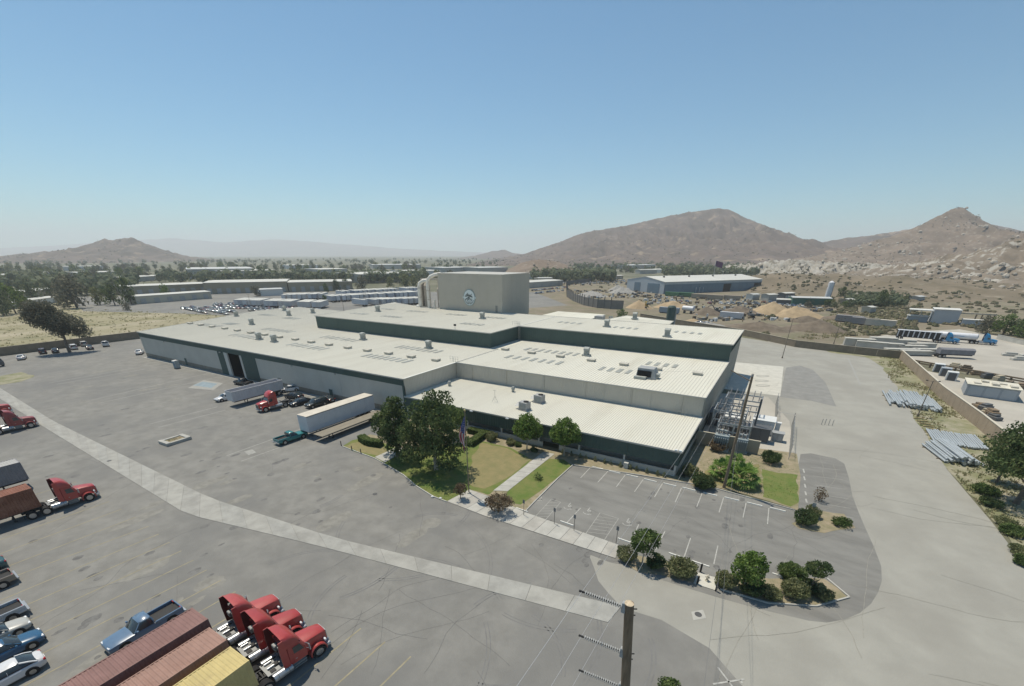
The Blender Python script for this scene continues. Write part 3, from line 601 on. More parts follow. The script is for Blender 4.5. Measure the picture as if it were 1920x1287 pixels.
MB().box(-6.2,2.5,2.0,2.3,21.2,21.6).box(-6.2,-5.9,2.0,5.5,9,21.2).box(2.2,2.5,2.0,5.5,9,21.2).box(-6.2,2.5,5.2,5.5,21.2,21.6).box(1.5,5,1.2,1.4,17.2,17.45).build('support_frame', mDuctR, dc)
for k in range(2): MB().cyl((1.6+k*2.6,.2,11.5),(1.6+k*2.6,.2,13.6),.35,n=10).cyl((1.6+k*2.6,.2,13.6),(1.6+k*2.6,.2,14.6),.5,.2,10).build('blower', mDuct, dc)

# ------------------------------------------------------------------ hills and mountains
def interp(pts, x):
    if x <= pts[0][0]: return pts[0][1]
    for (a, b), (c, d) in zip(pts, pts[1:]):
        if x <= c: return b+(d-b)*(x-a)/(c-a)
    return pts[-1][1]
def fbm(x, y, z=0, o=5, h=.9): return mnoise.fractal((x, y, z), h, 2.0, o)
def rid(x, y, z=0, o=5): return mnoise.ridged_multi_fractal((x, y, z), .9, 2.0, o, 1.0, 2.0)
GRID = {}
def hill(name, sil, D, front, back, m, nu=150, nv=44, gully=.28, gs=220.0, seed=0, crest=.03, pw=1.25, zmin=-6, jag=1.6):
    x0, x1 = sil[0][0], sil[-1][0]; V = []; 
    for i in range(nu+1):
        px = x0+(x1-x0)*i/nu; top = far(px, interp(sil, px)-jag*abs(fbm(px*.045, seed*1.7, 0, 4))-.4*jag*fbm(px*.2, seed, 3, 3), D)
        for j in range(nv+1):
            u = -1+2*j/nv; t = u*(front if u < 0 else back)
            s = max(0, 1-abs(u))**pw if abs(u) > 1e-6 else 1
            p = Vector((top.x, top.y, 0)) + _H*t
            lat = (px-960)/FPX*D
            wx, wy = lat/gs + .35*fbm(lat/gs*.7, t/gs*.7, seed+11), t/gs*.45
            n = abs(fbm(wx, wy, seed, 3))*1.1 + abs(fbm(wx*2.7, wy*2.3, seed+5, 3))*.5 + abs(fbm(wx*8, wy*8, seed+3, 3))*.22
            e = min(1, abs(u)*3.0+crest)
            h = top.z*s*(1-min(.8, gully*1.25*n*e))
            if crest >= .3: h += gully*5*fbm(wx*6, t/gs*6, seed+9, 4)*min(1,(1-abs(u))*3)*min(1,abs(u)*6+.3)
            edge = min(1, min(i, nu-i)/6)
            V.append((p.x, p.y, zmin + (h-zmin)*edge*min(1, (1-abs(u))*8)))
    mb = MB(); n = nv+1
    mb.add(V, [(i*n+j, (i+1)*n+j, (i+1)*n+j+1, i*n+j+1) for i in range(nu) for j in range(nv)])
    o = mb.build(name, m, None, 80); o['kind'] = 'structure'; GRID[name] = (V, nu, nv); return o
mMtn = mat('mountain_scrub', (.150,.112,.092), .97, rgb2=(.088,.070,.056), scale=.012, coords='World', detail=10, bump=.6, bscale=.05, second=((.30,.23,.165), .02, .57, .68, .75))
mMtn2 = mat('boulder_hill', (.215,.165,.125), .97, rgb2=(.135,.105,.078), scale=.02, coords='World', detail=10, bump=.8, bscale=.12, second=((.30,.26,.21), .11, .56, .66, .8))
mMtnF = mat('far_mountain', (.16,.14,.12), .97, var=.2, scale=.004, coords='World')
mQuar = mat('quarry_rock', (.22,.182,.142), .95, rgb2=(.14,.115,.085), scale=.05, coords='World', detail=10, bump=1.0, bscale=.35, second=((.40,.38,.335), .07, .54, .61, .85))
mQface = mat('quarry_white_rock', (.40,.385,.345), .95, rgb2=(.27,.24,.195), scale=.07, coords='World', detail=10, bump=1.0, bscale=.35, second=((.16,.14,.105), .06, .52, .60, .9))
mScrub = mat('scrub_slope', (.215,.175,.125), .97, rgb2=(.135,.112,.072), scale=.03, coords='World', detail=9, bump=.6, bscale=.3, second=((.37,.33,.26), .05, .60, .70, .8))
hill('distant_mountains', [(-500,468),(-200,462),(0,466),(100,461),(190,455),(320,447),(420,455),(520,449),(640,458),(760,468),(900,474),(1000,478)], 11500, 2200, 1200, mMtnF, 110, 20, seed=2)
hill('distant_hills', [(700,493),(790,487),(850,486),(890,480),(922,472),(945,469),(962,475),(990,478),(1030,486),(1080,494)], 4200, 700, 800, mMtn, 60, 24, seed=4)
hill('mountain', [(860,497),(925,487),(985,476),(1002,470),(1050,454),(1082,440),(1120,432),(1180,422),(1232,410),(1282,399),(1335,392),(1350,391),(1366,393),(1386,403),(1412,415),(1442,436),(1480,456),(1515,463),(1580,474),(1660,490)], 2500, 1250, 900, mMtn, 300, 90, gully=.62, gs=210, seed=9)
hill('rear_ridge', [(1420,470),(1490,456),(1540,455),(1580,448),(1640,441),(1700,431),(1790,424),(1850,419),(1892,428),(1920,434),(2010,446),(2120,470)], 2300, 800, 600, mMtn, 160, 50, seed=12, gully=.4)
hill('boulder_hill', [(1500,487),(1560,474),(1600,465),(1642,452),(1682,440),(1722,424),(1760,405),(1784,392),(1800,389),(1812,393),(1828,413),(1862,428),(1902,446),(1960,466),(2050,490)], 1350, 620, 420, mMtn2, 230, 80, gully=.40, gs=110, seed=15, crest=.05, jag=2.6)
hill('quarry_slope', [(1600,533),(1680,516),(1730,503),(1780,490),(1830,474),(1868,458),(1900,448),(1940,438),(2030,425),(2160,440),(2300,480)], 560, 260, 240, mQuar, 170, 70, gully=.55, gs=36, seed=21, crest=.35, pw=1.05)
hill('quarry_face', [(1395,503),(1425,494),(1455,486),(1500,486),(1560,490),(1610,493),(1660,494),(1690,500),(1715,512),(1740,523)], 800, 100, 240, mQface, 150, 44, gully=.9, gs=26, seed=25, crest=.3, pw=.6)
hill('scrub_slope', [(1330,520),(1440,512),(1560,512),(1660,516),(1760,522),(1860,528),(2000,536),(2200,545)], 470, 170, 200, mScrub, 90, 26, gully=.5, gs=60, seed=28, crest=.3)
hill('mound_hill', [(930,521),(958,503),(978,493),(1003,487),(1022,488),(1045,491),(1070,500),(1092,511),(1120,521)], 760, 130, 150, mMtn2, 60, 30, gully=.25, gs=60, seed=31)
hill('left_hill', [(-320,484),(-100,485),(0,483),(30,480),(62,477),(100,473),(140,469),(165,463),(182,453),(196,450),(215,451),(232,447),(247,446),(262,454),(290,467),(320,481),(350,490),(390,496)], 2300, 600, 500, mMtn, 190, 60, gully=.5, gs=110, seed=34, jag=5)

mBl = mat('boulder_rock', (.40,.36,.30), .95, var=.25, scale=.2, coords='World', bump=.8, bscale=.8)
mBlD = mat('boulder_dark_rock', (.26,.22,.17), .95, var=.25, scale=.2, coords='World', bump=.8, bscale=.8)  # darker rock colour that some boulders get by chance
def boulders(hname, n, lo, hi, seed, ulim=(-.95,.1)):
    V, nu, nv = GRID[hname]; r = random.Random(seed); mb = MB()
    for k in range(n):
        i = r.randrange(4, nu-4); j = r.randrange(int((ulim[0]+1)/2*nv), int((ulim[1]+1)/2*nv)+1); x, y, z = V[i*(nv+1)+j]
        if mnoise.noise((x*.012, y*.012, seed)) < r.uniform(-.25,.3): continue
        q = r.uniform(lo,hi)*r.choice([.6,.8,1,1.3]); x += r.uniform(-6,6); y += r.uniform(-6,6); ph = r.random()*50
        ring = lambda zz, rr: [(x+q*rr*math.cos(t)*(1+.3*mnoise.noise((t,ph,zz))), y+q*rr*math.sin(t)*(1+.3*mnoise.noise((t,ph,zz+4))), z+q*zz) for t in [2*PI*a/6 for a in range(6)]]
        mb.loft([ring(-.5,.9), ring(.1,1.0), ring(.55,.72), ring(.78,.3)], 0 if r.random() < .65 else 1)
    o = mb.build('boulders', [mBl, mBlD]); tag(o, 'pale boulders strewn over the %s' % hname.replace('_',' '), 'boulders', kind='stuff')
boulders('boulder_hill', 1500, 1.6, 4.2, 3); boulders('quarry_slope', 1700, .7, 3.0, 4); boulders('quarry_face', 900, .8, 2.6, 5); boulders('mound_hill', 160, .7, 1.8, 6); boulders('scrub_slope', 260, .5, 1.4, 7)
mScA = mat('scrub_bush_dark', (.075,.078,.042), .95, var=.2, scale=.1, coords='World'); mScB = mat('scrub_bush_pale', (.13,.115,.07), .95, var=.2, scale=.1, coords='World')
def bush(mb, r, x, y, z, q):
    for k in range(3):
        a = r.uniform(0,6.28); ox, oy = math.cos(a)*q*.45, math.sin(a)*q*.45; ring = lambda zz, rr: [(x+ox+q*rr*math.cos(t+a), y+oy+q*rr*math.sin(t+a), z+q*zz) for t in [2*PI*i/5 for i in range(5)]]
        mb.loft([ring(-.1,.42), ring(.25,.62*r.uniform(.8,1.2)), ring(.62*r.uniform(.8,1.3),.25)], r.randrange(2))
def scrub_on(hname, n, lo, hi, seed, ulim=(-.95,.05)):
    V, nu, nv = GRID[hname]; r = random.Random(seed); mb = MB()
    for k in range(n):
        i = r.randrange(4, nu-4); j = r.randrange(int((ulim[0]+1)/2*nv), int((ulim[1]+1)/2*nv)+1); x, y, z = V[i*(nv+1)+j]
        if mnoise.noise((x*.01, y*.01, seed)) < r.uniform(-.3,.3): continue
        bush(mb, r, x+r.uniform(-9,9), y+r.uniform(-9,9), z-.3, r.uniform(lo,hi))
    tag(mb.build('scrub', [mScA, mScB]), 'dark scrub bushes dotted over the %s' % hname.replace('_',' '), 'scrub', kind='stuff')
scrub_on('boulder_hill', 2200, .9, 2.2, 13); scrub_on('scrub_slope', 1500, .8, 2.0, 14); scrub_on('quarry_slope', 700, .8, 2.0, 15); scrub_on('mountain', 4200, 1.2, 3.2, 16); scrub_on('left_hill', 1800, 2.0, 4.5, 17); scrub_on('quarry_face', 260, 1.2, 3.0, 18)
mb = MB(); rs = random.Random(19)
for k in range(2600):
    px, py = rs.choice([(rs.uniform(1120,1700), rs.uniform(512,548)), (rs.uniform(1500,1920), rs.uniform(548,618)), (rs.uniform(1000,1240), rs.uniform(508,532)), (rs.uniform(1430,1720), rs.uniform(574,630)), (rs.uniform(-20,420), rs.uniform(505,560))])
    if 1160 < px < 1430 and 512 < py < 556: continue
    x, y = G(px, py)
    if mnoise.noise((x*.02, y*.02, 5)) < rs.uniform(-.35,.25): continue
    bush(mb, rs, x, y, 0, rs.uniform(.6,2.2))
tag(mb.build('scrub', [mScA, mScB]), 'dark scrub bushes dotted over the valley floor', 'scrub', kind='stuff')

# ------------------------------------------------------------------ trees and shrubs
def leafmat(name, rgb): return mat(name, tuple(c*1.34 for c in rgb), .75, var=.25, scale=.8, spec=.2, trans=.30)
def leaves3(n, a, b, c): return [leafmat('leaf_%s_shade' % n, a), leafmat('leaf_%s_mid' % n, b), leafmat('leaf_%s_tip' % n, c)]  # three leaf colours per plant, mixed by noise and chance
LM = {
 'dark': leaves3('dark', (.042,.066,.027), (.066,.094,.036), (.105,.132,.052)),
 'mid': leaves3('green', (.055,.085,.028), (.085,.125,.038), (.130,.165,.058)),
 'bright': leaves3('bright', (.066,.105,.026), (.100,.160,.036), (.160,.215,.060)),
 'olive': leaves3('olive', (.098,.110,.050), (.142,.152,.072), (.200,.205,.105)),
 'brown': leaves3('brown', (.105,.078,.050), (.160,.118,.076), (.205,.165,.105)),
 'euc': leaves3('grey_green', (.072,.076,.054), (.112,.112,.080), (.160,.150,.112)),
 'farg': leaves3('far', (.058,.076,.044), (.082,.102,.056), (.112,.126,.074)),
 'dryweed': leaves3('dry_weed', (.17,.155,.085), (.24,.21,.125), (.13,.14,.065)),
}
mBark = mat('bark', (.17,.135,.105), .95, var=.25, scale=3, bump=.6, bscale=9)
mBarkP = mat('bark_pale', (.36,.32,.27), .95, var=.2, scale=3, bump=.5, bscale=9)
def crown(lobes, n, size, seed, fill=.55, flat=.0, clump=.9):
    r = random.Random(seed); mb = MB(); tot = sum(l[3]*l[4]*l[5] for l in lobes)
    for l in lobes:
        k = int(n*l[3]*l[4]*l[5]/tot)+1
        for _ in range(k):
            while 1:
                d = Vector((r.uniform(-1,1), r.uniform(-1,1), r.uniform(-1,1)))
                if .05 < d.length <= 1: break
            d = d.normalized()*(fill+(1-fill)*r.random()**.7)
            c = Vector((l[0]+d.x*l[3], l[1]+d.y*l[4], l[2]+d.z*l[5]))
            g_ = mnoise.noise(c*clump+Vector((seed,0,0)))
            if g_ < -.32 and r.random() < .75: continue               # gaps
            c += Vector((mnoise.noise(c*1.3), mnoise.noise(c*1.3+Vector((9,0,0))), mnoise.noise(c*1.3+Vector((0,9,0)))))*size*1.4
            s = size*r.uniform(.6,1.35)
            a = Vector((r.gauss(0,1), r.gauss(0,1), r.gauss(0,.6)-flat)).normalized(); b = a.orthogonal().normalized(); e = a.cross(b)
            th = r.uniform(0,6.28); b, e = b*math.cos(th)+e*math.sin(th), e*math.cos(th)-b*math.sin(th)
            mi = 1+(g_ > .16)-(g_ < -.08)
            if r.random() < .25: mi = r.randint(0,2)
            mb.add([c-b*s*.5, c+e*s*.33+a*s*.1, c+b*s*.55, c-e*s*.33+a*s*.1], [(0,1,2,3)], mi)
    return mb
def trunk(h, r0, limbs, seed, lean=(0,0)):
    r = random.Random(seed); mb = MB(); path = [(0,0,-.1)]
    for k in range(1,5): path.append((lean[0]*h*k/4+r.uniform(-.05,.05)*h*.3, lean[1]*h*k/4+r.uniform(-.05,.05)*h*.3, h*k/4))
    mb.tube(path, [r0*1.25, r0, r0*.85, r0*.7, r0*.5], 8)
    for k in range(limbs):
        t = r.uniform(.45,.95); i = min(3, int(t*4)); p = Vector(path[i]).lerp(Vector(path[i+1]), t*4-i); a = r.uniform(0,6.28); L = h*r.uniform(.35,.6)
        q = p+Vector((math.cos(a)*L*.6, math.sin(a)*L*.6, L*.55)); mid = p.lerp(q,.5)+Vector((0,0,-L*.06))
        mb.tube([p,mid,q], [r0*.5,r0*.34,r0*.14], 6)
    return mb
def tree(name, label, loc, cr, tr, leaf='dark', bark=None, group=None, rz=0, cat='tree'):
    o = thing(name, label, cat, (*loc, .0), rz, group)
    cr.build('crown', LM[leaf], o)
    if tr: tr.build('trunk', bark or mBark, o, 60)
    return o
def topz(px, yb, yt):
    x, y = G(px, yb); d = math.hypot(x-CX, y-CY)
    r_ = ray(px, yt); return CZ + r_.z*d/math.hypot(r_.x, r_.y)
# the two big dark trees, the tree behind them
def bigcrown(h, w, seed, n, base=1.6):
    r = random.Random(seed); L = [(0,0,base+(h-base)*.46,w*.30,w*.30,h*.34)]
    for k in range(17):
        t = (k+.5)/17; z_ = base+(h-base)*(.08+.80*t); rad = w*.35*math.sqrt(max(.04, 1-((t-.34)/.72)**2)); a = k*2.4+r.uniform(-.5,.5); q = w*r.uniform(.15,.22)*(1-.25*t)
        L.append((math.cos(a)*rad, math.sin(a)*rad, z_+r.uniform(-.3,.3), q, q, q*.82))
    L.append((r.uniform(-.5,.5),r.uniform(-.3,.3),h*.90,w*.16,w*.16,h*.09))
    return crown(L, n, .36, seed, .5, clump=.6)
tree('shade_tree', 'tallest dark green tree on the lawn, just left of the flag', G(818,882), bigcrown(12.6,10.2,3,12500), trunk(6.5,.28,7,3), 'dark', mBarkP)
tree('shade_tree', 'big dark tree at the left edge of the lawn beside the white trailer', G(746,858), bigcrown(10.4,7.4,8,8500,1.2), trunk(5,.24,6,8), 'dark', mBark)
tree('shade_tree', 'lighter green rounded tree behind the tallest dark tree', (15.6,-5.2), crown([(0,0,4.2,2.6,2.6,2.0),(1.0,.5,3.2,1.8,1.8,1.4),(-1.2,.3,3.6,1.7,1.7,1.5)], 3500,.32,5), trunk(3,.15,4,5), 'mid')
rc = lambda s, n=5600: crown([(0,0,4.3,2.35,2.35,1.9),(.9,.4,3.6,1.6,1.6,1.2),(-.9,-.3,3.8,1.6,1.6,1.3),(.2,-.8,3.7,1.5,1.4,1.2),(0,0,5.7,1.3,1.3,1.0)], n, .30, s, .6)
tree('round_tree', 'round bright green tree left of the office entrance', G(988,846), rc(21), trunk(2.7,.11,5,21), 'bright', mBarkP, 'round trees by the entrance')
tree('round_tree', 'round bright green tree right of the office entrance', G(1057,856), rc(22), trunk(2.7,.11,5,22), 'bright', mBarkP, 'round trees by the entrance')
tree('small_tree', 'small brown-leaved tree beside the flagpole', G(864,937), crown([(0,0,1.75,.95,.95,.75),(.3,.1,2.2,.6,.6,.5),(-.4,.2,1.5,.6,.6,.5)], 1100,.2,31,.3), trunk(1.3,.06,5,31), 'brown', mBark)
tree('small_tree', 'wide brown-leaved bush on the pavement corner right of the flagpole', G(935,962), crown([(0,0,1.7,1.8,1.7,1.0),(.9,.3,1.9,1.0,1.0,.7),(-1.0,-.2,1.6,1.0,1.0,.7)], 2300,.22,32,.3), trunk(1.1,.09,7,32), 'brown', mBark)
# lot shrubs and small trees
def shrub(px, py, w, h, leaf, label, seed, group='shrubs in the parking lot beds', n=None, d=None):
    w *= 1.28; h *= 1.22; d = d or w; L = [(0,0,h*.42,w*.42,d*.42,h*.42)]; r = random.Random(seed)
    for k in range(6):
        a = k*1.05+r.random(); L.append((math.cos(a)*w*.26, math.sin(a)*d*.26, h*(.34+.24*r.random()), w*.24, d*.24, h*.30))
    st = MB()
    for k in range(5):
        a = k*1.26+r.random(); st.tube([(0,0,0),(math.cos(a)*w*.12,math.sin(a)*w*.12,h*.3),(math.cos(a)*w*.28,math.sin(a)*w*.28,h*.6)],[.04,.03,.015],5)
    o = thing('shrub', label, 'shrub', (*G(px, py), .03), 0, group)
    crown(L, n or int(900+500*w*h), .18 if w < 3 else .21, seed, .55).build('foliage', LM[leaf], o); st.build('stems', mBark, o)
    return o
shrub(1174,1050,1.9,1.5,'olive','round olive shrub at the right end of the pavement, leftmost of the front bed',41)
shrub(1228,1062,1.9,1.4,'dark','dark shrub in the shade of the round-crowned lot tree',42)
shrub(1276,1078,2.5,1.7,'olive','widest olive shrub, just left of the hydrant pad',43)
shrub(1359,1100,1.8,1.6,'olive','upright olive shrub just right of the hydrant pad',44)
shrub(1408,1112,2.0,1.3,'dark','dark low shrub under the bright green lot tree',45)
shrub(1446,1122,1.6,1.1,'olive','small low shrub between the bright tree and the last shrub clump',46)
shrub(1482,1085,2.3,1.6,'mid','broad green shrub at the back of the last clump',47)
shrub(1488,1118,2.2,1.7,'olive','big olive shrub at the front of the last clump',48)
shrub(1520,1110,1.7,1.2,'dark','dark shrub under the small dark tree at the end of the bed',49)
shrub(1543,1122,1.5,1.2,'olive','olive shrub at the right tip of the front bed',50)
shrub(1506,982,2.3,1.7,'dark','dark green shrub on the left of the gravel island',51)
shrub(1524,968,1.5,1.4,'olive','taller sparse shrub on the gravel island',52)
shrub(1577,985,2.0,.8,'mid','low spreading green shrub on the right of the gravel island',53)
shrub(1534,940,1.4,2.0,'brown','thin twiggy shrub behind the gravel island',58,n=350)
tree('lot_tree', 'small round-crowned dark tree at the left of the front bed', G(1203,1060), crown([(0,0,3.2,1.4,1.4,1.25),(.5,.2,3.8,.9,.9,.75),(-.5,0,2.5,.9,.9,.7)],2700,.25,54,.5), trunk(2.0,.07,4,54), 'mid', mBarkP)
tree('lot_tree', 'bright yellow-green tree in the middle of the front bed', G(1393,1108), crown([(0,0,3.2,1.45,1.45,1.35),(.5,.2,3.9,.9,.9,.75),(-.5,.1,2.3,1.1,1.1,.95),(.6,-.4,2.2,.9,.9,.8)],3600,.25,55,.5), trunk(2.0,.08,4,55), 'bright', mBarkP)
tree('lot_tree', 'small dark tree rising from the last shrub clump', G(1516,1112), crown([(0,0,3.0,1.05,1.05,.8),(.4,.2,3.3,.6,.6,.5),(-.5,-.2,2.7,.6,.6,.5)],1400,.22,56,.45), trunk(2.1,.06,4,56), 'dark', mBark)
shrub(1255,1300,1.6,1.0,'mid','green bush cut by the bottom edge near the wooden pole',57,'shrubs along the drive')
# garden right of the offices
shrub(1443,868,2.6,1.8,'dark','clipped round dark bush before the substation wall',61,'garden bushes')
shrub(1316,915,2.8,2.0,'dark','large clipped dark bush at the office corner',62,'garden bushes')
shrub(1292,892,2.0,1.7,'olive','loose olive bush between the office corner and the clipped bush',63,'garden bushes')
shrub(1345,845,2.6,1.7,'brown','rusty brown bush against the substation wall',64,'garden bushes')
mFrond = leafmat('palm_frond',(.085,.15,.032)); mFrond2 = leafmat('palm_frond_pale',(.17,.23,.065))
def palm(px, py, h, nf, L, seed, label):
    r = random.Random(seed); o = thing('fan_palm', label, 'palm', (*G(px,py),.04), 0, 'fan palms in the garden')
    MB().tube([(0,0,0),(.03,0,h*.5),(0,.03,h)],[.26,.22,.18],8).build('trunk', mBark, o, 50)
    for k in range(nf):
        a = k*2.399; el = R(75-85*((k+.5)/nf)); d = Vector((math.cos(a)*math.cos(el), math.sin(a)*math.cos(el), math.sin(el))); s = L*r.uniform(.75,1.1)
        side = d.cross(Vector((0,0,1))).normalized(); up = side.cross(d)
        p = Vector((0,0,h)); q = p+d*s*.55; mb = MB().tube([p, q], [.03,.02], 4)
        for j in range(11):
            t = R(-75+15*j); dd = (d*math.cos(t)+side*math.sin(t)); e = q+dd*s*.5-Vector((0,0,.25*s*abs(math.sin(t))+.08)); n_ = (side*math.cos(t)-d*math.sin(t)).normalized()*.11
            mb.add([q, q+dd*s*.28+n_, e, q+dd*s*.28-n_], [(0,1,2,3)], 0 if j % 3 else 1)
        mb.build('frond', [mFrond, mFrond2], o)
palm(1388,908,1.1,34,2.7,3,'large fan palm right of the wooden pole in the garden'); palm(1352,895,.9,26,2.4,5,'fan palm left of the wooden pole in the garden'); palm(1374,880,.8,20,2.0,9,'smaller fan palm behind the wooden pole')
# hedges and round clipped bushes at the offices
def hedge(label, pts, w, h, seed):
    r = random.Random(seed); o = thing('hedge', label, 'hedge', (*pts[0], 0), 0, 'clipped hedges'); mb = MB(); core = MB(); b = Vector(pts[0])
    for i in range(len(pts)-1):
        p, q = Vector(pts[i])-b, Vector(pts[i+1])-b; core.bar((p.x,p.y,h*.46),(q.x,q.y,h*.46), w*.86, h*.9)
        d = (q-p); s = Vector((-d.y, d.x)).normalized()*w/2
        for _ in range(int(d.length*340)):
            t, u, v = r.random(), r.uniform(-1,1), r.random(); k = r.randint(0,2)
            if k == 0: v = 1
            else: u = -1 if k == 1 else 1
            c = p+d*t+s*u; c = Vector((c.x, c.y, .06+v*h*.95)); a = Vector((r.gauss(0,1),r.gauss(0,1),r.gauss(0,1))).normalized(); e = a.orthogonal()*.09; f_ = a.cross(e)
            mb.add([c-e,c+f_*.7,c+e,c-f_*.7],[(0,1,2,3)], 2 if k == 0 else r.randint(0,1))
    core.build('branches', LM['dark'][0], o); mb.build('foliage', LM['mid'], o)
hedge('low clipped hedge curving from the left lawn behind the dark trees', [G(678,826),G(690,834),G(716,838)], 1.3, 1.1, 3)
hedge('low clipped hedge running out from the office wall behind the flag', [G(880,838),G(903,822),G(912,815)], 1.3, 1.0, 4)
hedge('low hedge along the office wall behind the round bushes', [(16.5,-1.2),(21.5,-1.2)], 1.2, 1.0, 5)
for px, py, w_, h_, lf, t in ((922,826,2.1,1.5,'olive','large clipped round bush with a flat top by the office wall'),(958,834,1.6,1.0,'olive','smaller clipped round bush right of the large one'),(972,838,1.0,.8,'mid','small ball bush left of the entrance tree'),(1002,848,1.1,.8,'dark','low dark bush under the left entrance tree')):
    shrub(px, py, w_, h_, lf, t, int(px), 'clipped bushes at the offices')
for i in range(13):
    x = 35.6+i*1.38; o = thing('small_conifer', 'tiny clipped conifer along the low office wall, %s from the left' % ORD[i], 'shrub', (x+(i%3)*.2,-1.15,.04), 0, 'tiny conifers along the office wall')
    crown([(0,0,.4,.28,.28,.42),(0,0,.75,.16,.16,.25)],160,.12,70+i,.5).build('foliage', LM['olive'], o); MB().cyl((0,0,0),(0,0,.4),.03,n=5).build('stem', mBark, o)
for i, (px, py) in enumerate(((1003,905),(1078,920),(1060,870))): pass
shrub(1010,900,1.3,.9,'mid','wispy young plant on the lawn strip right of the path',75,'lawn plants',n=260)
# big dark pine at the right edge and bushes on the verge
tree('pine_tree', 'big dark pine at the right edge of the picture', G(1905,945), crown([tuple(c*1.28 for c in l) for l in [(0,0,6,3.4,3.4,2.2),(-2.3,-1,4.6,2.4,2.2,1.4),(2,1,5.2,2.8,2.8,1.8),(-1.2,1.8,6.8,2.0,2.0,1.4),(.6,0,8.2,2.0,2.0,1.3),(-2.6,1.2,5.8,1.8,1.6,1.1),(.5,-2.6,4.4,2.4,1.8,1.3),(-.4,0,9.2,1.0,1.0,.9)]],14000,.34,81,.45,clump=.5), trunk(6,.3,8,81), 'dark', mBark)
tree('pine_tree', 'lighter green pine in front of the big dark pine', G(1868,905), crown([(0,0,3.2,2.2,2.0,1.3),(-.9,.5,3.9,1.4,1.3,.9),(1,-.5,2.6,1.6,1.4,.9),(.3,1,4.6,1.0,1.0,.7)],4200,.28,82,.45), trunk(3,.16,5,82), 'mid', mBark)
for i, (px, py, w_, h_, lf) in enumerate(((1846,925,2.6,1.1,'mid'),(1856,948,2.2,1.0,'dark'),(1884,985,2.0,.8,'olive'),(1898,1002,2.4,1.0,'mid'),(1912,1040,2.2,.9,'olive'),(1916,1058,1.6,.9,'mid'))):
    shrub(px, py, w_, h_, lf, 'low weedy bush on the verge below the dark pine, %s from the top' % ['first','second','third','fourth','fifth','sixth'][i], 90+i, 'weedy bushes on the right verge')
# leaning wind-blown tree at the left wall
ev = crown([(l[0]*.95, l[1]*.95, l[2]*1.62+.6, l[3]*1.4, l[4]*1.4, l[5]*1.75) for l in [(-1.8,-2.2,6.6,3.2,3.2,2.3),(.6,-.2,6.2,3.0,3.0,2.1),(2.2,2.8,5.0,2.6,3.0,1.9),(-2.8,-3.8,8.2,2.2,2.4,1.7),(3.0,4.8,3.6,1.7,2.0,1.3),(-.3,-1.2,8.6,2.2,2.2,1.3),(-4.0,-5.2,6.8,1.6,1.7,1.3),(0,0,4.4,2.2,2.4,1.5)]],14000,.5,101,.3,clump=.4)
tree('windblown_tree', 'wide grey-green tree leaning over the block wall above parked cars', G(131,661), ev, trunk(9,.42,9,101,(.05,.02)), 'euc', mBark)

# far trees: a few grown shapes, each placed as a tree of its own
FT = []
r3 = random.Random(77)
TALL = [1,1.25,1,.85,1.1,1.35,.8,1.2,.95]
for k in range(9):
    leaf = ['farg','farg','dark','mid','euc','farg','olive','euc','farg'][k]; L = [(0,0,.46,.20,.20,.34)]
    for j in range(9):
        t = j/8; a = j*2.4+r3.random(); rad = .27*math.sqrt(max(.05, 1-((t-.35)/.75)**2))*(1.12-.12*TALL[k]); q = .13+.07*r3.random()
        L.append((math.cos(a)*rad, math.sin(a)*rad, .16+.66*t, q, q, q*.95))
    L.append((0,0,.87,.13,.13,.13))
    c = crown(L, 900, .075, 200+k, .45, clump=4.0).mesh('crown', LM[leaf]); t = MB().tube([(0,0,-.02),(.01,.01,.3),(.0,.02,.6)],[.03,.024,.012],6).mesh('trunk', mBark); FT.append((c, t))
FARLAB = {}
def fartree(px, yb, h, k, label, group, wide=1.0, r=None):
    x, y = G(px, yb); a = (r or r3).uniform(0,6.28)
    o = thing('tree', label, 'tree', (x, y, 0), a, group); o.scale = (h*wide, h*wide, h)
    put('crown', FT[k][0], o); put('trunk', FT[k][1], o)
    return o
near_l = [(8,592,535,1.0,0,'dark tree at the left edge beyond the field'),(30,588,528,.9,3,'yellowish green tree second from the left edge'),(48,583,538,.9,2,'dark narrow tree third from the left edge'),(66,570,525,1.0,1,'green tree in front of the far sheds at left'),(100,560,523,1.1,0,'broad green tree left of the huge grey-green tree'),(145,578,511,1.05,7,'huge grey-green tree beyond the field'),(128,575,522,1.0,4,'grey tree leaning on the huge grey-green tree'),(188,572,536,1.1,6,'rusty low tree right of the huge tree'),(216,573,530,.9,2,'dark green tree in the middle of the field edge'),(247,571,516,.75,2,'tall dark narrow tree before the beige warehouse'),(315,563,531,.85,3,'light green slim tree before the long warehouse'),(240,583,566,1.2,4,'small grey bush tree at the field corner'),(170,533,508,1.1,0,'tree behind the huge tree near the far roofs'),(300,527,505,.9,1,'dark tree by the far white roofs'),(482,556,534,1.2,7,'grey tree before the tan warehouse'),(612,548,530,.8,2,'round dark tree at the end of the tan warehouse'),(632,546,522,.8,1,'second tree at the end of the tan warehouse'),(650,545,520,.9,0,'third tree at the end of the tan warehouse'),(680,545,514,1.1,7,'loose grey-green tree behind the trailers'),(732,540,518,1.0,6,'olive tree left of the white ducts'),(760,541,512,1.2,6,'brownish tree just left of the white ducts'),(776,540,516,1.1,6,'brownish tree partly hidden by the white ducts'),(610,570,552,.7,2,'small dark tree between the white trailers'),(1165,600,578,1.3,3,'round light green tree behind the upper roof')]
for px, yb, yt, wd, k, t in near_l: fartree(px, yb, topz(px, yb, yt), k, t, 'trees beyond the factory', wd*1.0)
for px, yb, yt, wd, k, t in [(1418,572,546,1.0,2,'x')][:0]: pass
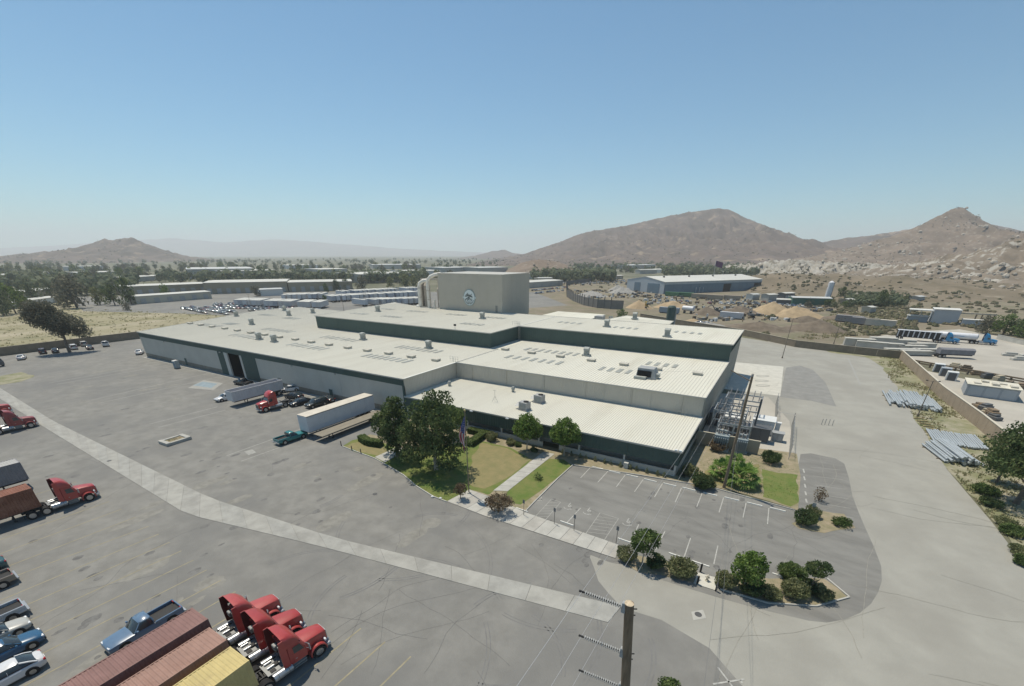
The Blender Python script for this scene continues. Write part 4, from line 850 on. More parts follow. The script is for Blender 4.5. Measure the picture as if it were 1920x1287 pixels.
for px, yb, yt, wd, k, t in [(1648,575,541,.9,2,'tall dark conifer on the slope right of the dirt yard'),(1577,560,536,1.1,2,'dark bushy tree beside the white silo'),(1660,577,556,1.1,1,'lower green tree leaning on the tall dark conifer'),(1693,572,553,1.0,6,'brown tree right of the tall dark conifer'),(1525,552,541,1.2,0,'small dark tree left of the white silo'),(1462,482,470,1.0,0,'lone tree on top of the pale quarry face'),(1840,625,590,1.3,4,'grey-green tree left of the tank truck trees'),(1880,628,585,1.5,3,'broad green tree behind the tank truck'),(1908,632,592,1.4,1,'green tree at the right edge behind the tank truck'),(1862,622,600,1.2,0,'darker low tree between the broad trees'),(1925,640,590,1.4,3,'green tree cut by the right edge')]:
    fartree(px, yb, topz(px, yb, yt), k, t, 'trees on the right slope', wd)
BELT = ['broad dark','pale slender','narrow dark','yellow-green','grey-green','tall dark','olive','tall grey-green','rounded green']
def where(px): return 'left of the far hill' if px < 120 else 'below the far hill' if px < 330 else 'beyond the tan warehouses' if px < 560 else 'behind the trailer lot'
for i in range(140):                                              # tree belt across the valley
    px = r3.uniform(-30,850); yb = r3.uniform(503,526); k = r3.randrange(9)
    if yb > 514 and (340 < px < 480 or 590 < px < 780): yb = r3.uniform(502,511)
    fartree(px, yb, r3.uniform(9,17), k, '%s tree in the hazy valley %s' % (BELT[k], where(px)), 'trees in the valley belt', r3.uniform(.9,1.35))
for i in range(60):                                               # trees at the foot of the mountain
    px = r3.uniform(1085,1440); yb = r3.uniform(503,513); k = r3.randrange(9)
    fartree(px, yb, r3.uniform(7,13), k, '%s tree below the mountain %s' % (BELT[k], 'near the mound hill' if px < 1180 else 'behind the blue-clad hall' if px < 1330 else 'beside the quarry face'), 'trees below the mountain', r3.uniform(1.0,1.6))
wd_ = MB(); rw = random.Random(4)
for i in range(1900):                                              # the woods beyond, one mass in the haze
    px, yb = rw.choice([(rw.uniform(-60,960), rw.uniform(487,511)), (rw.uniform(-60,260), rw.uniform(515,556)), (rw.uniform(300,800), rw.uniform(522,532)), (rw.uniform(1585,1700), rw.uniform(556,576)), (rw.uniform(1000,1150), rw.uniform(516,530)), (rw.uniform(1240,1420), rw.uniform(508,522)), (rw.uniform(-60,900), rw.uniform(487,496)), (rw.uniform(1060,1470), rw.uniform(494,508))]); x, y = G(px, yb); h = rw.uniform(7,15)*(.38 if yb > 550 and px > 1000 else 1); ww = h*rw.uniform(.35,.6)
    for q in range(26):
        d = Vector((rw.gauss(0,1), rw.gauss(0,1), rw.gauss(0,1))).normalized()*rw.uniform(.4,1); c = Vector((x+d.x*ww, y+d.y*ww, h*.5+d.z*h*.48)); s = h*rw.uniform(.10,.2); e = d.orthogonal().normalized()*s; f_ = d.cross(e).normalized()*s
        wd_.add([c-e, c-f_, c+e, c+f_], [(0,1,2,3)], rw.randrange(3))
tag(wd_.build('far_woodland', LM['farg']), 'hazy mass of far trees filling the valley to the horizon', 'woodland', kind='stuff')
for i in range(24):
    px = r3.uniform(1500,1660); fartree(px, r3.uniform(566,580), r3.uniform(2.5,5), i % 9, 'low %s tree above the dirt yard %s' % (BELT[i % 9], 'near the green shed' if px < 1570 else 'near the tall conifer'), 'low trees above the dirt yard', 1.6)
for i in range(16):
    px = r3.uniform(1530,1700); fartree(px, r3.uniform(493,500), r3.uniform(5,9), i % 9, '%s scrubby tree on top of the quarry face %s' % (BELT[i % 9], 'near its left end' if px < 1610 else 'near its right end'), 'trees above the quarry face', 1.5)
for i in range(14):
    px = r3.uniform(60,230); fartree(px, r3.uniform(525,548), r3.uniform(8,13), i % 9, '%s tree in the grove beyond the field %s' % (BELT[i % 9], 'left of the huge tree' if px < 140 else 'right of the huge tree'), 'grove beyond the field', 1.2)
# weeds and scrub: uncountable tufts
def tufts(name, label, poly_pts, n, s, leaf, seed, h=1.0):
    r = random.Random(seed); xs = [p[0] for p in poly_pts]; ys = [p[1] for p in poly_pts]; mb = MB()
    def inside(x, y):
        c = False; j = len(poly_pts)-1
        for i in range(len(poly_pts)):
            (xi, yi), (xj, yj) = poly_pts[i], poly_pts[j]
            if (yi > y) != (yj > y) and x < (xj-xi)*(y-yi)/(yj-yi)+xi: c = not c
            j = i
        return c
    k = 0; tries = 0
    while k < n and tries < n*20:
        tries += 1; x, y = r.uniform(min(xs),max(xs)), r.uniform(min(ys),max(ys))
        if not inside(x, y) or mnoise.noise((x*.15,y*.15,seed)) < r.uniform(-.3,.35): continue
        k += 1; q = s*r.uniform(.5,1.5)
        for _ in range(5):
            a = r.uniform(0,6.28); dx, dy = math.cos(a)*q*.5, math.sin(a)*q*.5; ox, oy = r.uniform(-q,q)*.6, r.uniform(-q,q)*.6
            mb.add([(x+ox-dy*.5,y+oy+dx*.5,.03),(x+ox+dy*.5,y+oy-dx*.5,.03),(x+ox+dx,y+oy+dy,.03+q*h*r.uniform(.6,1.2))],[(0,1,2)], r.randint(0,2))
    o = mb.build(name, LM[leaf]); tag(o, label, 'weeds', kind='stuff'); return o
tufts('weeds', 'dry weeds on the verge along the right wall', P((1640,672),(1690,668),(1790,742),(1872,815),(1960,960),(1960,1090),(1868,985),(1800,905),(1725,800),(1655,690)), 2400, .28, 'dryweed', 1)
tufts('weeds', 'dry scrub tufts in the field beyond the left wall', [(-330,-60),(-160,-60),(-158,60),(-200,75),(-330,40)], 2200, .55, 'dryweed', 2, .6)
tufts('weeds', 'dry scrub tufts along the dirt lot', P((1480,640),(1620,630),(1720,605),(1690,580),(1560,590)), 1600, .6, 'dryweed', 3)
tufts('grass', 'short grass tufts on the office lawn', P((737,880),(700,860),(745,842),(880,840),(876,900),(905,920),(880,919),(839,940),(780,911)), 2200, .09, 'bright', 4, .8)
tufts('grass', 'short grass tufts in the garden by the wooden pole', P((1300,905),(1330,850),(1425,845),(1494,855),(1496,944),(1400,926)), 1300, .09, 'bright', 5, .8)

# ------------------------------------------------------------------ vehicles
mTyre = mat('tyre_rubber', (.022,.022,.023), .9); mRim = mat('alloy_rim', (.42,.42,.42), .35, .8)
mBlk = mat('black_trim', (.025,.025,.026), .6); mGl = mat('car_glass', (.03,.04,.045), .06, spec=.8)
mChr = mat('chrome', (.42,.43,.44), .32, .6); mAlu = mat('aluminium', (.24,.245,.245), .55, .4, var=.08, scale=4)
mTail = mat('tail_lamp', (.35,.02,.02), .3); mHead = mat('head_lamp', (.75,.76,.76), .15)
def paint(name, rgb, rough=.32):
    if name in MATS: return MATS[name]
    m = mat(name, rgb, rough, .0, var=.05, scale=3, spec=.5); m.node_tree.nodes['Principled BSDF'].inputs['Coat Weight'].default_value = .5; m.node_tree.nodes['Principled BSDF'].inputs['Coat Roughness'].default_value = .15; return m
def ring8(x0, x1, y0, y1, z, c): return [(x0+c,y0,z),(x1-c,y0,z),(x1,y0+c,z),(x1,y1-c,z),(x1-c,y1,z),(x0+c,y1,z),(x0,y1-c,z),(x0,y0+c,z)]
def bodyloft(st, m=0):
    rings = []
    for y, w, z0, zb, zt in st:
        rings.append([(-w*.86,y,z0),(-w,y,z0+.13),(-w,y,zb-.09),(-w*.955,y,zb),(-w*.74,y,zt),(-w*.35,y,zt+.02),(w*.35,y,zt+.02),(w*.74,y,zt),(w*.955,y,zb),(w,y,zb-.09),(w,y,z0+.13),(w*.86,y,z0)])
    return MB().loft([list(reversed(r)) for r in rings], m)
WM = {}
def wheel_meshes(r, w):
    if (r, w) not in WM:
        t = MB().cyl((-w/2,0,0),(w/2,0,0), r, n=20); 
        c = MB().cyl((-w/2-.012,0,0),(w/2+.012,0,0), r*.62, n=16)
        for s in (-1,1):
            for k in range(5):
                a = k*1.257; c.bar((s*(w/2+.018),.1*r*math.cos(a),.1*r*math.sin(a)),(s*(w/2+.018),.58*r*math.cos(a),.58*r*math.sin(a)),.05,.02)
        WM[(r,w)] = (t.mesh('tyre', mTyre, 40), c.mesh('rim', mRim, 40))
    return WM[(r,w)]
def wheel(o, x, y, r, w, rim=None):
    t, c = wheel_meshes(r, w); q = put('wheel', t, o, (x, y, r)); put('rim', c, q); return q
def car(label, loc, rz, pm, kind='sedan', group='cars parked in the yard', cat=None):
    o = thing({'sedan':'parked_car','suv':'parked_suv','pickup':'pickup_truck'}[kind], label, cat or {'sedan':'car','suv':'suv','pickup':'pickup truck'}[kind], (loc[0], loc[1], .03), rz, group)
    if kind == 'sedan':
        st = [(-2.34,.62,.46,.70,.80),(-2.30,.74,.36,.80,.90),(-2.12,.84,.27,.88,.99),(-1.55,.90,.22,.91,1.03),(-.5,.91,.20,.89,1.02),(.75,.91,.20,.86,1.0),(1.15,.90,.20,.83,.95),(1.8,.87,.22,.76,.85),(2.15,.80,.25,.68,.76),(2.31,.68,.33,.60,.66),(2.35,.55,.40,.55,.58)]
        bodyloft(st).build('body', pm, o, 38); lay = [(-2.0,1.08,.80,.95),(-1.55,.72,.73,1.22),(-1.05,.28,.62,1.415)]; wy = (-1.38,1.42); wr = .325; W = .91; top = 1.45; ends = (-2.33,2.33)
    elif kind == 'suv':
        st = [(-2.38,.70,.50,.90,.98),(-2.34,.82,.38,1.0,1.05),(-2.1,.92,.30,1.04,1.10),(-.5,.95,.27,1.03,1.10),(.9,.95,.27,1.0,1.08),(1.25,.94,.27,.98,1.05),(1.95,.91,.29,.94,1.0),(2.25,.84,.33,.86,.92),(2.38,.70,.42,.76,.80)]
        bodyloft(st).build('body', pm, o, 38); lay = [(-2.28,1.15,.86,1.05),(-2.2,.85,.80,1.40),(-2.0,.50,.70,1.68)]; wy = (-1.4,1.45); wr = .37; W = .95; top = 1.73; ends = (-2.37,2.37)
    else:
        st = [(-2.78,.92,.48,.74,.75),(-2.74,.95,.40,.80,.80),(-.62,.96,.34,.80,.80),(-.60,.96,.34,1.0,1.03),(.75,.96,.32,1.0,1.05),(1.1,.95,.32,.98,1.04),(1.9,.93,.34,.94,1.0),(2.55,.90,.36,.88,.94),(2.74,.84,.42,.82,.86),(2.80,.74,.5,.72,.76)]
        bodyloft(st).build('body', pm, o, 38); lay = [(-.62,1.0,.88,1.02),(-.60,.68,.82,1.36),(-.52,.32,.70,1.66)]; wy = (-1.75,1.75); wr = .38; W = .96; top = 1.72; ends = (-2.77,2.76)
        MB().bbox(-.965,-.83,-2.76,-.63,.801,1.12,.03).build('bed_side', pm, o); MB().bbox(.83,.965,-2.76,-.63,.801,1.12,.03).build('bed_side', pm, o)
        MB().bbox(-.825,.825,-2.79,-2.69,.62,1.10,.02).build('tailgate', pm, o); MB().box(-.825,.825,-2.685,-.635,.801,.83).build('bed_floor', mBlk, o); MB().box(-.95,.95,-2.95,-2.80,.42,.6).build('rear_bumper', mChr, o)
    # greenhouse
    rings = [ring8(-w_,w_,y0,y1,z_,.12) for y0, y1, w_, z_ in lay]
    MB().loft(rings, caps=True).build('window', mGl, o, 50)
    y0, y1, w_, z_ = lay[-1]; rf = MB().loft([ring8(-w_-.01,w_+.01,y0-.03,y1+.03,z_-.02,.14), ring8(-w_+.05,w_-.05,y0+.08,y1-.08,top,.16)])
    A, B_ = lay[0], lay[-1]
    for s in (-1,1):
        rf.bar((s*(A[2]-.02),A[1]-.12,A[3]+.02),(s*(B_[2]-.01),B_[1]-.02,B_[3]-.01),.07,.06)
        rf.bar((s*(A[2]-.02),A[0]+.10,A[3]+.02),(s*(lay[1][2]),lay[1][0]+.05,lay[1][3]),.12,.08); rf.bar((s*(lay[1][2]),lay[1][0]+.05,lay[1][3]),(s*(B_[2]-.01),B_[0]+.02,B_[3]-.01),.12,.08)
        if kind != 'pickup': rf.bar((s*(A[2]+.005),-.25,A[3]),(s*(lay[1][2]+.01),-.28,lay[1][3]),.08,.03)
    rf.build('roof', pm, o, 45)
    for s in (-1,1):
        MB().bbox(s*(W+.12)-.1,s*(W+.12)+.1,.62,.78,.98 if kind == 'sedan' else 1.1,1.12 if kind == 'sedan' else 1.28,.03).build('mirror', pm, o)
        for y in wy:
            MB().cyl((s*(W-.12),y,wr+.02),(s*(W+.006),y,wr+.02),wr+.085,n=20).build('wheel_arch', mBlk, o); wheel(o, s*(W-.10), y, wr, .22)
        zh = {'sedan':.60,'suv':.80,'pickup':.78}[kind]; xw = W*.62
        MB().bbox(s*xw-.17,s*xw+.17,ends[1]-.18,ends[1]-.02,zh-.02,zh+.12,.02).build('headlight', mHead, o)
        MB().bbox(s*(xw+.08)-.14,s*(xw+.08)+.14,ends[0]-.015,ends[0]+.15,(.72 if kind == 'sedan' else .85),(.88 if kind == 'sedan' else 1.08),.02).build('tail_light', mTail, o)
    MB().box(-W*.8,W*.8,ends[1]-.1,ends[1]+.03,.34,.44).build('front_bumper', mBlk if kind == 'sedan' else mChr, o)
    MB().box(-.26,.26,ends[0]-.035,ends[0]-.005,.52,.66).build('number_plate', mHead, o)
    return o
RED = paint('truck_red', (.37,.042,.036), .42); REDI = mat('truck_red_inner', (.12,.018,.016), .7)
def tractor(label, loc, rz, pm, pin, group='red truck tractors', sleeper=0.0, tail=True):
    o = thing('truck_tractor', label, 'truck', (loc[0], loc[1], .03), rz, group); S_ = sleeper
    rings = []
    for y, w, z0, z1 in ((-1.95,.88,.95,2.08),(-1.4,.80,.90,2.04),(-.75,.74,.85,1.94),(-.2,.66,.80,1.82),(-.06,.58,.86,1.72)):
        rings.append([(-w,y,z0),(w,y,z0),(w,y,z1-.28),(w*.93,y,z1-.1),(w*.72,y,z1-.01),(0,y,z1+.03),(-w*.72,y,z1-.01),(-w*.93,y,z1-.1),(-w,y,z1-.28)])
    MB().loft([list(reversed(r_)) for r_ in rings[::-1]]).build('hood', pm, o, 35)
    for s in (-1,1):                                              # front fenders
        ar = []
        for k in range(13):
            a = R(-12+17*k); ar.append([(s*x_, -1.12+r_*math.cos(a), .55+r_*math.sin(a)) for x_, r_ in ((.60,.66),(.60,.74),(1.12,.74),(1.19,.68),(1.19,.62),(.62,.62))])
        MB().loft(ar if s > 0 else [list(reversed(r_)) for r_ in ar]).build('fender', pm, o, 40)
        wheel(o, s*1.02, -1.12, .52, .30)
        MB().bbox(s*.88-.16,s*.88+.16,-.46,-.30,1.02,1.26,.04).build('headlight', mHead, o)
        MB().bbox(s*.86-.24,s*.86+.24,-.42,-.02,.42,.72,.06).build('bumper_end', mChr, o)
    MB().box(-.54,.54,-.05,.0,.80,1.66).build('grille', mChr, o); g_ = MB()
    for k in range(7): g_.box(-.5,.5,.002,.02,.86+k*.11,.91+k*.11)
    g_.build('grille_slat', mBlk, o); MB().bbox(-.62,.62,-.2,.08,.42,.74,.05).build('bumper', mChr, o)
    # cab
    yb = -3.45-S_
    cab = [ring8(-1.05,1.05,yb,-1.90,.95,.1), ring8(-1.10,1.10,yb,-1.88,1.4,.1), ring8(-1.10,1.10,yb,-1.92,2.05,.12), ring8(-1.02,1.02,yb,-2.30,2.72,.16), ring8(-.9,.9,yb+.1,-2.45,2.80,.16)]
    MB().loft(cab).build('cab', pm, o, 35)
    MB().add([(-.94,-1.965,2.10),(.94,-1.965,2.10),(.86,-2.285,2.66),(-.86,-2.285,2.66)],[(0,1,2,3)]).build('windshield', mGl, o, loc=(0,.02,.01))
    for s in (-1,1):
        dr = MB().box(s*1.105-.012,s*1.105+.012,-3.05,-2.05,1.0,2.0).build('door', pm, o)
        MB().add([(s*1.128,-2.95,1.92),(s*1.128,-2.15,1.88),(s*1.085,-2.38,2.5),(s*1.075,-2.95,2.5)],[(0,1,2,3)] if s > 0 else [(3,2,1,0)]).build('window', mGl, dr)
        MB().box(s*1.125-.008,s*1.125+.008,-2.95,-2.8,1.35,1.4).build('handle', mChr, dr)
        mr = MB().cyl((s*1.1,-2.0,1.75),(s*1.45,-1.85,1.8),.02,n=6).cyl((s*1.1,-2.0,2.35),(s*1.45,-1.85,2.3),.02,n=6).bbox(s*1.47-.1,s*1.47+.1,-1.92,-1.82,1.7,2.35,.03).build('mirror', mChr, o)
        MB().bbox(s*.98-.13,s*.98+.13,-3.2,-2.15,.42,.52,.02).bbox(s*.98-.13,s*.98+.13,-3.2,-2.15,.70,.80,.02).box(s*.98-.02,s*.98+.02,-3.2,-2.15,.5,.94).build('step', mAlu, o)
        MB().cyl((s*.95,-4.75-S_,.75),(s*.95,-3.3-S_,.75),.33,n=20).build('fuel_tank', mChr, o, 40)
        MB().cyl((s*.95,-4.45-S_,.75),(s*.95,-4.40-S_,.75),.345,n=20).cyl((s*.95,-3.65-S_,.75),(s*.95,-3.60-S_,.75),.345,n=20).build('tank_strap', mAlu, o, 40)
        # side extender behind the cab
        ex = [(yb+.05,1.05),(yb+.05,2.75),(yb+.0,3.75),(yb-.38,3.72),(yb-.45,2.7),(yb-.45,1.15)]
        MB().profile(ex if s > 0 else list(reversed(ex)), (s*1.10,s*1.15) if s > 0 else (s*1.15,s*1.10)).build('side_extender', pm, o)
        MB().face([(s*1.095,y_,z_) for y_, z_ in (ex if s < 0 else list(reversed(ex)))]).build('inner_panel', pin, o)
    # hollow roof fairing
    sec = [(-2.22,2.68,2.84,.92),(-2.36,2.72,3.20,1.0),(-2.62,2.76,3.55,1.07),(-2.98-S_*.5,2.78,3.80,1.12),(yb-.1,2.78,3.90,1.15)]
    def shell(y, z0, z1, w, t): return [(-w+t,y,z0),(-w+t,y,z1-.32),(-w*.86+t,y,z1-.08-t),(-w*.6,y,z1-t),(w*.6,y,z1-t),(w*.86-t,y,z1-.08-t),(w-t,y,z1-.32),(w-t,y,z0)]
    MB().loft([list(reversed(shell(*q, 0))) for q in reversed(sec)], caps=False, closed=False).build('roof_fairing', pm, o, 40)
    MB().loft([shell(*q, .04) for q in reversed(sec)], caps=False, closed=False).build('fairing_inside', pin, o, 40)
    MB().box(-.95,.95,yb-.03,yb+.0,1.1,2.7).build('cab_back', pin, o); MB().bbox(-.4,.1,yb-.4,yb-.05,2.2,2.7,.05).cyl((.55,yb-.25,1.0),(.55,yb-.25,2.9),.07,n=8).build('rear_fittings', mAlu, o)
    # frame, deck, fifth wheel, drive axles
    fr = MB()
    for s in (-1,1): fr.box(s*.42-.05,s*.42+.05,-7.4-S_,-.5,.70,.98)
    for y in (-7.3-S_,-5.2-S_,-4.2-S_): fr.box(-.37,.37,y-.06,y+.06,.75,.93)
    fr.build('frame', mBlk, o); MB().bbox(-.75,.75,-5.0-S_,yb-.15,.985,1.05,.01).build('deck_plate', mAlu, o)
    for s in (-.45,.1): MB().cyl((s,-4.75-S_,1.12),(s,-4.2-S_,1.12),.10,n=10).build('air_tank', mChr, o, 40)
    for q in ((.3,.65,-4.7-S_,-4.3-S_,1.051,1.1),(-.7,-.6,-4.9-S_,yb-.3,1.051,1.12),(-.1,.25,-4.25-S_,-3.9-S_,1.051,1.2)): MB().box(*q).build('deck_fitting', mBlk, o)
    MB().cyl((0,-5.9-S_,1.0),(0,-5.9-S_,1.14),.5,n=16).box(-.48,.48,-6.6-S_,-5.9-S_,1.02,1.12).build('fifth_wheel', mBlk, o)
    for y in (-5.35-S_,-6.65-S_):
        MB().cyl((-.7,y,.52),(.7,y,.52),.09,n=8).build('axle', mBlk, o)
        for s in (-1,1): wheel(o, s*.93, y, .52, .56)
    if tail:
        for s in (-1,1): MB().box(s*.95-.28,s*.95+.28,-7.4-S_,-7.37-S_,.3,1.0).build('mud_flap', mBlk, o)
    return o
def container(label, loc, rz, m, L=12.19, z=1.22, h=2.6, group='shipping containers', mtop=None):
    o = thing('shipping_container', label, 'container', (loc[0], loc[1], z+.03), rz, group); W = 1.2; n = int(L/.28)     # front face at y=0, body towards -y
    wave = []
    for k in range(n):
        y = -.1-k*(L-.2)/n; p = (L-.2)/n; wave += [(y,0),(y-p*.28,0),(y-p*.5,.036),(y-p*.78,.036)]
    wave.append((-L+.1,0))
    for s in (-1,1):
        a = [(s*(W-d), y, .12) for y, d in wave]; b = [(s*(W-d), y, h-.08) for y, d in wave]
        MB().loft([a,b] if s < 0 else [b,a], caps=False, closed=False).build('side_panel', m, o)
    MB().loft([[(-W+.06,y,h-.02-d) for y, d in wave],[(W-.06,y,h-.02-d) for y, d in wave]], caps=False, closed=False).build('roof_panel', mtop or m, o)
    fw = []
    for k in range(8):
        x = -1.1+k*.275; fw += [(x,0),(x+.08,0),(x+.137,.035),(x+.215,.035)]
    MB().loft([[(x,-.03-d,.12) for x, d in fw],[(x,-.03-d,h-.08) for x, d in fw]], caps=False, closed=False).build('end_panel', m, o)
    dp = MB().box(-1.12,-.01,-L+.03,-L+.07,.14,h-.1).box(.01,1.12,-L+.03,-L+.07,.14,h-.1)
    for x in (-.8,-.3,.3,.8): dp.cyl((x,-L+.01,.15),(x,-L+.01,h-.1),.02,n=6)
    dp.build('door_panel', m, o)
    fr = MB()
    for y in (-.05,-L+.05):
        for x in (-W+.06,W-.06): fr.box(x-.075,x+.075,y-.06,y+.06,0,h)
        fr.box(-W+.14,W-.14,y-.05,y+.05,h-.1,h-.001).box(-W+.14,W-.14,y-.05,y+.05,0,.12)
    for x in (-W+.04,W-.04): fr.box(x-.045,x+.045,-L+.115,-.115,h-.08,h+.001).box(x-.045,x+.045,-L+.115,-.115,0,.12)
    fr.box(-W+.1,W-.1,-L+.1,-.1,.1,.115); fr.build('frame', m, o)
    return o
mChas = mat('chassis_steel', (.05,.05,.055), .7)
def chassis(label, loc, rz, L=12.3, m=None, group='container chassis', deck=None):
    o = thing('trailer_chassis', label, 'trailer', (loc[0], loc[1], .03), rz, group); mb = MB()
    for s in (-1,1): mb.box(s*.48-.06,s*.48+.06,-L,-.1,.85,1.2)
    for k in range(9): y = -.3-k*(L-.6)/8; mb.box(-1.15,1.15,y-.06,y+.06,1.05,1.19)
    mb.build('frame', m or mChas, o)
    for y in (-L+1.1,-L+2.4):
        MB().cyl((-.7,y,.5),(.7,y,.5),.08,n=8).build('axle', mChas, o)
        for s in (-1,1): wheel(o, s*.93, y, .50, .54)
    for s in (-1,1): MB().bar((s*.55,-2.6,.15),(s*.55,-2.6,.86),.12).box(s*.55-.15,s*.55+.15,-2.75,-2.45,.06,.149).build('landing_leg', mChas, o)
    if deck: MB().bbox(-1.25,1.25,-L,0,1.205,1.32,.02).build('deck', deck, o)
    return o
mCP = mat('container_purple', (.235,.135,.120), .75, var=.10, scale=.9, second=((.19,.105,.09), .5, .5, .68, .7)); mCK = mat('container_rust', (.32,.195,.155), .75, var=.10, scale=.9, second=((.26,.15,.115), .5, .5, .68, .7))
mCY = mat('container_yellow', (.52,.42,.19), .75, var=.08, scale=.9, second=((.40,.32,.16), .6, .52, .68, .7)); mCB = mat('container_brown', (.20,.085,.055), .75, var=.12, scale=.8, second=((.30,.16,.11), .4, .52, .7, .7)); mCG = mat('container_grey', (.22,.215,.225), .7, var=.10, scale=.8)
trio = [(26.85,-52.35,mCP,'dull purple-brown','left one of the front three',-46.9),(30.25,-52.75,mCK,'rust-pink','middle one of the front three',-47.0),(33.5,-52.95,mCY,'yellow','right one of the front three',-47.1)]
for x, y, m, c, t, ny in trio:
    container('%s shipping container, %s in the bottom left corner' % (c, t), (x, y), 0, m)
    chassis('dark trailer chassis carrying the %s front container' % c, (x, y), 0)
    a = R(-7); tractor('red truck tractor with a hollow roof fairing, %s' % t, (x+.12*6.0+.18, ny), a+R({26.85:1.5,30.25:-.8}.get(x,0)), {26.85:paint('truck_red_faded',(.40,.060,.052),.5),30.25:paint('truck_red_worn',(.34,.036,.030),.46)}.get(x,RED), REDI)
container('brown shipping container on a truck at the left side of the yard', (-14.65,-51.95), R(-1), mCB, z=1.2); chassis('dark trailer chassis under the brown container at left', (-14.65,-51.95), R(-1))
tractor('red truck tractor coupled to the brown container at left', (-13.75,-46.45), R(-4), RED, REDI)
container('grey shipping container with a pale roof cut by the left edge', (-26.1,-50.15), R(-2), mCG, z=1.25, mtop=mat('container_roof_grey',(.40,.39,.37),.7,var=.06,scale=.5)); chassis('dark trailer chassis under the grey container', (-26.1,-50.15), R(-2))
a = G(74,800); tractor('dusty red truck tractor parked on the pale gutter strip', (a[0]-1.2, a[1]+.2), R(-3), paint('truck_red_dusty',(.25,.035,.035),.5), REDI); chassis('pale pink flat trailer deck behind the dusty red tractor', (a[0]-1.4, a[1]-4.6), R(-3), deck=mat('pink_deck',(.42,.27,.22),.8,var=.1,scale=1))
a = G(25,776); tractor('red truck tractor cut by the left edge above the gutter strip', (a[0]-1.2, a[1]+.3), R(-3), RED, REDI)
a = G(505,770); tractor('bright red truck tractor facing left beside the factory wall', (-28.3,-14.6), R(174), paint('truck_red_bright',(.40,.035,.028),.33), REDI)
# cars
x, y = G(96,1249); car('white sedan parked in the bottom left corner', (x-.95,y-2.3), R(178), paint('car_white',(.60,.60,.60)))
x, y = G(92,1203); car('blue sedan parked next to the white sedan', (x-.95,y-2.3), R(-2), paint('car_blue',(.02,.085,.17)))
x, y = G(67,1179); car('silver beige sedan parked beside the blue sedan', (x-.95,y-2.3), R(-2), paint('car_silver',(.42,.41,.37)))
x, y = G(62,1150); car('silver pickup with its open bed toward the yard', (x-1.0,y-2.9), R(178), paint('car_silverblue',(.36,.39,.42)), 'pickup')
x, y = G(41,1091); car('brown pickup with its open bed cut by the left edge', (x-1.0,y-2.9), R(178), paint('car_tan',(.22,.18,.14)), 'pickup')
x, y = G(20,1064); car('dark teal sedan cut by the left edge', (x-.95,y-2.3), R(178), paint('car_darkteal',(.03,.09,.10)))
x, y = G(205,1222); x2_, y2_ = G(338,1150)
car('pale blue pickup beside the purple-brown container', ((x+x2_)/2+.1,(y+y2_)/2), R(180), paint('car_paleblue',(.105,.17,.26)), 'pickup')
a, b = G(*z4(760,765)), G(*z4(1075,705)); car('teal green old pickup beside the white box trailer', ((a[0]+b[0])/2-.75,(a[1]+b[1])/2), R(-3), paint('car_teal',(.02,.17,.17)), 'pickup')
for (px, py), rz, pn, rgb, kind, t in (((425,750),180,'car_white',0,'sedan','white car in front of the open white trailer'),((544,734),150,'car_white',0,'sedan','white car behind the bright red tractor'),((564,759),170,'car_black',(.012,.013,.015),'sedan','black car right of the bright red tractor'),((594,762),175,'car_darkgreen',(.02,.028,.026),'suv','dark boxy suv left of the white box trailer'),((612,753),90,'car_black',(.012,.013,.015),'sedan','black car half hidden behind the dark suv'),((552,747),100,'car_black',(.012,.013,.015),'sedan','black car close behind the bright red tractor'),((457,722),95,'car_black',(.012,.013,.015),'pickup','dark pickup behind the open white trailer')):
    car(t, G(px, py), R(rz), paint(pn, rgb or (.6,.6,.6)), kind)
for (px, py), rz, pn, rgb, kind, t in (((42,674),70,'car_white',0,'sedan','small white car nearest the left edge by the wall'),((81,663),80,'car_maroon',(.04,.02,.02),'suv','dark maroon suv under the leaning tree'),((105,661),75,'car_black',(.012,.013,.015),'sedan','black sedan left of the leaning tree trunk'),((139,655),80,'car_white',0,'suv','white suv right of the leaning tree trunk'),((158,649),80,'car_silver',(.42,.41,.37),'suv','silver suv behind the black sedan by the wall'),((169,655),80,'car_black',(.012,.013,.015),'sedan','black sedan in the tree shade by the wall'),((199,649),75,'car_white',0,'pickup','white pickup alone against the left wall'),((263,664),60,'car_white',0,'sedan','white sedan at the far corner of the factory')):
    car(t, G(px, py), R(rz), paint(pn, rgb or (.6,.6,.6)), kind, 'cars along the left wall')
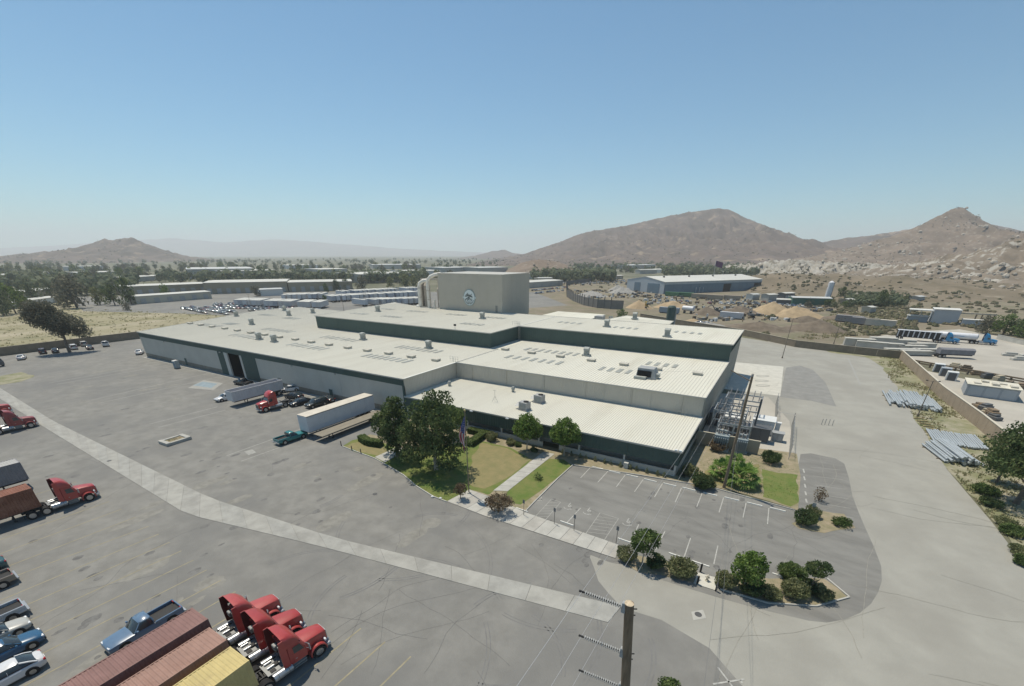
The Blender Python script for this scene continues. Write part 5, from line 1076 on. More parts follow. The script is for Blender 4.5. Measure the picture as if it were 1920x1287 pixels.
# trailers by the factory wall
mTrW = mat('trailer_white', (.54,.55,.57), .5, var=.05, scale=.6, second=((.48,.48,.48), .3, .55, .7, .6)); mTrT = mat('trailer_roof', (.55,.50,.42), .8, var=.08, scale=.5)
def boxtrailer(label, loc, rz, L=15.6, group='box trailers', m=None, top=None):
    o = thing('box_trailer', label, 'trailer', (loc[0], loc[1], .03), rz, group); n = 13
    for i in range(n):
        y = -i*L/n
        for s in (-1,1): MB().box(s*1.28-.02,s*1.28+.02,y-L/n+.008,y-.008,1.12,4.0).build('side_panel', m or mTrW, o)
    MB().box(-1.255,1.255,-L+.05,-.05,1.0,1.11).build('floor', mChas, o); MB().box(-1.28,1.28,-.03,.02,1.12,4.0).build('nose_panel', m or mTrW, o); MB().box(-1.28,1.28,-L-.02,-L+.03,1.12,4.0).build('rear_door', m or mTrW, o)
    MB().bbox(-1.3,1.3,-L-.03,.03,4.001,4.08,.02).build('roof', top or mTrT, o)
    rl_ = MB()
    for s in (-1,1): rl_.box(s*1.305-.015,s*1.305+.015,-L,0,1.02,1.14).box(s*1.305-.015,s*1.305+.015,-L,0,3.9,4.0)
    rl_.build('rail', mAlu, o)
    for y in (-L+1.6,-L+2.9):
        MB().cyl((-.7,y,.5),(.7,y,.5),.08,n=8).build('axle', mChas, o)
        for s in (-1,1): wheel(o, s*.95, y, .50, .54)
    for s in (-1,1): MB().bar((s*.6,-2.6,.1),(s*.6,-2.6,1.0),.12).build('landing_leg', mChas, o)
    return o
boxtrailer('long white box trailer backed against the factory wall', (-7.7,-18.2), R(180), L=15.6)
o = chassis('empty tan flatbed trailer beside the white box trailer', (-3.6,-18.6), R(180), L=15.2, deck=mat('wood_deck',(.235,.21,.165),.9,var=.15,scale=2,stretch=(4,.4,1)))
o = thing('open_top_trailer', 'white open-top ribbed dump trailer backed to the factory dock', 'trailer', (-37.0,-15.2,.03), R(180))
mDmp = mat('dump_white', (.52,.52,.53), .55, var=.08, scale=.5)
for s in (-1,1):
    mb = MB().box(s*1.22-.03,s*1.22+.03,-11.8,0,1.25,3.3)
    for k in range(20): y = -.3-k*.59; mb.box(s*1.28-.03,s*1.28+.03,y-.05,y+.05,1.3,3.25)
    mb.bbox(s*1.25-.07,s*1.25+.07,-11.85,.05,3.301,3.42,.02); mb.build('side_wall', mDmp, o)
MB().box(-1.19,1.19,-.05,.02,1.25,3.4).build('front_wall', mDmp, o); MB().box(-1.19,1.19,-11.85,-11.78,1.25,3.4).build('tailgate', mDmp, o); MB().box(-1.19,1.19,-11.75,-.07,1.2,1.32).build('floor', mat('dump_floor',(.22,.17,.14),.9), o)
MB().box(-.5,.5,-11.5,-.5,.85,1.19).build('frame', mChas, o)
for y in (-9.0,-10.4):
    for s in (-1,1): wheel(o, s*.93, y, .5, .54)
for s in (-1,1): MB().bar((s*.6,-3.2,.1),(s*.6,-3.2,1.0),.13).build('landing_leg', mChas, o)

# ------------------------------------------------------------------ boundary walls
mBlock = mat('block_wall', (.235,.195,.145), .95, var=.12, scale=.5, coords='World', bump=.3, bscale=5)
mCap = mat('wall_cap', (.42,.37,.28), .9, var=.08, scale=1)
mWBeige = mat('rendered_wall', (.345,.31,.24), .95, var=.06, scale=.4, coords='World')
def blockwall(label, pts, h, m=None, cap=None, bay=5.0, group='boundary walls', th=.25):
    o = thing('block_wall', label, 'wall', (*pts[0], 0), 0, group); b = Vector(pts[0])
    for i in range(len(pts)-1):
        p, q = Vector(pts[i])-b, Vector(pts[i+1])-b; L = (q-p).length; n = max(1, round(L/bay)); a = math.atan2(q.y-p.y, q.x-p.x)
        for k in range(n):
            c = p.lerp(q, k/n); MB().box(.02,L/n-.02,-th/2,th/2,-.05,h).build('wall_bay', m or mBlock, o, loc=(c.x,c.y,0), rz=a)
            MB().box(0,L/n,-th/2-.05,th/2+.05,h+.001,h+.1).build('coping', cap or mCap, o, loc=(c.x,c.y,0), rz=a)
    return o
blockwall('brown block wall along the left side of the yard', [(-156,-110),(-155.5,-25),(-155,14),(-155.5,84)], 2.6, bay=6)
wr = [G(1200,597),G(1290,613),G(1390,629),G(1490,651),G(1600,664),G(1686,673)]
blockwall('brown block wall behind the factory curving to the right corner', wr, 2.3, bay=5)
c0 = G(1686,673); blockwall('tan block wall running from the corner down the right edge', [c0, G(1760,745), G(1830,800), G(1874,838), G(1990,930)], 2.6, mat('tan_block',(.31,.25,.185),.95,var=.10,scale=.5,coords='World',bump=.3,bscale=4), mat('pale_cap',(.52,.48,.40),.9,var=.06,scale=1), bay=4)
# substation wall
s0, s1 = G(1313,815), G(1426,845)
blockwall('beige rendered wall in front of the substation', [(53.9, G(1312,809,2.3)[1]), G(1420,853)], 2.3, mWBeige, mat('beige_cap',(.42,.385,.30),.9), bay=30)

# ------------------------------------------------------------------ poles and wires
mWood = mat('pole_wood', (.235,.178,.122), .95, var=.22, scale=2.0, bump=.6, bscale=14, stretch=(6,6,.5)); mWoodT = mat('pole_top_wood', (.50,.41,.29), .95, var=.25, scale=9)
mIns = mat('insulator_grey', (.33,.34,.34), .5, var=.06, scale=3); mWire = mat('wire', (.42,.42,.42), .6, .3); mWireD = mat('wire_dark', (.20,.20,.20), .6, .3)
def unproj(px, py, depth): return _C + ray(px, py)*depth
top = unproj(1180,1132,12.7); low = unproj(1172.5,1287,14.6)
axis = (low-top).normalized(); base = top + axis*(top.z/-axis.z)
np_ = thing('utility_pole', 'thick wooden power pole with stacked insulators rising at the bottom edge', 'utility pole', (base.x, base.y, 0))
L0 = lambda p: Vector(p)-Vector((base.x,base.y,0))
MB().tube([L0(base), L0(base.lerp(top,.5)), L0(top)], [.24,.185,.140], 16).build('shaft', mWood, np_, 50)
MB().cyl(L0(top), L0(top)+Vector((0,0,.012)), .139, n=16).build('cut_top', mWoodT, np_)
ends = []
for (tx, ty), (bx, by) in (((1091,1105),(1168,1141)),((1090,1184),(1166,1221)),((1090,1254),(1166,1292))):
    # insulator root on the pole, tip out to the side
    k = (by-1132)/155.0; root = top.lerp(top+axis*(low-top).length, k); d = (_R*-1.0 + Vector((0,0,1))*.22 + _H*.30).normalized(); 
    best = min((abs((lambda v: 960+FPX*v.dot(_R)/v.dot(_F))(root+d*s-_C)-tx), s) for s in [i*.02 for i in range(30,140)])[1]
    tip = root+d*best; a0 = L0(root)+d*.12; a1 = L0(tip); ends.append(tip)
    MB().bbox(-.07,.07,-.07,.07,-.2,.2,.02).build('bracket', mIns, np_, loc=L0(root)+d*.15)
    MB().cyl(a0, a1, .024, n=8).build('core_rod', mBlk, np_, 40); mb = MB(); n_ = 17
    for j in range(n_):
        c = a0.lerp(a1, .10+.82*j/(n_-1)); rr = .072 if j % 2 else .082; mb.cyl(c-d*.014, c+d*.012, rr, rr*.7, 10)
    mb.build('insulator', mIns, np_, 40); MB().cyl(a1-d*.06, a1+d*.09, .035, n=8).build('clamp', mBlk, np_)
    MB().cyl(L0(root)+_R*.1, L0(root)+_R*.24, .02, n=6).build('bolt', mBlk, np_); MB().cyl(L0(root)+_R*.1-Vector((0,0,.25)), L0(root)+_R*.22-Vector((0,0,.25)), .02, n=6).build('bolt', mBlk, np_)
def wire(label, a, b, sag, r=.0075, m=None, n=24, group='power lines'):
    a, b = Vector(a), Vector(b); pts = []
    for i in range(n+1): t = i/n; p = a.lerp(b, t); p.z -= sag*4*t*(1-t); pts.append(p-a)
    o = MB().tube(pts, r, 5).build('power_line', m or mWire, None, 60, loc=a); return tag(o, label, 'power line', group)
# the garden pole
gp = G(1357,915); PH = 16.3
g2 = thing('utility_pole', 'tall wooden pole standing in the garden before the substation', 'utility pole', (*gp, 0))
MB().tube([(0,0,0),(0,0,PH*.5),(0,0,PH)], [.22,.18,.14], 14).build('shaft', mWood, g2, 50)
arm = MB().bar((-.12,0,PH-.9),(-2.6,.9,PH-.05),.09).build('arm', mWood, g2); MB().bbox(-.1,.1,-.3,.1,PH-.3,PH+.0,.02).build('top_bracket', mGrey, g2)
MB().cyl((-2.55,.88,PH-.1),(-2.55,.88,PH-2.6),.015,n=5).build('hanger', mWireD, g2)
# substation landing points of the three lines
subx = 55.6
land = [(subx, 24.5, 8.6), (subx+1.2, 24.0, 8.6), (subx+2.4, 23.5, 8.6)]
for i, e in enumerate(ends):
    t = ['uppermost','middle','lowest'][i]
    wire('thin power line from the %s insulator to the substation' % t, e, land[i], .8)
    back = e + (e-Vector(land[i])).normalized()*30 + _R*-.5; wire('thin power line leaving the %s insulator toward the bottom edge' % t, e, back, .3)
for i, (px, py) in enumerate(((1320,1287),(1345,1287))):
    a = unproj(px, py, 17+i); wire('dark cable crossing the parking lot from the %s edge to the garden pole' % ('lower' if i == 0 else 'bottom'), a, (gp[0]+.1, gp[1], 9.5-i*2.6), .6, .008, mWireD)
a = G(1205,712,H1); wire('thin service wire from the middle roof to the substation', (a[0]+1.5,a[1]+1,H1+1.6), (X2+1.5,41,9.0), .6, .008, mWireD)
# light poles
def lightpole(label, base, h, arm_=1.6, az=0.0, m=None, lean=0):
    o = thing('light_pole', label, 'light pole', (*base, 0), az, 'light poles'); mm = m or mat('pole_brown_steel',(.20,.17,.135),.7)
    MB().cyl((0,0,0),(0,0,h),.11,.06,10).cyl((0,0,0),(0,0,.5),.22,n=10).build('post', mm, o, 40)
    for s in (-1,1): a_ = MB().cyl((0,0,h-.2),(s*arm_*.5,0,h-.05),.035,n=6).build('arm', mm, o); MB().bbox(s*arm_*.5-.3*(s < 0)-.02,s*arm_*.5+.3*(s > 0)+.02,-.15,.15,h-.1,h+.05,.03).build('lamp_head', mBlk, o)
    return o
lightpole('slim pole in the paved yard behind the factory near the block wall', G(1466.4,672), 12.2)
lightpole('slim pole on the verge beside the farther stack of steel poles', G(1720,781), 7.4)
lightpole('thin light pole behind the long roof among the parked cars', G(473.7,586), 9.5)
lightpole('thin light pole left of the trailer rows', G(645,583), 11)
lightpole('thin light pole standing before the row of white trailers', G(688,575), 11)
lightpole('thin light pole by the truck depot wall', G(1563,645), 9)
lightpole('thin light pole beside the pale industrial shed on the right', G(1683,627), 13)
lightpole('thin light pole on the scrub slope above the dirt yard', G(1612,562), 11)

# ------------------------------------------------------------------ flagpole with flag
fb = G(879.4,925.4); fp = thing('flagpole', 'tall grey flagpole on the pavement before the lawn', 'flagpole', (*fb, .06))
MB().cyl((0,0,0),(0,0,11.9),.085,.045,12).build('pole', mat('flagpole_bronze',(.25,.21,.16),.5,.3), fp, 40); MB().cyl((0,0,0),(0,0,.15),.3,n=16).build('base_plate', mC, fp)
s_ = MB()
for k in range(6):
    a_ = R(-90+36*k*0.999); pass
rings = [[(.14*math.cos(t)*math.cos(R(e)), .14*math.sin(t)*math.cos(R(e)), 12.02+.14*math.sin(R(e))) for t in [2*PI*i/12 for i in range(12)]] for e in (-85,-50,-20,10,40,70,88)]
MB().loft(rings).build('ball', mat('gold_ball',(.6,.5,.25),.3,.8), fp, 60)
fl = thing('flag', 'limp red, white and blue striped flag with stars hanging on the flagpole', 'flag', (*fb, .06))
mFr = mat('flag_red', (.42,.07,.07), .9); mFw = mat('flag_white', (.62,.60,.58), .9); mFb = mat('flag_blue', (.06,.08,.22), .9)
FLY, HOIST = 3.9, 2.5
def cloth(u, v):                                                  # u along the fly 0..1, v down the hoist 0..1
    # hanging: the fly droops down along the pole in folds
    d = _R*-.62 + Vector((0,-.55,0)); d.normalize()
    out = .08 + 1.05*math.sin(min(1, u*1.3)*PI*.5)*(1-.45*u)*(1-.2*v) ; z = 11.35 - v*HOIST*.95 - u*FLY*.86*(1-.12*v) + .12*math.sin(v*9+u*5)
    fold = .24*math.sin(v*11+u*3)*min(1, u*3)
    sd = Vector((-d.y, d.x, 0)); p = d*(out*(.75+.4*math.sin(v*5+1.2)*min(1,u*2))) + sd*(fold+.12*math.sin(u*7)); return (p.x, p.y, z)
def patch(name, u0, u1, v0, v1, m, nu, nv, off=0):
    V = [[cloth(u0+(u1-u0)*i/nu, v0+(v1-v0)*j/nv) for j in range(nv+1)] for i in range(nu+1)]; mb = MB(); n = nv+1
    mb.add([p for r_ in V for p in r_], [(i*n+j, (i+1)*n+j, (i+1)*n+j+1, i*n+j+1) for i in range(nu) for j in range(nv)]); mb.build(name, m, fl, 180)
for k in range(13): patch('stripe', .4 if k < 7 else 0, 1, k/13, (k+1)/13, mFr if k % 2 == 0 else mFw, 18, 3)
patch('canton', 0, .4, 0, 7/13, mFb, 10, 10)
st = MB()
for i in range(9):
    for j in range(5 if i % 2 == 0 else 4):
        u, v = .02+.36*(i+.5)/9, 7/13*(j+.5+(0 if i % 2 == 0 else .5))/5; p = Vector(cloth(u, v)); e = (Vector(cloth(u+.01,v))-p).normalized()*.05; f_ = (Vector(cloth(u,v+.01))-p).normalized()*.05; nn = e.cross(f_).normalized()*.012
        for s in (1,-1):
            pts = []
            for q in range(10): rr = 1 if q % 2 == 0 else .42; pts.append(p+nn*s+(e*math.sin(q*PI/5)-f_*math.cos(q*PI/5))*rr)
            st.face(pts)
o = st.build('stars', mFw, fl); o['kind'] = 'stuff'

# ------------------------------------------------------------------ small things round the lot and yard
pl = thing('concrete_planter', 'long low concrete planter standing alone in the yard', 'planter', (-25.9,-31.4,.03), R(2))
MB().bbox(-1.45,1.45,-2.0,-1.3,0,.55,.04).build('end_wall', mC, pl); MB().bbox(-1.45,1.45,1.3,2.0,0,.55,.04).build('end_wall', mC, pl); MB().bbox(-1.45,-1.0,-1.29,1.29,0,.5,.03).build('side_wall', mC, pl); MB().bbox(1.0,1.45,-1.29,1.29,0,.5,.03).build('side_wall', mC, pl); MB().box(-.99,.99,-1.29,1.29,0,.35).build('soil', mBed, pl)
crown([(0,0,.35,.8,1.1,.2)],220,.14,5,.2).build('weeds', LM['brown'], pl)
pt = thing('portable_toilet', 'blue and grey portable toilet against the far end of the factory wall', 'portable toilet', (*G(333,691), .03), R(5)); mPt = paint('toilet_blue',(.10,.19,.25),.6); mPtr = mat('toilet_roof',(.6,.6,.58),.7)
MB().bbox(-.6,.6,-.6,.6,.1,2.1,.04).build('cabin', mat('toilet_grey',(.36,.40,.41),.7), pt); MB().box(-.45,.45,-.63,-.601,.2,1.95).build('door', mPt, pt); MB().profile([(-.65,0),(.65,0),(.5,.2),(-.5,.2)],(-.65,.65)).build('roof', mPtr, pt, loc=(0,0,2.101)); MB().box(-.62,.62,-.62,.62,0,.099).build('skid', mBlk, pt)
def bollard(px, py, label, h=1.0, r=.1, m=None, group='bollards'):
    o = thing('bollard', label, 'bollard', (*G(px, py), .03), 0, group); MB().cyl((0,0,0),(0,0,h),r,n=12).build('post', m or mat('bollard_bronze',(.12,.095,.07),.6), o, 40); MB().cyl((0,0,h),(0,0,h+.06),r*1.02,r*.5,12).build('cap', m or MATS['bollard_bronze'], o, 40)
for px, py, t in ((640,836,'at the left tip of the small lawn'),(660,845,'midway along the small lawn edge'),(677,851,'at the right end of the small lawn edge')): bollard(px, py, 'short dark bollard '+t, .8, .08)
for px, py, t in ((1313,1073,'back left corner'),(1345,1083,'back right corner'),(1307,1096,'front left corner'),(1342,1109,'front right corner')): bollard(px, py, 'black guard bollard at the %s of the hydrant pad' % t, 1.0, .1, mBlk, 'hydrant bollards')
hy = thing('fire_hydrant', 'pale fire hydrant with side outlets on its concrete pad', 'hydrant', (*G(1325,1090), .09)); mHy = mat('hydrant_paint',(.55,.50,.40),.6,var=.1,scale=5)
MB().cyl((0,0,0),(0,0,.08),.2,n=14).cyl((0,0,.08),(0,0,.6),.11,n=14).build('barrel', mHy, hy, 40); MB().cyl((0,0,.6),(0,0,.72),.15,.06,14).build('bonnet', mHy, hy, 40); MB().cyl((-.25,0,.42),(.25,0,.42),.07,n=10).build('outlet', mHy, hy, 40); MB().cyl((0,-.22,.42),(0,0,.42),.08,n=10).build('outlet', mHy, hy, 40)
def signpost(px, py, label, w_=.32, h=2.3, m=None):
    o = thing('sign_post', label, 'sign', (*G(px, py), .06), R(-10), 'parking sign posts'); MB().cyl((0,0,0),(0,0,h),.035,n=8).build('post', mat('sign_post_steel',(.16,.15,.14),.6,.3), o); MB().box(-w_/2,w_/2,-.05,-.038,h-.55,h-.02).build('plate', m or mat('sign_back',(.20,.21,.22),.6,.2), o)
for px, py, t in ((982,967,'at the lawn corner'),(1039,983,'second from the lawn'),(1076,996,'third from the lawn'),(1155,1019,'nearest the lot tree')): signpost(px, py, 'thin parking sign post at the edge of the pavement, '+t)
signpost(1519,968,'white-backed sign post in the gravel island',.4,1.9,mWhiteP)
for px, py, t in ((1090,872,''),): pass
ub = thing('utility_box', 'small pale utility cabinet at the low office wall', 'cabinet', (46.3,-1.0,.04)); MB().bbox(-.35,.35,-.25,.25,.1,.95,.03).build('cabinet', mJamb, ub); MB().box(-.4,.4,-.3,.3,0,.099).build('plinth', mC, ub)
for px, py, t in ((811,933,'left'),(826,936,'right')):
    o = thing('ground_light', 'small white ground light on the lawn kerb, %s of a pair' % t, 'light', (*G(px,py), .05), 0, 'ground lights'); MB().cyl((0,0,0),(0,0,.12),.22,n=14).build('base', mWhiteP, o, 40); MB().cyl((0,0,.12),(0,0,.2),.15,.1,14).build('lens', mHead, o, 40)
sf = thing('floodlight', 'white twin floodlight at the right front corner of the office roof', 'floodlight', (53.4,-.5,H3-.05)); MB().cyl((0,0,-.1),(0,0,.4),.04,n=6).build('stem', mJamb, sf); MB().bbox(-.5,-.1,-.35,-.1,.25,.5,.03).build('lamp_head', mHead, sf); MB().bbox(.1,.5,-.35,-.1,.25,.5,.03).build('lamp_head', mHead, sf)
for x in (16.8,24.5):
    sf = thing('floodlight', 'small white floodlight on the office fascia %s' % ('behind the flag' if x < 20 else 'left of the entrance'), 'floodlight', (x,-.42,H3-.1)); MB().cyl((0,.2,0),(0,-.2,.0),.03,n=6).build('stem', mJamb, sf); MB().bbox(-.3,.3,-.4,-.15,-.08,.12,.03).build('lamp_head', mHead, sf)
for px, py, t in ((1540,797,'first'),(1546,797,'second'),(1553,798,'third'),(1560,799,'fourth')): bollard(px, py, 'slim post standing in the pale road, %s from the left' % t, 1.2, .05, mGrey, 'posts in the pale road')
rt = MB()
for k in range(3):                                                # hose coils on the pad
    cx, cy = G(1430+(-2 if k == 1 else 0), 706+k*9); pts = [(1.75*math.cos(t), .75*math.sin(t), .05) for t in [2*PI*i/36*.97 for i in range(37)]]
    tag(MB().tube(pts, .03, 6).build('hose_coil', mGrey, None, 60, loc=(cx, cy, .05), rz=R(30)), 'flat oval of dark hose on the pale pad, %s from the top' % ['first','second','third'][k], 'hose', 'hoses on the pale pad')

# ------------------------------------------------------------------ substation
mTrf = mat('transformer_grey', (.27,.31,.32), .6, var=.06, scale=1); mWht = mat('switchgear_white', (.60,.61,.60), .6, var=.05, scale=1); mPor = mat('porcelain', (.33,.30,.28), .3); mDkG = mat('dark_grey_steel', (.12,.125,.13), .6, .3)
sheet('substation_pad', P((1318,808),(1350,738),(1440,745),(1480,790),(1490,850),(1426,842)), .048, mYardR)
def zat(px, py, z): return G(px, py, z)
def frame(name, label, loc, w_, d_, h, bays=1, rz=0, group='substation steelwork'):
    o = thing(name, label, 'steel frame', (*loc, .05), rz, group); n = bays+1
    for i in range(n):
        for y in (0, d_): MB().bbox(-.11,.11,-.11,.11,0,h,.01).build('column', mGalv, o, loc=(i*w_/bays, y, 0))
    for y in (0, d_):
        for z_ in (h-.2, h*.62): MB().bar((0,y,z_),(w_,y,z_),.14,.2).build('beam', mGalv, o)
    for i in range(n):
        for z_ in (h-.2, h*.62): MB().bar((i*w_/bays,0,z_),(i*w_/bays,d_,z_),.12,.18).build('beam', mGalv, o)
    for i in range(int(w_/1.0)):
        x = .5+i*1.0
        for y in (.2, d_-.2):
            ins = MB().cyl((x,y,h-.1),(x,y,h+.9),.05,n=8)
            for k in range(5): ins.cyl((x,y,h+.1+k*.16),(x,y,h+.16+k*.16),.13,.07,10)
            ins.build('insulator', mPor, o, 40)
            il = MB().cyl((x,y,h*.62-.1),(x,y,h*.62-.9),.05,n=8)
            for k in range(4): il.cyl((x,y,h*.62-.25-k*.16),(x,y,h*.62-.19-k*.16),.12,.06,10)
            il.build('insulator', mPor, o, 40)
        MB().cyl((x,.2,h+.9),(x,d_-.2,h+.9),.035,n=6).build('busbar', mAlu, o)
    return o
frame('busbar_frame', 'tall galvanised steel busbar frame at the back of the substation', (56.2,27.0), 6.0, 4.0, 5.6, 2)
frame('switch_frame', 'lower galvanised steel switch frame beside the factory wall', (55.2,20.5), 5.2, 4.2, 5.0, 2)
frame('switch_frame', 'galvanised steel frame over the transformers', (56.6,16.2), 5.0, 3.2, 4.2, 2)
def gear(label, loc, w_, d_, h, m, rz=0, n=4, nm='switchgear_cabinet'):
    o = thing(nm, label, 'switchgear', (*loc, .05), rz, 'substation cabinets'); MB().box(-.05,w_+.05,-.05,d_+.05,0,.15).build('plinth', mC, o)
    for i in range(n): MB().bbox(i*w_/n+.01,(i+1)*w_/n-.01,0,d_,.151,h,.03).build('cabinet', m, o)
    MB().box(-.1,w_+.1,-.12,d_+.12,h+.001,h+.09).build('roof', m, o)
    return o
a = G(1405,752,2.4); gear('white switchgear block with a bright roof at the back of the substation', (61.6,25.5), 3.6, 3.2, 2.6, mWht)
gear('white switchgear cabinets under the busbar frame', (56.8,25.2), 3.6, 2.4, 2.4, mWht, 0, 3)
gear('long dark grey switchgear cabinet in the middle of the substation', (57.5,21.0), 7.2, 2.0, 2.5, mDkG, 0, 5)
gear('dark grey cabinet against the factory wall', (54.1,25.5), 1.8, 4.0, 2.6, mDkG, 0, 2)
def transformer(label, loc, s=1.0):
    o = thing('transformer', label, 'transformer', (*loc, .05), 0, 'transformers'); MB().box(-1.3*s,1.3*s,-.9*s,.9*s,0,.2).build('plinth', mC, o); MB().bbox(-1.0*s,1.0*s,-.7*s,.7*s,.2,2.5*s,.05).build('tank', mTrf, o)
    for sy in (-1,1):
        for k in range(7): x = (-.9+.3*k)*s; MB().box(x-.04,x+.04,sy*.71*s if sy > 0 else -1.15*s,1.15*s if sy > 0 else -.71*s,.45,2.2*s).build('radiator_fin', mTrf, o)
    for k in range(3):
        x = (-.6+.6*k)*s; b = MB().cyl((x,0,2.5*s),(x,0,3.6*s),.07,n=8)
        for q in range(5): b.cyl((x,0,2.65*s+q*.17),(x,0,2.72*s+q*.17),.16,.09,10)
        b.build('bushing', mPor, o, 40)
    MB().cyl((-.9*s,.5*s,2.9*s),(.6*s,.5*s,2.9*s),.22,n=14).build('conservator', mTrf, o, 40)
transformer('grey-blue finned transformer nearest the office end', (57.8,14.2), 1.1); transformer('grey finned transformer on the right of the substation', (60.8,15.0), .95)
x, y = G(1455,829); gear('grey metal cabinet at the garden edge of the substation', (x-.9,y), 1.8, 1.2, 1.5, mGrey, 0, 2); x, y = G(1450,812); gear('small white meter cabinet on a post inside the fence', (x,y), .8, .6, 1.9, mWht, 0, 1)
for px, py, h, t in ((1408,824,7.4,'near the beige wall'),):
    o = thing('steel_column', 'dark steel lattice-free column '+t, 'column', (*G(px,py), .05), 0, 'substation columns'); MB().bbox(-.16,.16,-.16,.16,0,h,.02).build('shaft', mDkG, o); MB().bbox(-.3,.3,-.3,.3,0,.12,.01).build('base_plate', mGalv, o)
# chain-link fence round it
mMesh = mat('chainlink', (.30,.30,.29), .6, .4)
def fence(label, pts, h, step=3.0, group='fences', strands=9, post=None):
    o = thing('wire_fence', label, 'fence', (*pts[0], .03), 0, group); b = Vector(pts[0])
    for i in range(len(pts)-1):
        p, q = Vector(pts[i])-b, Vector(pts[i+1])-b; L = (q-p).length; n = max(1, round(L/step))
        for k in range(n+1): c = p.lerp(q, k/n); MB().cyl((c.x,c.y,0),(c.x,c.y,h+.3),.045,n=8).build('post', post or mGalv, o)
        MB().cyl((p.x,p.y,h),(q.x,q.y,h),.025,n=6).build('top_rail', mGalv, o)
        wm = MB(); d = (q-p)
        m_ = int(L/.35)
        for k in range(m_):
            c = p+d*(k/m_); e = p+d*min(1,(k+6)/m_); wm.cyl((c.x,c.y,.05),(e.x,e.y,h),.006,n=3,caps=False); wm.cyl((e.x,e.y,.05),(c.x,c.y,h),.006,n=3,caps=False)
        r_ = wm.build('wire_mesh', mMesh, o); r_['kind'] = 'stuff'
    return o
fence('chain-link fence on the road side of the substation', [G(1478,862), G(1484,800)], 2.4, 2.0)
fence('chain-link fence with gate posts at the back of the substation', [G(1484,800), G(1452,795), G(1454,760)], 2.4, 2.5)

# ------------------------------------------------------------------ stacks of galvanised poles on the right verge
mPipe = mat('galvanised_pole', (.42,.45,.46), .45, .35, var=.12, scale=1.5)
pipeA = MB().cyl((0,-4.2,0),(0,4.2,0),.19,.15,12).mesh('galvanised_pole', mPipe, 40); pipeB = MB().cyl((0,-3.8,0),(0,3.8,0),.16,.13,10).mesh('galvanised_pole', mPipe, 40)
pipeL = MB().cyl((0,-6.4,0),(0,6.4,0),.20,.14,12).mesh('galvanised_pole', mPipe, 40); r5 = random.Random(9)
def stack(c, row, paz, rows, label, group, meshes, pitch=.40, rise=.31):
    rd = Vector((math.cos(row), math.sin(row))); pd = Vector((math.cos(paz), math.sin(paz))); sp = pitch/max(.3, abs(math.sin(paz-row)))
    for j, n in enumerate(rows):
        for i in range(n):
            off = rd*((i-(n-1)/2)*sp) + pd*r5.uniform(-.35,.35)
            o = put('steel_pole', meshes[r5.randrange(len(meshes))], None, (c[0]+off.x, c[1]+off.y, .32+j*rise), paz-PI/2+R(r5.uniform(-1.6,1.6))); tag(o, label, 'steel pole', group)
    for k in (-2.4,2.4):
        d = rd*(rows[0]*sp/2+.2); ax = pd*k
        tag(MB().bar((-d.x,-d.y,.06),(d.x,d.y,.06),.12,.12).build('timber_bearer', mWood, None, loc=(c[0]+ax.x,c[1]+ax.y,.03)), 'timber bearer under the %s, %s end' % (label.split('in the ')[-1] if 'in the ' in label else 'poles by the tan wall', 'near' if k < 0 else 'far'), 'timber', 'bearers under the pole stacks')
def ang(a, b): p, q = Vector(G(*a)), Vector(G(*b)); return math.atan2(q.y-p.y, q.x-p.x)
stack((91.2,65.0), ang((1668,763),(1772,778)), ang((1718,772),(1690,735)), [23,19,9], 'long galvanised steel pole in the farther stack on the verge', 'poles in the farther stack', [pipeL,pipeL,pipeA])
stack((91.0,31.2), ang((1768,873),(1827,880)), ang((1806,864),(1762,832)), [13,11,8,4], 'long galvanised steel pole in the nearer stack on the verge', 'poles in the nearer stack', [pipeA,pipeB])
stack(G(1790,826), ang((1739,815),(1830,828)), ang((1750,826),(1739,811)), [20], 'galvanised steel pole lying behind the nearer stack by the tan wall', 'poles behind the nearer stack', [pipeB], .36)
for i in range(6):
    x, y = G(1722+i*6, 786+i*5); tag(MB().bbox(-.9,.9,-.12,.12,0,.2,.02).build('timber_block', mat('yellow_timber',(.36,.29,.16),.9,var=.15,scale=2), None, loc=(x,y,.04), rz=R(20)), 'yellowish timber block in the row below the farther pole stack', 'timber', 'timber blocks on the verge')
# storage sheds over the right wall
x, y = G(1806,741); 
sh = thing('storage_shed', 'grey-blue shed with roller doors and a cluttered pale roof behind the tan wall', 'shed', (x, y, .03), R(-9)); mShed = mat('shed_grey',(.33,.36,.39),.7,var=.06,scale=.5); mShr = mat('shed_roof',(.58,.55,.46),.85,var=.12,scale=.5)
MB().box(0,8.6,0,7.0,0,2.6).build('walls', mShed, sh); MB().box(-.2,8.9,-.3,7.2,2.601,2.72).build('roof', mShr, sh)
for k in range(3):
    d = MB().box(.5+k*2.7,2.8+k*2.7,-.06,-.002,.1,2.3).build('roller_door', mat('shed_door',(.42,.45,.47),.6), sh); g_ = MB()
    for q in range(8): g_.box(.5+k*2.7,2.8+k*2.7,-.08,-.061,.25+q*.25,.29+q*.25)
    g_.build('door_rib', mShed, d)
for k in range(5): MB().bbox(1+k*1.5,2.2+k*1.5,1+(k%2)*2.5,3+(k%2)*2.5,2.73,2.95+.12*(k%3),.03).build('roof_sheet', mat('roof_clutter',(.50,.47,.40),.9,var=.2,scale=1), sh)
for k in range(3):
    x, y = G(1757+k*12,697+k*8); o = thing('storage_locker', 'narrow pale storage locker in the row left of the grey-blue shed, %s from the corner' % ['first','second','third'][k], 'locker', (x,y,.03), R(-9), 'storage lockers'); MB().bbox(-1.1,1.1,-1.0,1.0,0,2.2,.04).build('body', mWht if k % 2 == 0 else mShed, o); MB().box(-.8,.8,-1.04,-1.001,.1,2.0).build('door', mDkG, o)
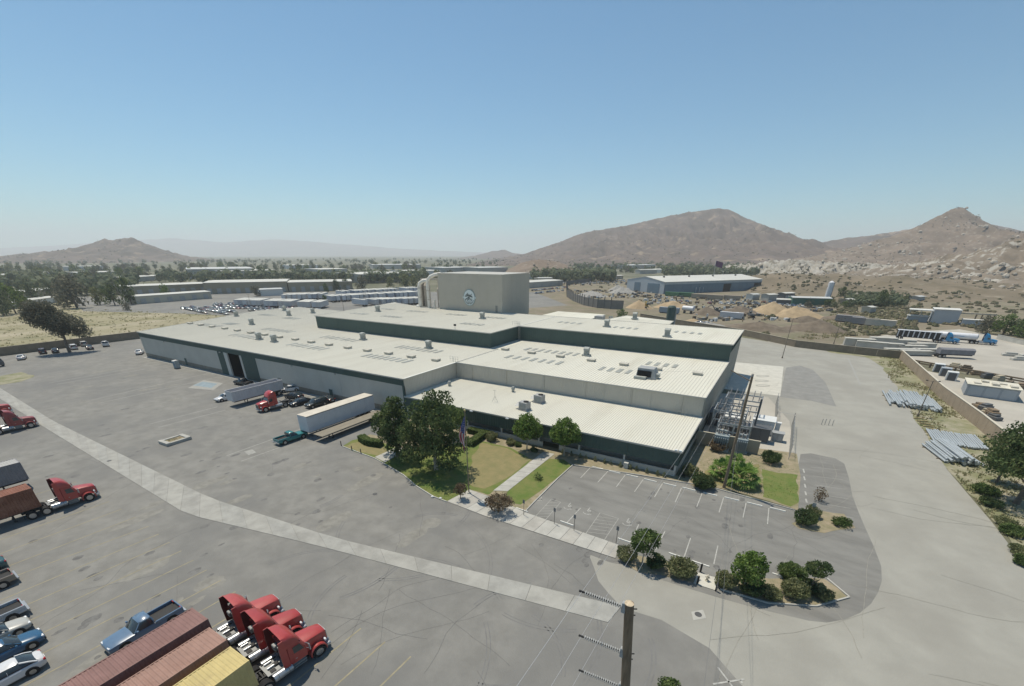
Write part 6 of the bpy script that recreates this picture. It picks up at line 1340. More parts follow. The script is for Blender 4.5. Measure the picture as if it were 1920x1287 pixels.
for k in range(14):
    px, py = (1835+k*4.5, 765+k*3.6) if k < 7 else (1790+(k-7)*20, 690+(k-7)*6.5); x, y = G(px, py); m_ = [mSoilD, mWood, mDkG, mCap][k % 4]
    o = tag(MB().bbox(-1.2,1.2,-.7,.7,0,.7+.3*(k%3),.08).bbox(-.7,.9,-.5,.6,.7+.3*(k%3),1.1+.3*(k%3),.06).build('stored_pallet', m_, None, loc=(x,y,.03), rz=R(20*k)), 'dark stacked pallet goods %s' % ('behind the tan wall near the pine' if k < 7 else 'along the beam fence of the storage yard'), 'pallet', 'pallets by the wall' if k < 7 else 'pallets by the beam fence')
bf = thing('beam_fence', 'low dark timber beam fence between the storage yard and truck depot', 'fence', (*G(1700,682),0)); a, b = Vector(G(1700,682)), Vector(G(2050,745))
for k in range(14): c = (b-a)*(k/13); MB().bbox(-.2,.2,-.2,.2,0,1.2,.02).build('post', mSoilD, bf, loc=(c.x,c.y,0))
for z_ in (.7,1.3): MB().bar((0,0,z_),(b.x-a.x,b.y-a.y,z_),.25,.35).build('rail', mWood, bf)

# ------------------------------------------------------------------ truck depot on the right
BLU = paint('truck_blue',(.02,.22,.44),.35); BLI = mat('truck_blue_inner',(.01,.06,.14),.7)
x, y = G(1796,646); tractor('blue truck tractor pulling the slatted trailer in the depot', (x,y), R(-98), BLU, BLI, 'blue truck tractors'); 
o = thing('slatted_trailer', 'long white trailer with dark open slats behind the blue tractor', 'trailer', (x-5.4, y+.8, .03), R(-98))
MB().box(-1.25,1.25,-13,0,1.1,1.3).build('deck', mChas, o); MB().box(-1.3,1.3,-13,0,3.5,3.62).build('roof', mTrW, o)
for s in (-1,1):
    for k in range(9): MB().box(s*1.24-.04,s*1.24+.04,-.35-k*1.55,-.0-k*1.55,1.3,3.5).build('upright', mTrW, o)
    MB().box(s*1.2-.02,s*1.2+.02,-12.9,-.1,1.35,3.3).build('inner_panel', mBlk, o)
    for yy in (-11,-12.2): wheel(o, s*.95, yy, .5, .5)
x, y = G(1866,648); tractor('small blue truck tractor pulling the white tank trailer', (x,y), R(-96), BLU, BLI, 'blue truck tractors')
o = thing('tank_trailer', 'white cylindrical tank trailer behind the small blue tractor', 'tanker', (x-5.2, y+.6, .03), R(-96)); mTank = mat('tank_white',(.66,.66,.68),.4,var=.04,scale=.5)
rg = [(0,.3),(-.15,.8),(-.5,1.1),(-11.0,1.1),(-11.4,.8),(-11.55,.3)]; MB().loft([[(q*math.cos(t), yy, 2.35+q*math.sin(t)) for t in [2*PI*i/20 for i in range(20)]] for yy, q in rg]).build('tank', mTank, o, 40); MB().box(-.5,.5,-11.2,-.3,.9,1.3).build('frame', mChas, o)
for yy in (-8.2,-9.4,-10.6):
    for s in (-1,1): wheel(o, s*.9, yy, .5, .5)
MB().box(-.02,.02,-7,-4,2.9,3.1).build('stripe', MATS['truck_blue'], o, loc=(1.09,0,-.6))
mPre = mat('precast_concrete',(.43,.42,.38),.9,var=.10,scale=.4,coords='World')
beams = [((1608,650),9,2.2,2.6,6,'pale concrete wall panel frame at the left end of the depot'),((1632,654),9,2.0,2.2,-4,'second bulky concrete beam from the left in the depot'),((1652,648),8,2.4,2.6,10,'tall concrete block behind the second beam'),((1664,656),8,2.0,2.0,8,'dark-ended concrete beam in the middle of the depot'),((1688,664),10,1.8,1.5,22,'low concrete beam nearest the wall corner'),((1706,658),9,1.8,1.6,24,'concrete beam behind the nearest one'),((1726,653),9,1.6,1.5,28,'slanting concrete beam reaching toward the blue truck'),((1716,667),9,1.7,1.4,24,'concrete beam lying in front of the slanting ones'),((1738,664),9,1.7,1.5,26,'concrete beam between the slanting ones and the covered trailer'),((1690,650),7,2.2,2.2,14,'square concrete block at the back of the depot')]
for (px, py), L, w_, h, az, t in beams:
    x, y = G(px, py); o = thing('precast_beam', t, 'concrete beam', (x, y, .03), R(az), 'precast beams')
    MB().bbox(-L/2,L/2,-w_/2,w_/2,.2,h,.05).build('web', mPre, o); MB().bbox(-L/2,L/2,-w_/2-.25,w_/2+.25,h+.001,h+.22,.03).build('flange', mPre, o)
    for s in (-1,1): MB().box(s*L*.35-.2,s*L*.35+.2,-w_/2-.1,w_/2+.1,0,.199).build('bearer', mWood, o)
x, y = G(1790,672); o = thing('dump_trailer', 'dark grey tarpaulin-covered trailer alone in the middle of the depot', 'trailer', (x+4, y+1.6, .03), R(-76)); mTarp = mat('tarp_grey',(.20,.20,.215),.8,var=.12,scale=1)
MB().loft([[( -1.25,yy,1.2),(1.25,yy,1.2),(1.25,yy,2.6),(.5,yy,3.0),(-.5,yy,3.0),(-1.25,yy,2.6)] for yy in (0,-9)]).build('covered_body', mTarp, o); MB().box(-.5,.5,-9,0,.8,1.19).build('frame', mChas, o)
for yy in (-7.5,-8.7):
    for s in (-1,1): wheel(o, s*.95, yy, .5, .5)
for k, (px, py) in enumerate(((1893,668),(1910,676),(1918,672))):
    x, y = G(px,py); tag(MB().bbox(-2,2,-.8,.8,0,.7,.08).bbox(-1.2,1.5,-.6,.7,.701,1.2,.05).build('scrap_slab', mPre, None, loc=(x,y,.03), rz=R(15*k)), 'grey concrete slab pile at the right end of the depot, %s' % ['left one','front one','rear one'][k], 'slab pile', 'slab piles in the depot')
blockwall('long grey concrete barrier along the back of the truck depot', [G(1868,636), G(1930,650), G(2050,680)], 1.6, mPre, mPre, 3)
# pale industrial shed with canopies
ps = thing('industrial_shed', 'pale grey windowless shed with open canopies on the right slope', 'shed', (*G(1743,606),0), R(-6)); mPS = mat('pale_cladding',(.44,.46,.48),.6,var=.04,scale=.3); mPR = mat('pale_roof',(.62,.61,.57),.6)
MB().box(0,9.5,0,10,0,6.2).build('main_box', mPS, ps); MB().box(-.2,9.7,-.3,10.2,6.201,6.4).build('roof', mPR, ps); MB().box(-9,-.3,-.5,7,5.4,5.7).build('canopy', mPR, ps)
for x in (-8.8,-4.6,-.6): MB().box(x-.12,x+.12,-.3,-.06,0,5.39).build('canopy_post', mGrey, ps)
MB().box(-8.8,-1,1.0,6,0,2.6).build('low_block', mShed, ps); MB().box(-9,-.7,.6,6.2,2.601,2.8).build('roof', mPR, ps); MB().box(9.8,22,3,4.5,4.6,5.3).build('conveyor_beam', mCap, ps)
for x in (15.5,17.5,19.5,21.5): MB().box(x-.2,x+.2,3.2,4.2,0,4.59).build('beam_post', mWood, ps)
MB().box(11,18,-1.5,2,0,2.6).build('low_block', mPS, ps); MB().box(10.8,18.2,-1.7,2.2,2.601,2.75).build('roof', mPR, ps)
# round tank on the hill, silo, sheds
x, y = G(1549,564); o = thing('silo', 'white upright silo beside the green shed', 'silo', (x,y,0)); MB().cyl((0,0,0),(0,0,12),1.7,n=20).cyl((0,0,12),(0,0,13),1.7,.4,20).build('drum', mTank, o, 40); MB().box(1.7,2.1,-.2,.2,0,12).build('ladder', mGrey, o)
def warehouse(label, pl, pr, depth, h, wm, rm_, name='warehouse', group='far warehouses', doors=0, ridge=.5, dm=None, win=None):
    a, b = Vector(G(*pl)), Vector(G(*pr)); d = b-a; L = d.length; o = thing(name, label, 'warehouse', (a.x,a.y,0), math.atan2(d.y,d.x), group)
    MB().loft([[(x,0,0),(x,depth,0),(x,depth,h),(x,depth/2,h+ridge),(x,0,h)] for x in (L,0)]).build('walls', wm, o)
    MB().loft([[(x,-.4,h+.02),(x,depth/2,h+ridge+.02),(x,depth+.4,h+.02),(x,depth+.4,h+.25),(x,depth/2,h+ridge+.25),(x,-.4,h+.25)] for x in (L+.4,-.4)]).build('roof', rm_, o)
    for k in range(doors):
        x = L*(k+.5)/doors; MB().box(x-1.6,x+1.6,-.15,-.02,.1,min(h*.7,4.2)).build('dock_door', dm or mGrey, o)
    if win:
        for k in range(win): x = L*(k+.5)/win; MB().box(x-L/win*.32,x+L/win*.32,-.12,-.02,h*.55,h*.8).build('window', mGlassD, o)
    return o
wT = mat('warehouse_tan',(.31,.275,.205),.9,var=.05,scale=.1); wB = mat('warehouse_beige',(.45,.42,.34),.9,var=.05,scale=.1); wG = mat('warehouse_grey',(.40,.395,.36),.9,var=.05,scale=.1); wW = mat('warehouse_white',(.58,.58,.56),.8); rW = mat('warehouse_roof',(.52,.515,.475),.8,var=.05,scale=.05); rG = mat('warehouse_roof_grey',(.47,.48,.47),.8,var=.05,scale=.05)
for a in (('low beige building with a pale roof nearest the left field',(258,571),(398,560),16,5.5,wB,rW,6),('long tan-walled warehouse with a pale roof behind the low beige one',(232,556),(392,548),30,8,wT,rW,8),
  ('very long tan warehouse behind the trailer lot, left part',(386,552),(541,548),46,10,wT,rW,9),('very long tan warehouse behind the trailer lot, right part',(543,548),(662,545),40,9,wT,rW,7),
  ('small white office block before the tan warehouse',(490,556),(532,554),14,5.5,wW,rG,0),('grey warehouse among the trees left of centre',(428,524),(520,520),80,11,wG,rW,6),('white-roofed warehouse behind the centre trees',(603,517),(652,515),60,10,wG,rW,4),
  ('broad white-roofed warehouse left of the tower',(676,532),(772,528),70,11,wG,rW,6),('large pale curved-roof warehouse far left',(355,524),(480,521),110,14,wG,rG,6),('far thin white roof at the left edge',(-20,527),(60,523),40,7,wW,rW,4),('far thin white roof left of the huge tree',(74,522),(118,520),40,8,wW,rW,4),
  ('far white roofs right of the huge tree',(150,522),(234,519),50,8,wG,rW,5),('pale sheds with several roofs in the left valley',(236,530),(312,525),30,6,wG,rW,5),('small tan shed behind the grove at left',(60,562),(110,553),14,6,wT,rW,2),('low white sheds left of the huge tree',(64,574),(112,567),10,4,wW,rW,3),
  ('white long sheds at the far left road',(-30,582),(42,579),12,4,wW,rW,4),('blue-grey warehouse just behind the tower left',(833,516),(882,514),60,12,wG,rG,3),('blue-grey warehouse just behind the tower right',(900,516),(952,514),60,12,wG,rG,3),('pale warehouse far behind the tower',(770,520),(826,518),60,9,wW,rW,3),
  ('pale gabled sheds right of the tower',(992,541),(1055,536),24,6,wG,rW,4),('grey sheds among trees below the mountain',(1180,505),(1228,503),50,9,wG,rG,3),('low pale building below the mountain right',(1240,512),(1290,510),40,6,wW,rW,3),('green shed with an open side above the dirt yard',(1484,572),(1556,574),12,5,mat('shed_green',(.06,.14,.11),.7),rG,0),('white flat canopy left of the green shed',(1455,570),(1502,572),8,3,mDkG,rW,0),
  ('low white roofs at the foot of the far left hill',(120,508),(190,507),60,9,wW,rW,3),('thin white roofs in the hazy middle distance',(540,505),(600,504),80,9,wW,rW,3),('faint grey warehouse right of the valley trees',(700,505),(790,504),90,10,wG,rG,3)):
    warehouse(a[0],a[1],a[2],a[3],a[4]*.85,a[5],a[6],doors=a[7])
# blue-clad recycling hall
mBC = mat('blue_cladding',(.13,.19,.24),.6,var=.05,scale=.2); mPC = mat('pale_blue_cladding',(.40,.44,.47),.6,var=.04,scale=.2)
A, B_, C_ = Vector(G(1244,552)), Vector(G(1424,556)), Vector(G(1168,548))
pxx = lambda x, y: 960+FPX*(Vector((x,y,0))-_C).dot(_R)/(Vector((x,y,0))-_C).dot(_F)
u1, u2 = Vector((math.cos(R(55)), math.sin(R(55)))), Vector((math.cos(R(145)), math.sin(R(145))))
L = next(k for k in range(20,400) if pxx(*(A+u1*k)) > 1424); D_ = next((k for k in range(20,200) if pxx(*(A+u2*k)) < 1176), 90)
d = u1*L; hall = thing('recycling_hall', 'long blue-clad industrial hall with a white low-pitch roof beyond the dirt yard', 'warehouse', (A.x,A.y,0), math.atan2(d.y,d.x))
HH = topz(1245,552,530)
MB().box(.05,L-.05,.05,D_-.05,0,HH-.2).build('core', mPC, hall)
for k in range(12):
    x0, x1 = k*L/12, (k+1)*L/12
    MB().box(x0+.05,x1-.05,-.2,.04,0 if k not in (7,11) else HH*.72,HH*.82).build('cladding_panel', mBC, hall)
    MB().box(x0+.05,x1-.05,-.15,.04,HH*.82+.02,HH).build('upper_panel', mPC, hall)
    if k in (7,11): MB().box(x0+.3,x1-.3,-.1,.03,0,HH*.72).build('bay_opening', mDark, hall)
MB().loft([[(x,-.6,HH),(x,D_/2,HH+3.4),(x,D_+.6,HH),(x,D_+.6,HH+.4),(x,D_/2,HH+3.8),(x,-.6,HH+.4)] for x in (L+.5,-.5)]).build('roof', rW, hall)
MB().add([(-.3,0,0),(-.3,D_,0),(-.3,D_,HH),(-.3,D_/2,HH+3.3),(-.3,0,HH)],[(4,3,2,1,0)]).build('gable_wall', mPC, hall)
for k, (y0, y1) in enumerate(((D_*.12,D_*.42),(D_*.62,D_*.78))): MB().box(-.55,-.32,y0,y1,0,HH*.85).build('gable_panel', mBC, hall)
for k in range(4):
    x = L*(.12+.25*k); MB().box(x-.6,x+.6,D_*.35,D_*.35+1.2,HH+2.0,HH+4.0).build('roof_vent', mDkG, hall)
for k in range(3): MB().box(L*.3+k*4,L*.3+k*4+.5,-.8,-.21,0,HH*.5).build('downpipe', mPC, hall)
fgp = far(1338,515,430); x, y = G(1334,512)
o = thing('far_flag', 'tiny flag on a tall pole behind the blue-clad hall', 'flag', (fgp.x,fgp.y,0)); z1_ = far(1334,488,430).z; MB().cyl((0,0,0),(0,0,z1_),.25,.15,8).build('pole', mGrey, o)
MB().loft([[(x_, .4*math.sin(x_*1.2), z1_-.5-h_-.25*x_) for h_ in (0,1.5,3,4.5)] for x_ in (0,1.5,3,4.5,6)], caps=False, closed=False).build('cloth', mat('far_flag_cloth',(.10,.05,.10),.9), o)
# ------------------------------------------------------------------ dirt yard: mounds, fence, machines
def mound(label, px, py, w_, d_, h, m, seed, name='soil_mound'):
    x, y = G(px, py); V = []; nr, na = 9, 26
    for i in range(nr+1):
        t = i/nr
        for k in range(na):
            a = 2*PI*k/na; q = t*(1+.22*mnoise.noise((math.cos(a)*1.3+seed, math.sin(a)*1.3, seed))); X_, Y_ = math.cos(a)*w_*q, math.sin(a)*d_*q
            V.append((X_, Y_, h*max(0,(1-t**1.15))*(1+.28*mnoise.noise((X_*.35, Y_*.35, seed)))-.1*t))
    mb = MB(); mb.add(V, [(i*na+k, (i+1)*na+k, (i+1)*na+(k+1) % na, i*na+(k+1) % na) for i in range(nr) for k in range(na)])
    o = mb.build(name, m, None, 60, loc=(x,y,0)); return tag(o, label, 'mound', 'soil mounds in the dirt yard')
mGravel = mat('grey_gravel',(.30,.29,.27),.97,var=.2,scale=1,bump=.6,bscale=4)
for a in (('tan sand mound with an excavator on top',1448,590,13,9,6.5,mSoilT,1),('wide tan sand mound right of the excavator',1490,594,14,9,5,mSoilT,2),('dark soil mound in front of the tan sand mounds',1420,618,16,7,3.2,mSoilD,3),('dark soil mound at the right end of the dirt yard',1530,620,14,8,4.2,mSoilD,4),('brown soil mound in the middle of the dirt yard',1385,588,12,8,4,mSoilD,5),('tan earth heap left of the grey box truck',1262,578,12,7,4.2,mSoilT,6),('sloping earth ramp near the panel fence',1198,578,9,6,4.5,mSoilT,7),('brown earth heap right of the white tank',1325,590,9,7,4.0,mSoilD,8),('grey gravel heap behind the panel fence',1168,550,12,9,5,mGravel,9),('pale gravel heap left of the blue-clad hall',1158,545,10,8,4.5,mGravel,10),('rubble heap behind the panel fence left',1110,556,14,8,4,mGravel,11),('low grey gravel mound by the block wall',1335,612,8,4,1.6,mGravel,12),('brown soil mound behind the dark pine trailer row',1580,600,12,7,3,mSoilD,13),('dark earth bank right of the grey trailers',1512,604,10,6,3,mSoilD,14),('small tan mound near the white tank',1300,604,5,3,1.6,mSoilT,15)):
    mound(*a)
# panel fence with tall posts
pf = thing('panel_fence', 'tall grey panel fence with dark posts curving round the dirt yard', 'fence', (*G(1060,541),0)); pts = [G(1062,535),G(1063,557),G(1075,565),G(1095,573),G(1120,578),G(1145,580),G(1168,581)]; b0 = Vector(G(1060,541)); mPF = mat('fence_panel',(.20,.19,.175),.9,var=.12,scale=.3); acc = []
for i in range(len(pts)-1):
    p, q = Vector(pts[i])-b0, Vector(pts[i+1])-b0; n = max(1, round((q-p).length/5.5))
    for k in range(n):
        c, e = p.lerp(q, k/n), p.lerp(q, (k+1)/n); MB().cyl((c.x,c.y,0),(c.x,c.y,6.6),.28,n=8).build('post', mDkG, pf); MB().bar((c.x,c.y,2.6),(e.x,e.y,2.6),.12,5.0).build('panel', mPF, pf)
blockwall('dark low screen wall beyond the panel fence', [G(1062,535),G(1085,532),G(1110,529)], 4, mDkG, mDkG, 10)
def machine(label, px, py, az, m):
    x, y = G(px, py); o = thing('excavator', label, 'excavator', (x,y,0), R(az), 'machines in the dirt yard')
    for s in (-1,1): MB().bbox(s*1.1-.3,s*1.1+.3,-1.8,1.8,0,.9,.2).build('track', mBlk, o)
    MB().bbox(-1.3,1.3,-1.9,1.5,1.0,2.0,.1).build('house', m, o); MB().bbox(-1.2,-.1,.2,1.6,2.0,3.0,.1).build('cab', mGl, o); MB().tube([(.4,1.4,1.8),(.4,3.4,4.4),(.4,5.4,3.8)],[.25,.28,.2],8).build('boom', m, o); MB().tube([(.4,5.4,3.8),(.4,6.2,1.6)],[.2,.15],8).build('stick', m, o); MB().bbox(-.2,1.0,5.8,6.8,.9,1.7,.1).build('bucket', mBlk, o)
mYelM = mat('machine_yellow',(.40,.27,.05),.6,var=.1,scale=1); mRedM = mat('machine_rust',(.30,.14,.08),.7,var=.1,scale=1)
machine('rusty excavator standing on the tan sand mound', 1440, 580, 60, mRedM); machine('dark excavator in the middle of the dirt yard', 1345, 588, 120, mDkG); machine('yellow loader near the earth ramp', 1210, 579, 200, mYelM); machine('dark machine right of the brown mound', 1408, 596, 20, mDkG)
o = thing('storage_tank', 'white horizontal storage tank on a trailer in the dirt yard', 'tank', (*G(1289,588),0), R(-20)); MB().loft([[(yy, q*math.cos(t), 2.6+q*math.sin(t)) for t in [2*PI*i/18 for i in range(18)]] for yy, q in ((-3.4,.4),(-3.2,1.3),(3.2,1.3),(3.4,.4))]).build('tank', mTank, o, 40)
for s in (-2,2): MB().box(s-.2,s+.2,-1,1,0,1.5).build('support', mDkG, o)
for (px, py), az, m, t in (((1254,588),-12,mat('box_bluegrey',(.27,.32,.37),.7),'blue-grey container box left of the white tank'),((1370,598),-10,mTrW,'pale box trailer below the brown mound'),((1590,605),-20,mat('trailer_dim',(.27,.26,.26),.8),'first grey open trailer in the row under the green slope'),((1620,610),-20,MATS['trailer_dim'],'second grey open trailer in the row under the green slope'),((1648,613),-18,mTrT,'pale small box at the end of the grey trailer row'),((1310,560),-8,mat('box_tan',(.35,.30,.24),.8),'tan container before the blue-clad hall, left'),((1340,562),-8,MATS['box_tan'],'tan container before the blue-clad hall, middle'),((1372,563),-8,MATS['box_tan'],'tan container before the blue-clad hall, right'),((1260,556),-8,mat('box_green',(.10,.22,.12),.8),'green box before the blue-clad hall'),((1286,557),-8,MATS['box_green'],'second green box before the blue-clad hall')):
    x, y = G(px,py); o = thing('cargo_box', t, 'container', (x,y,0), R(az), 'boxes in the dirt yard'); MB().box(-5.5,5.5,-1.2,1.2,.5,3.1).build('body', m, o); MB().box(-5.6,5.6,-1.3,1.3,3.101,3.2).build('roof', mTrW if m is mTrW else m, o); MB().box(-5,5,-1,1,0,.49).build('base', mChas, o)
    for k in range(9): MB().box(-5.3+k*1.3,-5.2+k*1.3,-1.27,-1.2,.55,3.05).build('rib', m, o)
rb = MB(); rr = random.Random(3)
for k in range(900):                                              # scrap and rubble, too small to count
    px, py = rr.choice([(rr.uniform(1070,1240), rr.uniform(545,560)), (rr.uniform(1200,1420), rr.uniform(556,572)), (rr.uniform(1300,1480), rr.uniform(574,604)), (rr.uniform(1430,1560), rr.uniform(556,585)), (rr.uniform(1000,1180),rr.uniform(527,536))]); x, y = G(px, py); s = rr.uniform(.3,1.5); h = rr.uniform(.3,1.6)
    a = rr.uniform(0,3); q = [(x+s*math.cos(a+i*PI/2+rr.uniform(-.3,.3)), y+s*math.sin(a+i*PI/2+rr.uniform(-.3,.3))) for i in range(4)]; rb.prism(q, 0, h, rr.randrange(5))
tag(rb.build('scrap_rubble', [mGravel, mSoilD, mWht, mSoilT, mDkG]), 'scattered scrap and rubble across the dirt yard', 'rubble', kind='stuff')
# rear annexes behind the upper roof
an = thing('rear_annex', 'dark green flat-roofed annex right behind the tower', 'building', (-18,92,0)); MB().box(0,20,0,18,5.6,8.6).build('fascia', mGreen, an); MB().box(-.2,20.2,-.2,18.2,8.601,8.75).build('roof', mRoof, an)
for x in (1,7,13,19): MB().box(x-.3,x+.3,.3,.9,0,5.59).build('post', mJamb, an)
MB().box(.5,19.5,6,17.5,0,5.59).build('back_wall', mDark, an)
an = thing('rear_annex', 'low dark green and grey annex with pipes on its roof behind the upper roof', 'building', (3,84,0)); MB().box(0,19,0,16,0,5.4).build('walls', mat('annex_grey',(.26,.29,.26),.8), an); MB().box(-.15,19.15,-.15,16.15,5.401,8.0).build('fascia', mGreen, an); MB().box(-.3,19.3,-.3,16.3,8.001,8.15).build('roof', mRoof, an)
for k in range(6): MB().cyl((4+k*1.8,9+(k%2)*3,8.15),(4+k*1.8,9+(k%2)*3,9.6+.4*(k%3)),.35,n=8).build('roof_pipe', mVent, an)
MB().box(1.5,4.5,8,11,8.151,10.2).build('roof_unit', mGrey, an)
o = thing('dark_silo', 'narrow dark green tank standing behind the upper roof', 'tank', (26.5,112,0)); MB().cyl((0,0,0),(0,0,12.5),1.5,n=18).build('drum', mGreen, o, 40); MB().cyl((0,0,12.5),(0,0,13),1.5,1.1,18).build('cap', mGreen, o, 40); MB().box(1.5,1.9,-.2,.2,0,12).build('ladder', mGrey, o)
# ------------------------------------------------------------------ trailer rows and the car yard behind the long roof
trm = [MB().box(-1.28,1.28,-7.5,7.5,1.1,4.0).mesh('trailer_box', m) for m in (mTrW, mat('trailer_white_b',(.50,.49,.48),.5,var=.05,scale=.3), mat('trailer_grey',(.36,.38,.42),.6))]; trr = MB().box(-1.33,1.33,-7.55,7.55,4.001,4.12).mesh('trailer_roof', rW); trb = MB().box(-.5,.5,-6.5,7,.75,1.09).mesh('trailer_frame', mChas); trw = MB()
for y in (-5,-6.2):
    for s in (-1,1): trw.cyl((s*.7,y,.5),(s*1.2,y,.5),.5,n=10)
trw = [MB().cyl((s*.7,y,.5),(s*1.2,y,.5),.5,n=10).mesh('trailer_wheel', mTyre) for y in (-5,-6.2) for s in (-1,1)]
r6 = random.Random(21)
def trow(a, b, az, label, group, step=3.3, skip=.06, jit=.6):
    p, q = Vector(G(*a)), Vector(G(*b)); n = int((q-p).length/step)
    for i in range(n+1):
        if r6.random() < skip: continue
        c = p.lerp(q, i/max(1,n)); aa = az+R(r6.uniform(-1,1)); o = thing('parked_trailer', '%s, %s from its left end' % (label, ORD[i]), 'trailer', (c.x+r6.uniform(-jit,jit)*math.sin(az), c.y+r6.uniform(-jit,jit), .03), aa, group)
        put('box', trm[r6.choice([0,0,1,1,2])], o); put('roof', trr, o); put('frame', trb, o)
        for m_ in trw: put('wheel', m_, o)
trow((455,573),(605,578), R(35), 'white trailer in the nearest row', 'trailers in the nearest row')
trow((540,563),(606,561), R(35), 'white trailer in the short second row', 'trailers in the short row')
trow((620,566),(790,556), R(70), 'white trailer in the long middle row', 'trailers in the middle row')
trow((675,574),(790,570), R(80), 'white trailer just behind the upper roof', 'trailers just behind the upper roof')
trow((640,556),(785,548), R(70), 'white trailer in the farthest row', 'trailers in the farthest row')
CC = [(.55,.55,.55),(.32,.33,.34),(.03,.03,.035),(.10,.11,.13),(.20,.03,.03),(.04,.08,.16),(.30,.27,.22),(.5,.5,.48)]
cml = []
for i, c in enumerate(CC):
    m = paint('yard_car_%d' % i, c); mb = MB(); st_ = [(-2.2,.75,.4,.85),(-1.9,.88,.3,.95),(1.2,.88,.3,.9),(1.95,.82,.3,.75),(2.2,.65,.4,.62)]
    bd = MB().loft([list(reversed([(-w_,y,z0),(w_,y,z0),(w_,y,z1-.12),(w_*.8,y,z1),(-w_*.8,y,z1),(-w_,y,z1-.12)])) for y, w_, z0, z1 in st_]).mesh('car_body', m, 40)
    cb = MB().loft([ring8(-.8,.8,-1.8,.95,.9,.12), ring8(-.62,.62,-1.2,.2,1.38,.12)]).mesh('car_cabin', mGl, 40); rf = MB().loft([ring8(-.63,.63,-1.22,.22,1.381,.12), ring8(-.5,.5,-1.05,.05,1.46,.12)]).mesh('car_roof', m, 40); cml.append((bd, cb, rf))
cwm = [MB().cyl((s*.66,y,.32),(s*.89,y,.32),.32,n=10).mesh('car_wheel', mTyre) for y in (-1.35,1.35) for s in (-1,1)]
ROWN = {}
def crow(a, b, az, label, group, step=2.7, skip=.12):
    ROWN[label] = ROWN.get(label, 0)+1; rown = ROWN[label]
    p, q = Vector(G(*a)), Vector(G(*b)); n = int((q-p).length/step)
    for i in range(n+1):
        if r6.random() < skip: continue
        c = p.lerp(q, i/max(1,n)); k = r6.randrange(len(CC)); o = thing('parked_car', '%s %s, %s row, %s from left' % (['white','silver','black','grey','red','blue','tan','pale'][k], label, ORD[rown-1], ORD[i]), 'car', (c.x+r6.uniform(-.3,.3), c.y+r6.uniform(-.4,.4), .03), az+R(r6.uniform(-4,4))+(PI if r6.random() < .4 else 0), group)
        put('body', cml[k][0], o); put('cabin', cml[k][1], o); put('roof', cml[k][2], o)
        for m_ in cwm: put('wheel', m_, o)
for a, b in (((405,572),(480,571)),((404,575),(500,576)),((408,579),(505,580)),((470,584),(520,582)),((345,580),(385,588)),((360,578),(425,590)),((385,578),(440,587))): crow(a, b, R(80), 'car in the crowded yard behind the roof corner', 'cars in the yard behind the roof corner')
for a, b in (((500,575),(600,584)),((520,580),(612,588))): crow(a, b, R(60), 'car before the nearest trailer row', 'cars before the nearest trailer row')
for a, b in (((660,547),(790,540)),((590,560),(640,558))): crow(a, b, R(30), 'car by the far trees beyond the trailers', 'cars by the far trees', 3.4, .2)
for a, b in (((998,546),(1060,540)),((1005,551),(1055,546))): crow(a, b, R(40), 'car in the lot right of the tower', 'cars right of the tower', 3.2)
for a, b in (((1120,530),(1170,527)),): crow(a, b, R(40), 'car in the far row left of the blue-clad hall', 'far cars left of the blue hall', 4)
for px, py, t in ((1310,608,'left'),(1322,609,'right')): car('white car by the grey gravel behind the block wall, %s one' % t, G(px,py), R(70), MATS['car_white'], 'sedan', 'cars behind the block wall')
x, y = G(4,690); o = thing('box_truck', 'grey box truck cut by the left edge near the wall', 'truck', (x-2.5,y,.03), R(-70)); MB().box(-1.2,1.2,-6.5,-1.6,.9,3.6).build('box', mTrW, o); MB().loft([ring8(-1.1,1.1,-1.5,.9,.5,.1),ring8(-1.1,1.1,-1.5,.9,1.5,.1),ring8(-1.0,1.0,-1.5,.3,2.4,.12)]).build('cab', mDkG, o)
MB().box(-.9,.9,.72,.74,1.5,2.2).build('windshield', mGl, o)
for yy in (-5.4,.0):
    for s in (-1,1): wheel(o, s*.95, yy, .45, .35)
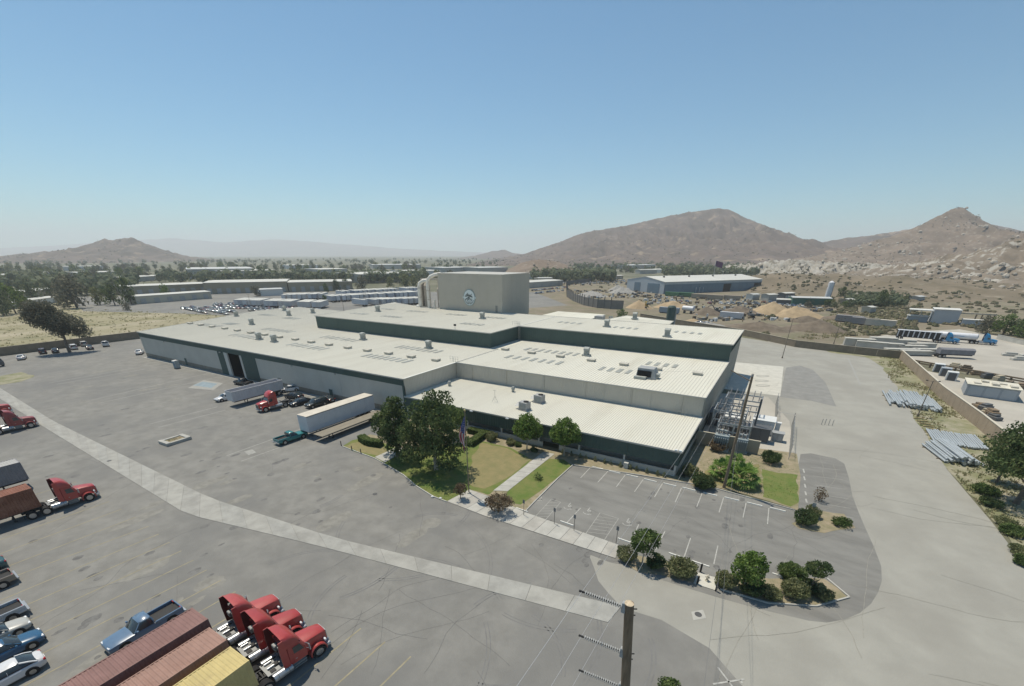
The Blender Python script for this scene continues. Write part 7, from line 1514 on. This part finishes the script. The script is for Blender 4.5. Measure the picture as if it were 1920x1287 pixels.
# more sheds and yards between the dirt lot and the hills
r8 = random.Random(31)
for k, (px, py, w_, d_, h, c) in enumerate(((1090,522,22,12,5,wG),(1120,519,16,12,5,wW),(1150,524,14,10,4,wT),(1010,531,20,14,5,wB),(1035,527,18,10,5,wG),(1200,514,24,14,6,wG),(1300,517,18,10,5,wB),(1345,515,14,10,4,wW),(1390,516,20,12,5,wT),(1060,516,30,14,6,wG),(1440,565,12,7,4,wG),(1470,562,14,7,4,mDkG),(1410,563,10,6,3.5,wW),(1590,572,8,6,3,wT),(1630,588,7,5,3,wB),(1720,566,9,6,3,wG),(980,524,26,14,6,wW))):
    warehouse('%s shed %s' % (['small grey','small white','low tan','wide beige','narrow grey','long grey','short beige','tiny white','low tan-walled','broad grey','pale grey','dark grey','little white','tiny tan','tiny beige','small grey-walled','broad white'][k], ['left of the mound hill trees','below the mountain foot','beyond the rubble heaps','right behind the tower roof line','near the far car rows','behind the blue-clad hall on the left','behind the hall roof','at the hall flag','right of the hall flag','at the mound hill foot','right of the blue-clad hall','before the green shed','among the scrap right of the hall','above the grey trailers','on the weedy slope','above the pale industrial shed','left of the far car rows'][k]), (px, py), (px+w_*1.3, py-.6), d_, h, c, rW if k % 3 else rG, 'shed', 'sheds beyond the dirt yard', doors=2)
for a, b in (((1075,528),(1140,526)),((1085,532),(1150,530)),((1000,534),(1060,531)),((1420,568),(1470,569)),((1440,574),(1500,575)),((1250,566),(1300,567)),((1330,570),(1420,572))): crow(a, b, R(35), 'vehicle in a crowded row beyond the dirt yard', 'vehicles beyond the dirt yard', 3.6, .25)

# ------------------------------------------------------------------ the air: even haze round the whole place
hz = bpy.data.materials.new('haze_air'); hz.use_nodes = True
n = hz.node_tree.nodes; n.remove(n['Principled BSDF']); v = n.new('ShaderNodeVolumePrincipled')
v.inputs['Color'].default_value = (.93,.965,1.0,1); v.inputs['Density'].default_value = 1.5e-4; v.inputs['Anisotropy'].default_value = .2
hz.node_tree.links.new(v.outputs[0], n['Material Output'].inputs['Volume'])
tag(MB().box(-17500,11000,-4000,14500,-8,520).build('haze', hz), 'thin pale haze in the valley air', 'haze', kind='stuff')
scene.cycles.volume_bounces = 1
